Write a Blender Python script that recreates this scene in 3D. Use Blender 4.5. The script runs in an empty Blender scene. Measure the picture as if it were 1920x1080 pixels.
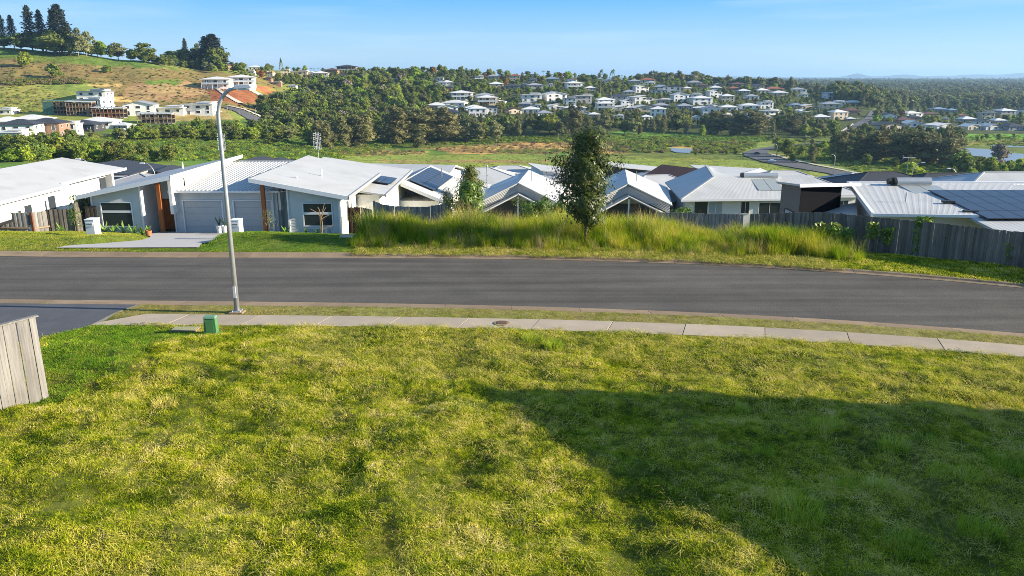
import bpy, bmesh, math, random
import numpy as np
from mathutils import Vector, noise as mnoise

SC = bpy.context.scene
COL = SC.collection
R = math.radians
# ---------------------------------------------------------------- camera, light, exposure
CAM_H = 8.0
PITCH = R(15.25)
FPX = 1460.0
cam_d = bpy.data.cameras.new("camera"); cam = bpy.data.objects.new("camera", cam_d); COL.objects.link(cam)
cam_d.sensor_width = 36.0; cam_d.lens = FPX / 1920 * 36.0
cam_d.clip_start = 0.1; cam_d.clip_end = 60000
cam.location = (0, 0, CAM_H); cam.rotation_euler = (R(90) - PITCH, 0, 0)
SC.camera = cam
SUN_EL = R(19.0); SUN_AZ = R(94.5)      # azimuth clockwise from +Y
world = bpy.data.worlds.new("World"); SC.world = world; world.use_nodes = True
wn = world.node_tree.nodes; wl = world.node_tree.links; wn.clear()
w_out = wn.new('ShaderNodeOutputWorld'); w_bg = wn.new('ShaderNodeBackground'); w_sky = wn.new('ShaderNodeTexSky')
w_sky.sky_type = 'NISHITA'; w_sky.sun_disc = False; w_sky.sun_elevation = SUN_EL; w_sky.sun_rotation = SUN_AZ
w_sky.air_density = 1.0; w_sky.dust_density = 0.0; w_sky.ozone_density = 4.0; w_sky.altitude = 50
w_bg.inputs['Strength'].default_value = 0.088
# thin streaks of high cloud low over the horizon
tc = wn.new('ShaderNodeTexCoord'); mp = wn.new('ShaderNodeMapping'); mp.inputs['Scale'].default_value = (1.2, 1.2, 16.0)
nz = wn.new('ShaderNodeTexNoise'); nz.inputs['Scale'].default_value = 2.2; nz.inputs['Detail'].default_value = 6
rp = wn.new('ShaderNodeValToRGB'); rp.color_ramp.elements[0].position = 0.50; rp.color_ramp.elements[0].color = (0, 0, 0, 1)
rp.color_ramp.elements[1].position = 0.82; rp.color_ramp.elements[1].color = (0.35, 0.35, 0.35, 1)
mx = wn.new('ShaderNodeMix'); mx.data_type = 'RGBA'; mx.inputs['B'].default_value = (4.6, 5.2, 6.0, 1)
hs = wn.new('ShaderNodeHueSaturation'); hs.inputs['Saturation'].default_value = 1.3; hs.inputs['Value'].default_value = 1.0
wl.new(tc.outputs['Generated'], mp.inputs['Vector']); wl.new(mp.outputs[0], nz.inputs['Vector']); wl.new(nz.outputs['Fac'], rp.inputs['Fac'])
wl.new(rp.outputs['Color'], mx.inputs['Factor']); wl.new(w_sky.outputs[0], hs.inputs['Color']); tint = wn.new('ShaderNodeMix'); tint.data_type = 'RGBA'; tint.blend_type = 'MULTIPLY'; tint.inputs['Factor'].default_value = 1.0; tint.inputs['B'].default_value = (.60, .85, 1.15, 1)
wl.new(hs.outputs[0], tint.inputs['A'])
sep = wn.new('ShaderNodeSeparateXYZ'); wl.new(tc.outputs['Generated'], sep.inputs[0])
gr = wn.new('ShaderNodeValToRGB'); cr = gr.color_ramp; [cr.elements.new(.5) for _ in range(3)]
for e, (p, q) in zip(cr.elements, ((0, (.43,.61,.78)), (.03, (.39,.59,.78)), (.09, (.125,.41,.82)), (.4, (.17,.33,.56)), (1, (.13,.25,.45)))): e.position = p; e.color = (*q, 1)
scl_ = wn.new('ShaderNodeMix'); scl_.data_type = 'RGBA'; scl_.blend_type = 'MULTIPLY'; scl_.inputs['Factor'].default_value = 1; scl_.inputs['B'].default_value = (6.1, 6.1, 6.1, 1)
mg = wn.new('ShaderNodeMix'); mg.data_type = 'RGBA'; mg.inputs['Factor'].default_value = .85
wl.new(sep.outputs['Z'], gr.inputs['Fac']); wl.new(gr.outputs['Color'], scl_.inputs['A']); wl.new(tint.outputs['Result'], mg.inputs['A']); wl.new(scl_.outputs['Result'], mg.inputs['B']); wl.new(mg.outputs['Result'], mx.inputs['A'])
wl.new(mx.outputs['Result'], w_bg.inputs['Color']); wl.new(w_bg.outputs[0], w_out.inputs[0])
sun_d = bpy.data.lights.new("sun", 'SUN'); sun = bpy.data.objects.new("sun", sun_d); COL.objects.link(sun)
sun_d.energy = 5.0; sun_d.angle = R(0.5); sun_d.color = (1.0, 0.87, 0.68)
sdir = Vector((math.sin(SUN_AZ) * math.cos(SUN_EL), math.cos(SUN_AZ) * math.cos(SUN_EL), math.sin(SUN_EL)))
sun.rotation_euler = sdir.to_track_quat('Z', 'Y').to_euler()
SC.view_settings.view_transform = 'Standard'; SC.view_settings.look = 'None'; SC.view_settings.exposure = 1.27
SC.view_settings.gamma = 1.0; SC.view_settings.use_curve_mapping = False
try:
    SC.cycles.max_bounces = 6; SC.cycles.diffuse_bounces = 2; SC.cycles.transmission_bounces = 3
    SC.cycles.use_denoising = True; SC.cycles.denoising_input_passes = 'RGB_ALBEDO_NORMAL'; SC.cycles.denoising_prefilter = 'NONE'; SC.cycles.filter_width = 0.9
    SC.cycles.sample_clamp_indirect = 1.2; SC.cycles.sample_clamp_direct = 12.0; SC.cycles.use_adaptive_sampling = False
    SC.cycles.transparent_max_bounces = 6; SC.cycles.volume_bounces = 0
except Exception: pass

rng = np.random.default_rng(7); random.seed(7)
CO, SI = math.cos(PITCH), math.sin(PITCH)

# ---------------------------------------------------------------- measuring helpers
def ray(px, py):
    u = (px - 960) / FPX; v = (540 - py) / FPX
    return u, CO + v * SI, -SI + v * CO
def on_z(px, py, z):
    u, fy, fz = ray(px, py); t = (z - CAM_H) / fz
    return Vector((u * t, fy * t, z))
def on_y(px, py, y):
    u, fy, fz = ray(px, py); t = y / fy
    return Vector((u * t, y, CAM_H + fz * t))
def x_at(px, y, z):
    return (px - 960) / FPX * (y * CO + (CAM_H - z) * SI)

# ---------------------------------------------------------------- terrain function
def A(py, d):  # height of the ray through image row py at distance d
    return CAM_H + d * math.tan(math.atan((540 - py) / FPX) - PITCH)
START = [(50, -2.3), (62, -4.4), (70, -5.8), (90, -8), (120, -10.5), (160, -14)]
def col(*pts): return START + [p for p in pts]
TABLE = {
 -400: col((250,-20),(380,-18),(530,A(200,530)),(600,A(145,600)),(700,A(80,700)),(800,45),(1500,30),(2500,-20),(30000,-38)),
 0:   col((250,-20),(300,-22),(360,-21.5),(420,-19.5),(530,A(214,530)),(600,A(160,600)),(660,A(118,660)),(720,A(87,720)),(800,32),(1200,10),(2500,-25),(30000,-38)),
 120: col((250,-22),(300,-24),(400,-22),(460,A(243,460)),(530,A(214,530)),(600,A(168,600)),(660,A(128,660)),(720,A(95,720)),(800,28),(1200,10),(2500,-25),(30000,-38)),
 250: col((250,-22),(400,-28),(460,A(246,460)),(530,A(222,530)),(600,A(180,600)),(660,A(143,660)),(720,A(112,720)),(800,22),(1200,5),(2500,-28),(30000,-38)),
 400: col((250,-24),(400,-31),(480,-29),(540,A(230,540)),(600,A(190,600)),(660,A(164,660)),(720,A(138,720)),(790,A(124,790)),(900,17),(1300,0),(2500,-32),(30000,-38)),
 600: col((250,-26),(400,-33),(500,-35),(560,A(262,560)),(640,A(225,640)),(740,A(185,740)),(820,A(150,820)),(900,A(134,900)),(1000,12),(1400,-10),(2500,-36),(30000,-38)),
 800: col((250,-27),(380,-36),(540,-38),(620,A(243,620)),(720,A(208,720)),(820,A(174,820)),(920,A(144,920)),(980,A(134,980)),(1100,12),(1500,-15),(2500,-38),(30000,-38)),
 1000:col((250,-27),(370,-38),(560,-38),(640,A(240,640)),(740,A(212,740)),(840,A(180,840)),(940,A(155,940)),(1040,A(142,1040)),(1120,7),(1500,-20),(2500,-38),(30000,-38)),
 1200:col((250,-27),(370,-38),(620,-38),(690,A(237,690)),(780,A(212,780)),(880,A(184,880)),(980,A(163,980)),(1060,A(150,1060)),(1150,0),(1500,-25),(2500,-38),(30000,-38)),
 1400:col((250,-27),(370,-38),(660,-38),(730,A(233,730)),(800,A(214,800)),(900,A(190,900)),(1000,A(172,1000)),(1100,A(162,1100)),(1200,-10),(1600,-30),(2500,-38),(30000,-38)),
 1600:col((250,-27),(370,-38),(720,-38),(780,A(226,780)),(870,A(205,870)),(960,A(187,960)),(1040,A(178,1040)),(1120,-20),(1500,-35),(2500,-38),(30000,-38)),
 1750:col((250,-27),(370,-38),(900,-37),(1100,-37),(2500,-38),(30000,-38)),
 2400:col((250,-27),(370,-38),(900,-38),(2500,-38),(30000,-38)),
}
TPX = np.array(sorted(TABLE)); LD = np.linspace(math.log(50), math.log(30000), 900)
TZ = np.array([np.interp(LD, np.log([p[0] for p in TABLE[k]]), [p[1] for p in TABLE[k]]) for k in TPX])
# smooth along distance
ker = np.hanning(13); ker /= ker.sum()
TZ = np.array([np.convolve(np.pad(r, 6, mode='edge'), ker, mode='valid') for r in TZ])
_ph = rng.uniform(0, 6.28, (24, 2)); _k = rng.normal(0, 1, (24, 2))
def wob(x, y, L):   # smooth pseudo-noise, about -1..1, wavelength L
    s = 0
    for i in range(8):
        s = s + np.sin((x * _k[i, 0] + y * _k[i, 1]) * 6.28 / L * 0.7 + _ph[i, 0])
    return s / 3.0
def far_h(x, y):
    x = np.asarray(x, float); y = np.asarray(y, float)
    yy = np.maximum(y, 50.0); px = np.clip(960 + FPX * x / (yy * CO), TPX[0], TPX[-1])
    l = np.clip(np.log(yy), LD[0], LD[-1]); fi = (l - LD[0]) / (LD[1] - LD[0]); i = np.clip(fi.astype(int), 0, len(LD) - 2); f = fi - i
    c = np.clip(np.searchsorted(TPX, px, side='right') - 1, 0, len(TPX) - 2)
    g = (px - TPX[c]) / (TPX[c + 1] - TPX[c]); g = g * g * (3 - 2 * g)
    z0 = TZ[c, i] * (1 - f) + TZ[c, i + 1] * f; z1 = TZ[c + 1, i] * (1 - f) + TZ[c + 1, i + 1] * f
    z = z0 * (1 - g) + z1 * g
    amp = np.clip((yy - 150) / 300, 0, 1)
    z = z + amp * (wob(x, y, 60) * 0.25) * (z > -37.2) + np.clip((yy - 1300) / 1500, 0, 1) * (wob(x, y, 700) * 3 + wob(x, y, 160) * 3.5 + 6)
    return z
# the street: curves y(x) traced from the photograph
def curve(pts, z=0.1):
    q = np.array([on_z(a, b, z)[:2] for a, b in pts]); c = np.polyfit(q[:, 0], q[:, 1], 3)
    lo, hi = q[:, 0].min(), q[:, 0].max()
    def f(x):
        x = np.asarray(x, float); xc = np.clip(x, lo, hi); d = np.polyder(c)
        return np.polyval(c, xc) + np.polyval(d, xc) * (x - xc)
    return f
yPathN = curve([(170,609.5),(340,611),(880,615.7),(1120,622),(1280,629),(1482,639),(1609,646.7),(1798,661),(1920,669)])
yPathF = curve([(215,588),(340,589.5),(600,592),(880,598),(1120,602),(1280,608),(1464,614.7),(1584,623.5),(1775,638),(1920,647)])
yKNb = curve([(0,568.5),(258,571),(450,573.5),(880,578.5),(1250,588.5),(1420,597),(1580,609),(1750,620),(1920,630.5)])
yKNf = curve([(0,561),(258,564),(450,567),(880,571.5),(1250,582),(1420,591.5),(1580,603),(1750,614.5),(1920,624)], 0)
yKFf = curve([(0,480.5),(400,483),(860,485.7),(1220,492.7),(1390,499),(1540,510),(1730,523),(1920,540.5)], 0)
yKFb = curve([(0,470),(400,472),(860,475.5),(1220,483),(1390,490),(1540,500.5),(1730,513.5),(1920,531.5)])
def near_h(x, y):
    """ground surface beside the street (grass level), not counting the road bed"""
    x = np.asarray(x, float); y = np.asarray(y, float)
    z = np.full(np.broadcast(x, y).shape, 0.10)
    s = np.maximum(y - (yKFb(x) + 2.9), 0)
    z = z - 0.205 * s * s / (s + 1.7) - np.where(s > 14, (s - 14) * 0.08, 0)
    lot = np.clip((yPathN(x) - 0.6 - y) / 2.5, 0, 1)
    z = z + lot * (0.06 * wob(x, y, 3.1) + 0.055 * wob(y, x, 1.35) + 0.035 * wob(x + 3, y + 7, .95) + 0.12 * wob(x, y, 9)) + lot * 0.04
    v = np.clip((y - yKFb(x) - .5) / 2, 0, 1)
    z = z + v * 0.06 * wob(x + 5, y, 4)
    # lawn hump at the duplex
    z = z + 0.22 * np.exp(-((x + 14) / 5.0) ** 2 - ((y - 39.5) / 2.2) ** 2)
    # the driveway of the duplex is cut evenly into the slope
    yy = np.clip(y, 36, 51); xl = np.interp(yy, DWY, DWLX); xr = np.interp(yy, DWY, DWRX)
    out = np.maximum(np.maximum(xl - .15 - x, x - xr - .15), 0); w = np.clip(1 - out / .8, 0, 1) * ((y > 36.2) & (y < 51.5)); lin = np.where(y < 51, .1 - (y - 36.6).clip(0, 99) * .15, -2.05)
    w = w * w * (3 - 2 * w); z = z * (1 - w) + lin * w
    return z
DWY = [36, 38.2, 41, 44, 47.5, 51]; DWLX = [-21.5, -20.5, -19.9, -20.8, -22.5, -23.4]; DWRX = [-14.8, -15.5, -15.8, -15.9, -15.6, -15.2]
def ground(x, y):
    x = np.asarray(x, float); y = np.asarray(y, float)
    f = np.clip((y - 58) / 6, 0, 1)
    g = np.maximum(near_h(x, y), far_h(x, y) - 3) * (1 - f) + far_h(x, y) * f
    return g
def gz(x, y): return float(ground(np.array([x]), np.array([y]))[0])
def project(x, y, z):
    t = y * CO + (CAM_H - z) * SI; t = np.maximum(t, 0.01)
    v = (y * SI - (CAM_H - z) * CO) / t
    return 960 + FPX * x / t, 540 - FPX * v
_D = np.exp(np.linspace(math.log(52), math.log(15000), 1500))
def hit(px, py):
    """the point of the land that image position shows (None above the skyline)"""
    u, fy, fz = ray(px, py); t = _D / fy; x = u * t; z = CAM_H + fz * t
    h = ground(x, _D); k = np.nonzero(z < h)[0]
    if len(k) == 0: return None
    k = k[0]; return Vector((float(x[k]), float(_D[k]), float(h[k])))

# ---------------------------------------------------------------- materials
MATS = {}
def mat(name, rgb, rough=0.8, var=0.0, nscale=3.0, bump=0.0, bscale=20.0, metal=0.0, rnd=0.0, spec=0.3, stretch=None, dirt=None):
    if name in MATS: return MATS[name]
    m = bpy.data.materials.new(name); m.use_nodes = True; nt = m.node_tree; n = nt.nodes; l = nt.links
    b = n['Principled BSDF']; b.inputs['Roughness'].default_value = rough; b.inputs['Metallic'].default_value = metal
    b.inputs['Specular IOR Level'].default_value = spec
    tcn = n.new('ShaderNodeTexCoord'); src = tcn.outputs['Object']
    if stretch:
        mpn = n.new('ShaderNodeMapping'); mpn.inputs['Scale'].default_value = stretch; l.new(src, mpn.inputs['Vector']); src = mpn.outputs[0]
    c = None
    rgbn = n.new('ShaderNodeRGB'); rgbn.outputs[0].default_value = (*rgb, 1); c = rgbn.outputs[0]
    if var > 0:
        t = n.new('ShaderNodeTexNoise'); t.inputs['Scale'].default_value = nscale; t.inputs['Detail'].default_value = 8; t.inputs['Roughness'].default_value = .65
        l.new(src, t.inputs['Vector'])
        mr = n.new('ShaderNodeMapRange'); mr.inputs['From Min'].default_value = .3; mr.inputs['From Max'].default_value = .7
        mr.inputs['To Min'].default_value = 1 - var; mr.inputs['To Max'].default_value = 1 + var
        l.new(t.outputs['Fac'], mr.inputs['Value'])
        h = n.new('ShaderNodeHueSaturation'); l.new(mr.outputs[0], h.inputs['Value']); l.new(c, h.inputs['Color']); c = h.outputs[0]
    if dirt:
        t2 = n.new('ShaderNodeTexNoise'); t2.inputs['Scale'].default_value = dirt[1]; t2.inputs['Detail'].default_value = 5; l.new(tcn.outputs['Object'], t2.inputs['Vector'])
        m2 = n.new('ShaderNodeMapRange'); m2.inputs['From Min'].default_value = .5; m2.inputs['From Max'].default_value = .72; m2.inputs['To Max'].default_value = dirt[2]
        l.new(t2.outputs['Fac'], m2.inputs['Value'])
        mm = n.new('ShaderNodeMix'); mm.data_type = 'RGBA'; mm.inputs['B'].default_value = (*dirt[0], 1); l.new(m2.outputs[0], mm.inputs['Factor']); l.new(c, mm.inputs['A']); c = mm.outputs['Result']
    if rnd > 0:
        oi = n.new('ShaderNodeObjectInfo'); m3 = n.new('ShaderNodeMapRange'); m3.inputs['To Min'].default_value = 1 - rnd; m3.inputs['To Max'].default_value = 1 + rnd
        l.new(oi.outputs['Random'], m3.inputs['Value']); h2 = n.new('ShaderNodeHueSaturation'); l.new(m3.outputs[0], h2.inputs['Value']); l.new(c, h2.inputs['Color']); c = h2.outputs[0]
    l.new(c, b.inputs['Base Color'])
    if bump > 0:
        t3 = n.new('ShaderNodeTexNoise'); t3.inputs['Scale'].default_value = bscale; t3.inputs['Detail'].default_value = 8; l.new(src, t3.inputs['Vector'])
        bp = n.new('ShaderNodeBump'); bp.inputs['Strength'].default_value = bump; bp.inputs['Distance'].default_value = .05
        l.new(t3.outputs['Fac'], bp.inputs['Height']); l.new(bp.outputs[0], b.inputs['Normal'])
    MATS[name] = m; return m

def leaf_mat(name, c1, c2, trans=0.25, rough=0.6, rnd=0.25, wscale=0.5, hue=0.02, spec=.25):
    """foliage: two tones mixed by noise over the world, a tint per plant, some light let through"""
    m = bpy.data.materials.new(name); m.use_nodes = True; nt = m.node_tree; n = nt.nodes; l = nt.links; n.clear()
    out = n.new('ShaderNodeOutputMaterial'); b = n.new('ShaderNodeBsdfPrincipled'); tr = n.new('ShaderNodeBsdfTranslucent'); ms = n.new('ShaderNodeMixShader')
    b.inputs['Roughness'].default_value = rough; b.inputs['Specular IOR Level'].default_value = spec; ms.inputs[0].default_value = trans
    ge = n.new('ShaderNodeNewGeometry'); t = n.new('ShaderNodeTexNoise'); t.inputs['Scale'].default_value = wscale; t.inputs['Detail'].default_value = 6; t.inputs['Roughness'].default_value = .7
    l.new(ge.outputs['Position'], t.inputs['Vector'])
    rp = n.new('ShaderNodeValToRGB'); rp.color_ramp.elements[0].position = .36; rp.color_ramp.elements[1].position = .64
    rp.color_ramp.elements[0].color = (*c1, 1); rp.color_ramp.elements[1].color = (*c2, 1); l.new(t.outputs['Fac'], rp.inputs[0])
    oi = n.new('ShaderNodeObjectInfo'); mr = n.new('ShaderNodeMapRange'); mr.inputs['To Min'].default_value = 1 - rnd; mr.inputs['To Max'].default_value = 1 + rnd
    l.new(oi.outputs['Random'], mr.inputs['Value'])
    m4 = n.new('ShaderNodeMath'); m4.operation = 'MULTIPLY'; m4.inputs[1].default_value = 7.31; fr = n.new('ShaderNodeMath'); fr.operation = 'FRACT'
    l.new(oi.outputs['Random'], m4.inputs[0]); l.new(m4.outputs[0], fr.inputs[0])
    mh = n.new('ShaderNodeMapRange'); mh.inputs['To Min'].default_value = .5 - hue; mh.inputs['To Max'].default_value = .5 + hue; l.new(fr.outputs[0], mh.inputs['Value'])
    h = n.new('ShaderNodeHueSaturation'); l.new(mr.outputs[0], h.inputs['Value']); l.new(mh.outputs[0], h.inputs['Hue']); l.new(rp.outputs[0], h.inputs['Color'])
    l.new(h.outputs[0], b.inputs['Base Color']); l.new(h.outputs[0], tr.inputs['Color'])
    l.new(b.outputs[0], ms.inputs[1]); l.new(tr.outputs[0], ms.inputs[2]); l.new(ms.outputs[0], out.inputs[0])
    MATS[name] = m; return m

def grass_mat(name, stops, s1=0.35, s2=2.5, trans=.3, rnd=.35):
    """blades: colour follows patches over the ground (two noise sizes) with a tint per tuft"""
    m = bpy.data.materials.new(name); m.use_nodes = True; nt = m.node_tree; n = nt.nodes; l = nt.links; n.clear()
    out = n.new('ShaderNodeOutputMaterial'); b = n.new('ShaderNodeBsdfPrincipled'); tr = n.new('ShaderNodeBsdfTranslucent'); ms = n.new('ShaderNodeMixShader')
    b.inputs['Roughness'].default_value = .7; b.inputs['Specular IOR Level'].default_value = .08; ms.inputs[0].default_value = trans
    ge = n.new('ShaderNodeNewGeometry'); sep = n.new('ShaderNodeVectorMath'); sep.operation = 'MULTIPLY'; sep.inputs[1].default_value = (1, 1, 0); l.new(ge.outputs['Position'], sep.inputs[0])
    a = n.new('ShaderNodeTexNoise'); a.inputs['Scale'].default_value = s1; a.inputs['Detail'].default_value = 3
    c = n.new('ShaderNodeTexNoise'); c.inputs['Scale'].default_value = s2; c.inputs['Detail'].default_value = 3
    l.new(sep.outputs[0], a.inputs['Vector']); l.new(sep.outputs[0], c.inputs['Vector'])
    oi = n.new('ShaderNodeObjectInfo')
    m1 = n.new('ShaderNodeMath'); m1.operation = 'MULTIPLY_ADD'; m1.inputs[1].default_value = .9; l.new(c.outputs['Fac'], m1.inputs[0]); l.new(a.outputs['Fac'], m1.inputs[2])
    m2 = n.new('ShaderNodeMath'); m2.operation = 'MULTIPLY_ADD'; m2.inputs[1].default_value = rnd; l.new(oi.outputs['Random'], m2.inputs[0]); l.new(m1.outputs[0], m2.inputs[2])
    mr = n.new('ShaderNodeMapRange'); mr.inputs['From Min'].default_value = .72 + rnd * .2; mr.inputs['From Max'].default_value = 1.18 + rnd * .8; l.new(m2.outputs[0], mr.inputs['Value'])
    rp = n.new('ShaderNodeValToRGB'); cr = rp.color_ramp
    while len(cr.elements) < len(stops): cr.elements.new(.5)
    for e, (p, q) in zip(cr.elements, stops): e.position = p; e.color = (*q, 1)
    l.new(mr.outputs[0], rp.inputs[0]); l.new(rp.outputs[0], b.inputs['Base Color']); l.new(rp.outputs[0], tr.inputs['Color'])
    l.new(b.outputs[0], ms.inputs[1]); l.new(tr.outputs[0], ms.inputs[2]); l.new(ms.outputs[0], out.inputs[0])
    MATS[name] = m; return m

white_paint = mat('white paint', (.78, .78, .76), .55, .04, 2, dirt=((.45,.43,.38), 1.2, .25))
grey_board = mat('pale grey weatherboard', (.60, .61, .60), .6, .05, 2)
pale_board = mat('pale weatherboard', (.66, .67, .66), .6, .04, 2)  # slightly paler boards for return, porch and core walls
roof_metal = mat('pale roof steel', (.45, .46, .46), .55, .05, .8, spec=.3, dirt=((.30,.30,.285), .5, .35))
roof_grey = mat('mid grey roof', (.30, .31, .33), .5, .07, .8, spec=.4)
roof_dark = mat('charcoal roof', (.045, .048, .055), .6, .1, 1, bump=.2, bscale=6)
roof_brown = mat('brown tiled roof', (.12, .06, .045), .7, .2, 1.5, bump=.4, bscale=6)
roof_red = mat('terracotta tiled roof', (.30, .11, .06), .7, .2, 1.5, bump=.4, bscale=6)
roof_blue = mat('blue grey roof', (.20, .27, .34), .5, .1, 1)
far_roof = mat('weathered far roof', (.64,.64,.62), .6, .08, .3)
far_white = mat('far white wall', (.80, .79, .75), .7, .05, .5)
far_cream = mat('far cream wall', (.60, .50, .36), .7, .05, .5)
far_grey = mat('far grey wall', (.33, .33, .33), .7, .05, .5)
far_dark = mat('dark render wall', (.05, .05, .055), .7, .1, .5)
far_brick = mat('brown brick wall', (.30, .18, .12), .8, .1, 1)
trim_white = mat('white trim', (.76, .77, .78), .4)
door_grey = mat('grey garage door', (.50, .50, .49), .45, .03, 3)
glass = mat('window glass', (.035, .045, .055), .12, 0, spec=.6)
glass_blind = mat('window with pale blind', (.38, .45, .50), .25, .05, 4, spec=.5)
timber_orange = mat('oiled timber post', (.33, .105, .03), .5, .15, 3, stretch=(8, 8, .6))
timber_dark = mat('dark oiled timber', (.13, .045, .02), .5, .2, 3, stretch=(8, 8, .6))
black_wall = mat('black cladding', (.012, .012, .014), 1.0, .1, 1, spec=0)
brick_grey = mat('grey brick face', (.17, .15, .135), .85, .15, 6, bump=.3, bscale=14)
paling = mat('weathered grey paling', (.25, .24, .225), .85, .28, 2.5, bump=.3, bscale=30, rnd=.28, stretch=(9, 9, .5), dirt=((.12,.11,.09), .9, .5))
paling_dark = mat('old dark paling', (.175, .155, .13), .9, .35, 2.5, bump=.3, bscale=30, rnd=.35, stretch=(9, 9, .5), dirt=((.07,.065,.055), .9, .6))
rail_mat = mat('fence rail timber', (.30, .22, .15), .85, .25, 3, rnd=.15)
rust_post = mat('red brown gate post', (.16, .06, .035), .8, .2, 3)
concrete = mat('footpath concrete', (.37, .31, .235), .9, .10, 1.3, bump=.15, bscale=60, rnd=.10, dirt=((.27,.245,.20), .45, .5))
concrete_new = mat('pale driveway concrete', (.42, .41, .395), .9, .05, 1, bump=.1, bscale=60)
concrete_kerb = mat('kerb concrete', (.25, .185, .12), .9, .16, 1.5, bump=.2, bscale=60, rnd=.12, dirt=((.22,.15,.10), .6, .6))
concrete_dark = mat('dark exposed driveway', (.085, .09, .10), .85, .15, 1.2, bump=.2, bscale=90)
galv = mat('galvanised steel', (.44, .46, .48), .42, .12, 1.5, metal=.55, stretch=(6,6,1))
lamp_grey = mat('lamp housing', (.62, .63, .64), .4)
green_box = mat('green pillar paint', (.07, .20, .075), .5, .12, 3, dirt=((.12,.22,.10), 2, .5))
terracotta = mat('terracotta pot', (.45, .17, .08), .8)
steel_tank = mat('brushed steel tank', (.50, .51, .50), .35, .05, 3, metal=.6)
black_plastic = mat('black plastic', (.02, .02, .02), .5)
trunk_mat = mat('bark', (.16, .12, .085), .9, .3, 3, bump=.5, bscale=12, stretch=(4, 4, .8))
trunk_pale = mat('pale bark', (.34, .28, .20), .9, .3, 3, bump=.4, bscale=12)
red_dirt = mat('red dirt', (.26, .10, .055), .95, .2, .3)
scaffold = mat('scaffold timber', (.34, .24, .15), .9, .3, 1)
scaffold_orange = mat('orange formwork', (.45, .16, .06), .9, .3, 1)
mesh_green = mat('green debris mesh', (.06, .14, .12), .9, .3, 1)
orange_door = mat('orange timber garage door', (.50, .20, .04), .5, .1, 1)
car_white = mat('white car paint', (.75, .76, .78), .25, spec=.6)
car_dark = mat('dark car paint', (.03, .032, .036), .3, spec=.6)
tyre = mat('tyre', (.015, .015, .015), .9)
yellow_sign = mat('yellow sign', (.8, .45, .02), .5)
red_lens = mat('red tail lamp', (.5, .02, .015), .3)

def asphalt_mat():
    m = mat('asphalt', (.088, .081, .070), .88, .16, .55, bump=.35, bscale=140, dirt=((.055,.052,.050), .16, .5))
    nt = m.node_tree; n = nt.nodes; l = nt.links; b = n['Principled BSDF']
    src = b.inputs['Base Color'].links[0].from_socket
    tcn = n.new('ShaderNodeTexCoord')
    t = n.new('ShaderNodeTexNoise'); t.inputs['Scale'].default_value = 38; t.inputs['Detail'].default_value = 3; l.new(tcn.outputs['Object'], t.inputs['Vector'])
    mp_ = n.new('ShaderNodeMapping'); mp_.inputs['Scale'].default_value = (.05, .9, 1); l.new(tcn.outputs['Object'], mp_.inputs['Vector'])
    s = n.new('ShaderNodeTexNoise'); s.inputs['Scale'].default_value = 1.6; s.inputs['Detail'].default_value = 5; l.new(mp_.outputs[0], s.inputs['Vector'])
    mu = n.new('ShaderNodeMath'); mu.operation = 'MULTIPLY'; l.new(t.outputs['Fac'], mu.inputs[0]); l.new(s.outputs['Fac'], mu.inputs[1])
    mr = n.new('ShaderNodeMapRange'); mr.inputs['From Min'].default_value = .12; mr.inputs['From Max'].default_value = .40; mr.inputs['To Min'].default_value = .62; mr.inputs['To Max'].default_value = 1.5
    l.new(mu.outputs[0], mr.inputs['Value'])
    h = n.new('ShaderNodeHueSaturation'); l.new(mr.outputs[0], h.inputs['Value']); l.new(src, h.inputs['Color']); l.new(h.outputs[0], b.inputs['Base Color'])
    return m
asphalt = asphalt_mat()

def solar_mat():
    m = mat('solar glass', (.02, .028, .045), .18, spec=.6); nt = m.node_tree; n = nt.nodes; l = nt.links; b = n['Principled BSDF']
    tcn = n.new('ShaderNodeTexCoord'); br = n.new('ShaderNodeTexBrick'); br.offset = 0; br.inputs['Scale'].default_value = 1
    br.inputs['Brick Width'].default_value = .1667; br.inputs['Row Height'].default_value = .1; br.inputs['Mortar Size'].default_value = .004
    br.inputs['Color1'].default_value = (.018, .026, .045, 1); br.inputs['Color2'].default_value = (.024, .032, .055, 1); br.inputs['Mortar'].default_value = (.14, .16, .2, 1)
    l.new(tcn.outputs['UV'], br.inputs['Vector']); l.new(br.outputs['Color'], b.inputs['Base Color'])
    return m
solar = solar_mat(); solar.node_tree.nodes['Principled BSDF'].inputs['Specular IOR Level'].default_value = .3; solar.node_tree.nodes['Principled BSDF'].inputs['Roughness'].default_value = .3

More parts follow.
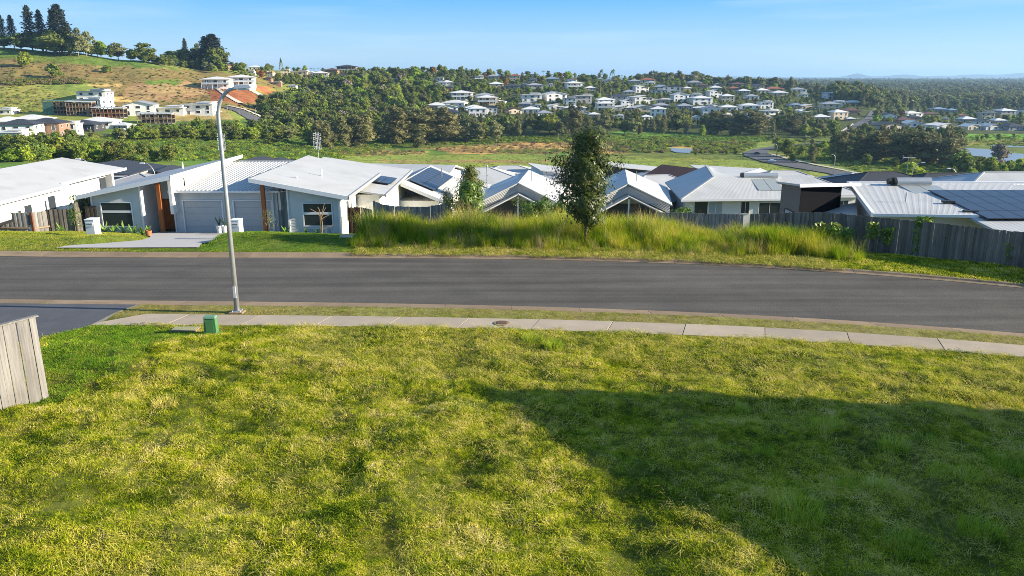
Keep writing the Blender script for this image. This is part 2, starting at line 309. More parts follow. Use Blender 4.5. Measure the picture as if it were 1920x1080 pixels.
def terrain_mat(name, s_small=.8, fine=6.0, attr='Col'):
    m = bpy.data.materials.new(name); m.use_nodes = True; nt = m.node_tree; n = nt.nodes; l = nt.links; b = n['Principled BSDF']
    b.inputs['Roughness'].default_value = .95; b.inputs['Specular IOR Level'].default_value = .1
    at = n.new('ShaderNodeAttribute'); at.attribute_name = attr
    tcn = n.new('ShaderNodeTexCoord')
    a = n.new('ShaderNodeTexNoise'); a.inputs['Scale'].default_value = s_small; a.inputs['Detail'].default_value = 10; a.inputs['Roughness'].default_value = .7
    l.new(tcn.outputs['Object'], a.inputs['Vector'])
    mr = n.new('ShaderNodeMapRange'); mr.inputs['From Min'].default_value = .3; mr.inputs['From Max'].default_value = .7; mr.inputs['To Min'].default_value = .55; mr.inputs['To Max'].default_value = 1.4
    l.new(a.outputs['Fac'], mr.inputs['Value'])
    h = n.new('ShaderNodeHueSaturation'); l.new(mr.outputs[0], h.inputs['Value']); l.new(at.outputs['Color'], h.inputs['Color'])
    a2 = n.new('ShaderNodeTexNoise'); a2.inputs['Scale'].default_value = s_small * .17; a2.inputs['Detail'].default_value = 6; l.new(tcn.outputs['Object'], a2.inputs['Vector'])
    mh = n.new('ShaderNodeMapRange'); mh.inputs['From Min'].default_value = .3; mh.inputs['From Max'].default_value = .7; mh.inputs['To Min'].default_value = .475; mh.inputs['To Max'].default_value = .525
    l.new(a2.outputs['Fac'], mh.inputs['Value']); l.new(mh.outputs[0], h.inputs['Hue'])
    l.new(h.outputs[0], b.inputs['Base Color'])
    bp = n.new('ShaderNodeBump'); bp.inputs['Strength'].default_value = .8; bp.inputs['Distance'].default_value = fine * .12
    l.new(a.outputs['Fac'], bp.inputs['Height']); l.new(bp.outputs[0], b.inputs['Normal'])
    MATS[name] = m; return m

# ---------------------------------------------------------------- building helpers
def tag(o, label=None, cat=None, group=None, kind=None):
    if label: o['label'] = label
    if cat: o['category'] = cat
    if group: o['group'] = group
    if kind: o['kind'] = kind
    return o
def empty(name, loc=(0, 0, 0), rz=0, label=None, cat=None, group=None, kind=None):
    o = bpy.data.objects.new(name, None); COL.objects.link(o); o.location = loc; o.rotation_euler = (0, 0, rz); o.empty_display_size = .3
    return tag(o, label, cat, group, kind)
class MB:
    def __init__(s): s.v = []; s.f = []; s.uv = None
    def quad(s, a, b, c, d):
        i = len(s.v); s.v += [tuple(a), tuple(b), tuple(c), tuple(d)]; s.f.append((i, i+1, i+2, i+3)); return s
    def tri(s, a, b, c):
        i = len(s.v); s.v += [tuple(a), tuple(b), tuple(c)]; s.f.append((i, i+1, i+2)); return s
    def box(s, x0, x1, y0, y1, z0, z1):
        return s.hexa([(x0,y0,z0),(x1,y0,z0),(x1,y1,z0),(x0,y1,z0)], [(x0,y0,z1),(x1,y0,z1),(x1,y1,z1),(x0,y1,z1)])
    def hexa(s, bot, top):
        i = len(s.v); n = len(bot); s.v += [tuple(p) for p in bot] + [tuple(p) for p in top]
        s.f.append(tuple(range(i + n - 1, i - 1, -1))); s.f.append(tuple(range(i + n, i + 2 * n)))
        for k in range(n): s.f.append((i + k, i + (k+1) % n, i + n + (k+1) % n, i + n + k))
        return s
    def slab(s, pts, th):     # polygon of 3D points (top face), thickness downwards
        return s.hexa([(p[0], p[1], p[2] - th) for p in pts], [tuple(p) for p in pts])
    def beam(s, a, b, w, h):  # box from a to b, width w across, height h
        a = Vector(a); b = Vector(b); d = (b - a).normalized(); up = Vector((0, 0, 1))
        if abs(d.z) > .95: up = Vector((0, 1, 0))
        r = d.cross(up).normalized() * w / 2; u = r.cross(d).normalized() * h / 2
        return s.hexa([a - r - u, a + r - u, a + r + u, a - r + u], [b - r - u, b + r - u, b + r + u, b - r + u])
    def tube(s, pts, rads, n=8, cap=True):
        pts = [Vector(p) for p in pts]; i0 = len(s.v)
        for k, p in enumerate(pts):
            d = (pts[min(k+1, len(pts)-1)] - pts[max(k-1, 0)]).normalized()
            a = d.cross(Vector((0.01, 1, .013))).normalized() if abs(d.y) < .9 else d.cross(Vector((1, 0, 0))).normalized(); b = d.cross(a)
            r = rads[k] if hasattr(rads, '__len__') else rads
            for j in range(n):
                t = 6.28318 * j / n; s.v.append(tuple(p + (a * math.cos(t) + b * math.sin(t)) * r))
        for k in range(len(pts) - 1):
            for j in range(n):
                s.f.append((i0 + k*n + j, i0 + k*n + (j+1) % n, i0 + (k+1)*n + (j+1) % n, i0 + (k+1)*n + j))
        if cap: s.f.append(tuple(i0 + j for j in range(n - 1, -1, -1))); s.f.append(tuple(i0 + (len(pts)-1)*n + j for j in range(n)))
        return s
    def lathe(s, c, prof, n=14):
        i0 = len(s.v)
        for r, z in prof:
            for j in range(n): t = 6.28318 * j / n; s.v.append((c[0] + r*math.cos(t), c[1] + r*math.sin(t), c[2] + z))
        for k in range(len(prof) - 1):
            for j in range(n): s.f.append((i0 + k*n + j, i0 + k*n + (j+1) % n, i0 + (k+1)*n + (j+1) % n, i0 + (k+1)*n + j))
        s.f.append(tuple(i0 + j for j in range(n - 1, -1, -1))); s.f.append(tuple(i0 + (len(prof)-1)*n + j for j in range(n)))
        return s
    def build(s, name, m, parent=None, org=(0, 0, 0), smooth=False, bevel=0, uv=False):
        me = bpy.data.meshes.new(name); o_ = Vector(org)
        me.from_pydata([tuple(Vector(p) - o_) for p in s.v], [], s.f); me.update()
        if smooth: me.polygons.foreach_set('use_smooth', [True] * len(me.polygons))
        if uv:
            lay = me.uv_layers.new(name='UVMap')
            for p in me.polygons:
                for q, li in enumerate(p.loop_indices): lay.data[li].uv = [(0,0),(1,0),(1,1),(0,1)][q % 4]
        me.materials.append(m); o = bpy.data.objects.new(name, me); COL.objects.link(o)
        if parent: o.parent = parent
        if bevel:
            bv = o.modifiers.new('bevel', 'BEVEL'); bv.width = bevel; bv.segments = 2; bv.limit_method = 'ANGLE'
        return o
def copy_tree(o, parent=None):
    c = o.copy(); COL.objects.link(c)
    if parent: c.parent = parent
    for ch in list(o.children): copy_tree(ch, c)
    return c
def mesh_np(name, V, F, m=None, link=True, smooth=False):
    me = bpy.data.meshes.new(name); V = np.asarray(V, np.float32); F = np.asarray(F, np.int32); k = F.shape[1]
    me.vertices.add(len(V)); me.vertices.foreach_set('co', V.ravel()); me.loops.add(F.size); me.loops.foreach_set('vertex_index', F.ravel())
    me.polygons.add(len(F)); me.polygons.foreach_set('loop_start', np.arange(0, F.size, k, dtype=np.int32)); me.polygons.foreach_set('loop_total', np.full(len(F), k, np.int32))
    me.update(calc_edges=True)
    if smooth: me.polygons.foreach_set('use_smooth', np.ones(len(F), bool))
    if m: me.materials.append(m)
    o = bpy.data.objects.new(name, me)
    if link: COL.objects.link(o)
    return o
def set_col(me, rgb):
    a = me.color_attributes.new('Col', 'FLOAT_COLOR', 'POINT'); c = np.ones((len(me.vertices), 4), np.float32); c[:, :3] = rgb; a.data.foreach_set('color', c.ravel())
def inpoly(px, py, poly):
    px = np.asarray(px, float); py = np.asarray(py, float); r = np.zeros(px.shape, bool); n = len(poly)
    for i in range(n):
        x0, y0 = poly[i][:2]; x1, y1 = poly[(i+1) % n][:2]
        if y0 == y1: continue
        c = ((y0 > py) != (y1 > py)) & (px < (x1 - x0) * (py - y0) / (y1 - y0) + x0); r ^= c
    return r
def scatter(name, pts, rot, scl, protos, idx=None, label=None, seed=0):
    """one 'stuff' object: copies of a few small plants spread over given points"""
    c = bpy.data.collections.new(name + '_kinds')
    for p in protos: c.objects.link(p)
    pts = np.asarray(pts, np.float32); n = len(pts)
    me = bpy.data.meshes.new(name); me.vertices.add(n); me.vertices.foreach_set('co', pts.ravel())
    a = me.attributes.new('rot', 'FLOAT_VECTOR', 'POINT'); a.data.foreach_set('vector', np.asarray(rot, np.float32).ravel())
    scl = np.asarray(scl, np.float32)
    if scl.ndim == 1: scl = np.repeat(scl[:, None], 3, 1)
    a = me.attributes.new('scl', 'FLOAT_VECTOR', 'POINT'); a.data.foreach_set('vector', scl.ravel())
    if idx is None: idx = np.random.default_rng(seed).integers(0, len(protos), n)
    a = me.attributes.new('idx', 'INT', 'POINT'); a.data.foreach_set('value', np.asarray(idx, np.int32))
    o = bpy.data.objects.new(name, me); COL.objects.link(o); tag(o, label=label, kind='stuff')
    g = bpy.data.node_groups.new(name + '_scatter', 'GeometryNodeTree')
    g.interface.new_socket('Geometry', in_out='INPUT', socket_type='NodeSocketGeometry'); g.interface.new_socket('Geometry', in_out='OUTPUT', socket_type='NodeSocketGeometry')
    N = g.nodes; L = g.links; gi = N.new('NodeGroupInput'); go = N.new('NodeGroupOutput'); ci = N.new('GeometryNodeCollectionInfo')
    ci.inputs['Collection'].default_value = c; ci.inputs['Separate Children'].default_value = True; ci.inputs['Reset Children'].default_value = True
    ip = N.new('GeometryNodeInstanceOnPoints'); ip.inputs['Pick Instance'].default_value = True
    def attr(nm, ty):
        q = N.new('GeometryNodeInputNamedAttribute'); q.data_type = ty; q.inputs['Name'].default_value = nm; return q.outputs['Attribute']
    e = N.new('FunctionNodeEulerToRotation'); L.new(attr('rot', 'FLOAT_VECTOR'), e.inputs[0])
    L.new(gi.outputs[0], ip.inputs['Points']); L.new(ci.outputs[0], ip.inputs['Instance']); L.new(attr('idx', 'INT'), ip.inputs['Instance Index'])
    L.new(e.outputs[0], ip.inputs['Rotation']); L.new(attr('scl', 'FLOAT_VECTOR'), ip.inputs['Scale']); L.new(ip.outputs[0], go.inputs[0])
    md = o.modifiers.new('scatter', 'NODES'); md.node_group = g
    return o

# ---------------------------------------------------------------- the land
LAWN = (.10, .15, .022); OLIVE = (.15, .17, .035)
def px_poly_world_colour(px, py, d, x, y):
    n = len(px); c = np.tile(np.array([.10, .13, .035]), (n, 1))
    jx = px + 6 * wob(x, y, 25) + 4 * wob(y, x, 9); jy = py + 1.6 * wob(x + 9, y, 22) + 1.0 * wob(y, x, 8)
    def z(poly, rgb, mind=150, maxd=1e9):
        k = inpoly(jx, jy, poly) & (d > mind) & (d < maxd); c[k] = rgb
    c[d > 1000] = (.035, .055, .028)
    z([(-900,-400),(600,-400),(600,130),(560,170),(500,250),(-900,250)], (.17,.20,.05), 380)      # left hill grass
    z([(-900,60),(0,78),(120,96),(420,142),(430,160),(-900,112)], (.10,.145,.03), 400)
    z([(-900,112),(0,112),(170,122),(300,128),(480,140),(560,175),(500,205),(230,216),(190,180),(160,150),(0,164),(-900,164)], (.165,.130,.055), 380)
    z([(-900,164),(90,162),(110,180),(150,205),(60,215),(-900,215)], (.21,.21,.06), 380)
    z([(240,158),(345,150),(420,175),(300,190),(235,185)], (.27,.17,.10), 380)
    z([(165,155),(215,155),(212,160),(168,160)], (.48,.30,.13), 380); z([(208,185),(250,185),(250,189),(210,189)], (.48,.30,.13), 380)
    z([(270,150),(345,152),(335,160),(280,160)], (.10,.16,.03), 380)
    z([(320,205),(420,205),(450,230),(330,230)], (.24,.20,.09), 380)
    z([(372,152),(480,162),(500,182),(455,198),(400,190)], (.21,.085,.04), 380)                   # red bank
    z([(455,150),(560,172),(600,182),(520,196),(480,178)], (.14,.18,.04), 380); z([(462,158),(500,160),(530,180),(505,185)], (.30,.13,.06), 380)
    z([(480,180),(620,150),(760,130),(1620,160),(1640,255),(1400,262),(1080,258),(980,262),(700,272),(480,250)], (.045,.06,.02), 480)
    z([(1640,175),(2600,175),(2600,262),(1640,262)], (.05,.065,.03), 480)
    # wetland and meadow
    z([(-900,262),(150,262),(480,238),(760,275),(960,290),(1100,300),(1100,340),(-900,340)], (.085,.15,.03), 150, 600)
    z([(170,268),(240,270),(330,286),(310,293),(200,282)], (.46,.36,.21), 150, 600)
    z([(0,240),(480,222),(640,262),(480,262),(150,262)], (.07,.11,.025), 300, 700)
    z([(600,300),(680,288),(820,290),(1000,291),(1300,297),(1400,300),(1540,330),(1540,345),(600,345)], (.165,.20,.045), 150, 600)
    z([(700,299),(1090,301),(1090,306),(700,304)], (.21,.165,.07), 150, 600)
    z([(790,280),(960,268),(1180,266),(1180,288),(960,289),(850,287)], (.40,.275,.10), 150, 700)
    z([(610,275),(720,282),(800,284),(790,290),(640,292)], (.30,.24,.09), 150, 600)
    z([(930,283),(1090,281),(1080,288),(940,288)], (.09,.18,.03), 150, 600)
    z([(1140,246),(1440,256),(1440,266),(1150,264)], (.09,.19,.03), 150, 700)
    z([(1150,262),(1420,268),(1400,288),(1150,286)], (.20,.19,.07), 150, 700)
    z([(1250,272),(1400,272),(1380,280),(1250,280)], (.36,.25,.10), 150, 700)
    z([(1380,262),(1490,262),(1470,272),(1400,285)], (.14,.19,.05), 150, 700)
    z([(1480,285),(1820,300),(1920,330),(1920,350),(1560,345),(1450,290)], (.16,.19,.05), 150, 700)
    z([(1750,252),(2600,252),(2600,262),(1750,262)], (.12,.24,.03), 400); z([(1790,262),(2600,266),(2600,276),(1790,272)], (.17,.17,.05), 400)
    z([(1608,153),(1650,153),(1650,157),(1608,157)], (.25,.24,.12), 900)
    c[(d > 64) & (d < 190)] = (.085, .10, .04)
    return np.clip(c * np.array([1.45, 1.4, 1.1]), 0, .6)
def build_valley():
    ang = np.concatenate([np.linspace(-178, -50, 40), np.linspace(-46, 46, 620), np.linspace(50, 178, 40)])
    rad = np.concatenate([[0.5, 15, 40, 52], np.exp(np.linspace(math.log(58), math.log(150), 30)), np.exp(np.linspace(math.log(153), math.log(1400), 330)), np.exp(np.linspace(math.log(1450), math.log(28000), 50))])
    Aa, Rr = np.meshgrid(np.radians(ang), rad); s = np.sin(Aa); c = np.cos(Aa)
    X = Rr * s; Y = Rr * c
    Yt = np.maximum(Y, Rr * .55)
    Z = far_h(X, Yt)
    inside = (np.abs(X) < 68) & (Y < 63.5)
    Z = np.where(Rr < 58, -4.0, Z); Z = np.where(inside, np.minimum(Z, near_h(X, Y)) - 2.5, Z)
    n, m_ = X.shape; V = np.stack([X, Y, Z], -1).reshape(-1, 3)
    i = np.arange(n * m_).reshape(n, m_); F = np.stack([i[:-1, :-1], i[:-1, 1:], i[1:, 1:], i[1:, :-1]], -1).reshape(-1, 4)
    o = mesh_np('valley_ground', V, F[:, ::-1], terrain_mat('valley land', .12, 12.0), smooth=True)
    px, py = project(V[:, 0], np.maximum(V[:, 1], .3 * np.hypot(V[:, 0], V[:, 1]) + 1), V[:, 2]); d = np.hypot(V[:, 0], V[:, 1])
    set_col(o.data, px_poly_world_colour(px, py, d, V[:, 0], V[:, 1])); tag(o, kind='structure')
build_valley()

def build_near_ground():
    xs = np.concatenate([np.arange(-70, -22, .6), np.arange(-22, 22, .16), np.arange(22, 70.1, .6)]); rows = []
    c0 = np.full(xs.shape, -22.0); cs = [c0, yPathN(xs), yPathF(xs), yKNb(xs), yKNf(xs), yKFf(xs), yKFb(xs), np.full(xs.shape, 66.0)]
    cnt = [210, 3, 3, 2, 4, 2, 90]
    for k in range(7):
        for j in range(cnt[k]):
            t = j / cnt[k]
            if k == 0: t = 1 - (1 - t) ** 1.6
            rows.append((k, cs[k] * (1 - t) + cs[k+1] * t, j == 0))
    rows.append((7, cs[7], True)); V = []
    for k, y, first in rows:
        z = ground(xs, y)
        if k == 3 and not first: z = z - .28
        if k in (4, 5) or (k == 3 and not first): z = np.full(xs.shape, -.20)
        if k == 1: z = z * 0 + (.04 if not first else .05)
        z = np.where((y > 65.9), z - 3, z); z = np.where(np.abs(xs) > 69.5, z - 3, z)
        V.append(np.stack([xs, y, z], -1))
    V = np.array(V); n, m_ = V.shape[:2]; i = np.arange(n * m_).reshape(n, m_)
    F = np.stack([i[:-1, :-1], i[:-1, 1:], i[1:, 1:], i[1:, :-1]], -1).reshape(-1, 4); V = V.reshape(-1, 3)
    o = mesh_np('grass_ground', V, F, terrain_mat('soil under grass', 2.2, .8), smooth=True)
    x, y = V[:, 0], V[:, 1]; c = np.tile(np.array([.11, .12, .02]), (len(V), 1))
    c[(y > yPathF(x) - .3) & (y < yKNb(x) + .1)] = (.21, .19, .06)
    c[(y > yKFb(x)) & (y < yKFb(x) + 1.4) & (x > -7)] = (.26, .20, .11)
    c[(y > yKFb(x)) & (x < -7)] = (.10, .14, .025)
    c[(y > yKFb(x) + .3) & (x > 14)] = (.09, .12, .025)
    set_col(o.data, c); tag(o, kind='structure')
build_near_ground()

# ---------------------------------------------------------------- street surfaces
def strip(name, fa, fb, x0, x1, za, zb, m, n=160, th=0, parent=None, kind='structure'):
    b = MB(); xs = np.linspace(x0, x1, n); ya = fa(xs); yb = fb(xs)
    for i in range(n - 1):
        q = [(xs[i], ya[i], za), (xs[i+1], ya[i+1], za), (xs[i+1], yb[i+1], zb), (xs[i], yb[i], zb)]
        b.quad(*q)
    o = b.build(name, m, parent); return tag(o, kind=kind)
strip('road', lambda x: yKNf(x) - .05, lambda x: yKFf(x) + .05, -70, 70, 0, 0, asphalt)
def kerb(name, fb, ff, side, label):
    root = empty(name, (0, 0, 0), kind='structure'); L = 2.4; x = -69.6; k = 0
    while x < 69:
        x1 = x + L - .015; b = MB(); xs = np.linspace(x, x1, 5)
        prof = [(0, -.15), (0, .012), (.45, .035), (.62, .095), (.93, .105), (1, .10), (1, -.15)]
        P = [[(xx, ff(xx) * (1 - t) + fb(xx) * t, z) for t, z in prof] for xx in xs]
        base = len(b.v)
        for r in P: b.v += [tuple(map(float, p)) for p in r]
        n = len(prof)
        for i in range(4):
            for j in range(n - 1):
                a = base + i*n + j; q = (a, a + 1, a + n + 1, a + n); b.f.append(q if side < 0 else q[::-1])
        b.f.append(tuple(range(base, base + n))); b.f.append(tuple(range(base + 4*n + n - 1, base + 4*n - 1, -1)))
        b.build('kerb_stone', concrete_kerb, root); x += L
kerb('near_kerb', yKNb, yKNf, 1, ''); kerb('far_kerb', yKFb, yKFf, -1, '')
fp = empty('footpath', (0, 0, 0), kind='structure')
x_start = on_z(190, 598, .12).x; x = x_start; first = True
SLAB = [2.25]
while x < 60:
    L = 2.45 + random.uniform(-.12, .12); x1 = x + L - .02; b = MB(); sk = .35; j = random.uniform(-.006, .006)
    n0, n1, f0, f1 = float(yPathN(x)), float(yPathN(x1)), float(yPathF(x + sk)), float(yPathF(x1 + sk))
    if first: q = [(x - .25, n0, .12), (x1, n1, .12), (x1 + sk, f1, .12), (x + 1.25, float(yPathF(x+1.25)), .12)]
    else: q = [(x, n0, .12), (x1, n1, .12), (x1 + sk, f1, .12), (x + sk, f0, .12)]
    b.slab([(a, c, z + j) for a, c, z in q], .12); b.build('slab', concrete, fp, bevel=.008); x += L; first = False
# drain cover set in the path
dc = on_z(941, 605.5, .13); t_ = empty('drain_cover', (dc.x, dc.y, .126), label='small round rusty access cover set in the footpath slab', cat='drain cover')
MB().lathe((0, 0, 0), [(.26, 0), (.26, .012), (.21, .014)], 20).build('rim', concrete_kerb, t_); MB().box(-.16, .16, -.13, .13, .012, .026).build('lid', mat('rusty lid', (.12, .07, .05), .8, .3, 8), t_, bevel=.005)

# near dark driveway on the left
dw = [on_z(a, b_, .115) for a, b_ in [(258,571.5),(215,587),(170,610),(75,634),(-60,668),(-700,668),(-700,566),(-60,568.5)]]
MB().slab([(p.x, p.y, .128) for p in dw], .1).build('dark_driveway', concrete_dark); tag(bpy.data.objects['dark_driveway'], kind='structure')
DARK_DW = [(p.x, p.y) for p in dw]
# pale driveway of the duplex, dropping from the kerb to the two garages
def drape(name, left, right, n, m, up=.03, cols=8):
    def samp(line, t):
        k = t * (len(line) - 1); i = min(int(k), len(line) - 2); f = k - i; return line[i][0]*(1-f) + line[i+1][0]*f, line[i][1]*(1-f) + line[i+1][1]*f
    b = MB(); g = []
    for i in range(n + 1):
        l_, r_ = samp(left, i / n), samp(right, i / n); row = []
        for j in range(cols + 1):
            t = j / cols; x, y = l_[0]*(1-t) + r_[0]*t, l_[1]*(1-t) + r_[1]*t; row.append((x, y, gz(x, y) + up))
        g.append(row)
    for i in range(n):
        for j in range(cols): b.quad(g[i][j], g[i][j+1], g[i+1][j+1], g[i+1][j])
    o = b.build(name, m, smooth=True); return tag(o, kind='structure')
def Pz(px, py, z):   # where the near ground shows at this image point
    u, fy, fz = ray(px, py); d = np.linspace(28, 54, 1600); t = d/fy; h = ground(u*t, d); k = np.nonzero(CAM_H + fz*t < h)[0]; k = k[0] if len(k) else -1
    return (float(u*t[k]), float(d[k]))
DWL = list(zip(DWLX, DWY)); DWR = list(zip(DWRX, DWY)); DWL[0] = (-21.55, 36.05); DWR[0] = (-14.8, 36.05)
drape('pale_driveway', DWL, DWR, 30, concrete_new, .05)
PALE_DW = DWL + DWR[::-1]

# ---------------------------------------------------------------- walls, roofs, windows
def clad_wall(b, p0, p1, z0, zt0, zt1, step=.19, lap=.014):
    """lapped boards on a wall from p0 to p1 (plan points, seen from the right of the direction p0>p1)"""
    p0 = Vector((p0[0], p0[1], 0)); p1 = Vector((p1[0], p1[1], 0)); d = (p1 - p0); L = d.length; d.normalize(); nrm = Vector((d.y, -d.x, 0))
    z = z0
    while z < max(zt0, zt1):
        z2 = z + step
        def cut(zz):   # span of the wall still under its sloping top at height zz
            if abs(zt1 - zt0) < 1e-4: return (0, L) if zz <= zt0 + 1e-4 else None
            t = (zz - zt0) / (zt1 - zt0) * L
            if zt1 > zt0: return (max(0, t), L) if t < L else None
            return (0, min(L, t)) if t > 0 else None
        lo = cut(z); hi = cut(min(z2, max(zt0, zt1) - .001))
        if lo is None or hi is None: break
        zh = min(z2, max(zt0, zt1) - .001)
        a, c = p0 + d*lo[0], p0 + d*lo[1]; e, f = p0 + d*hi[0], p0 + d*hi[1]
        b.quad((a + nrm*lap) + Vector((0,0,z)), (c + nrm*lap) + Vector((0,0,z)), f + Vector((0,0,zh)), e + Vector((0,0,zh)))
        b.quad(a + Vector((0,0,z)), c + Vector((0,0,z)), (c + nrm*lap) + Vector((0,0,z)), (a + nrm*lap) + Vector((0,0,z)))
        z = z2
    return b
def on_wall(p0, p1, s0, s1, z0, z1, off0, off1):
    """box lying on a wall: s along, z up, off outwards"""
    p0 = Vector((p0[0], p0[1], 0)); p1 = Vector((p1[0], p1[1], 0)); d = (p1 - p0).normalized(); n = Vector((d.y, -d.x, 0))
    bot = [p0 + d*s0 + n*off0, p0 + d*s0 + n*off1, p0 + d*s1 + n*off1, p0 + d*s1 + n*off0]
    return MB().hexa([(q.x, q.y, z0) for q in bot], [(q.x, q.y, z1) for q in bot])
def window(root, org, p0, p1, s0, s1, z0, z1, rails=(), mull=(), fw=.07, m=None, frame=None, name='window', proud=.05):
    f = MB()
    for a in [(s0 - fw, s1 + fw, z0 - fw, z0), (s0 - fw, s1 + fw, z1, z1 + fw), (s0 - fw, s0, z0, z1), (s1, s1 + fw, z0, z1)]:
        g = on_wall(p0, p1, a[0], a[1], a[2], a[3], -.02, proud); k = len(f.v); f.v += g.v; f.f += [tuple(i + k for i in q) for q in g.f]
    for zr, h in rails:
        g = on_wall(p0, p1, s0, s1, zr - h/2, zr + h/2, -.01, proud - .008); k = len(f.v); f.v += g.v; f.f += [tuple(i + k for i in q) for q in g.f]
    for sm in mull:
        g = on_wall(p0, p1, sm - .02, sm + .02, z0, z1, -.01, proud - .012); k = len(f.v); f.v += g.v; f.f += [tuple(i + k for i in q) for q in g.f]
    w = f.build(name, frame or trim_white, root, org)
    on_wall(p0, p1, s0, s1, z0, z1, -.01, .024).build('pane', m or glass, w, org)
    return w
def ribbed(name, q, along, spacing, h, m, root, org, th=.06):
    """sheet roof on the quad q (4 corners); ribs run from edge q0q1 to edge q3q2"""
    h = h * (.75 if h > .05 else .2)
    q = [Vector(p) for p in q]; a, b_, c, d = q; L = (b_ - a).length; n = max(2, int(L / spacing)); nr = (b_ - a).cross(d - a).normalized()
    if nr.z < 0: nr = -nr
    V = []; F = []
    for i in range(n):
        for f, hh in ((0, 0), (.45, 0), (.6, h), (.85, h)):
            u = (i + f) / n; V.append(a.lerp(b_, u) + nr*hh); V.append(d.lerp(c, u) + nr*hh)
    V.append(b_); V.append(c)
    mb = MB(); mb.v = [tuple(p) for p in V]; mb.f = [(2*i, 2*i+2, 2*i+3, 2*i+1) for i in range(len(V)//2 - 1)]
    mb.slab([p - Vector((0,0,.012)) for p in (a, b_, c, d)], th)
    return mb.build(name, m, root, org)

def solar_array(root, org, o, u, v, nu, nv, pw, ph, gap=.03, lift=.12):
    """panels laid on a roof plane: origin o, unit vectors u, v"""
    o = Vector(o); u = Vector(u).normalized(); v = Vector(v).normalized(); n = u.cross(v).normalized()
    if n.z < 0: n = -n
    for i in range(nu):
        for j in range(nv):
            a = o + u*i*(pw+gap) + v*j*(ph+gap) + n*lift; b = MB()
            P = [a, a + u*pw, a + u*pw + v*ph, a + v*ph]
            pf = MB().hexa([p - n*.04 for p in P], P).build('solar_panel', trim_white if False else mat('panel frame', (.07,.075,.085), .4, metal=.5), root, org)
            e = .03; Q = [a + u*e + v*e + n*.004, a + u*(pw-e) + v*e + n*.004, a + u*(pw-e) + v*(ph-e) + n*.004, a + u*e + v*(ph-e) + n*.004]
            MB().quad(*Q).build('cell_sheet', solar, pf, org, uv=True)

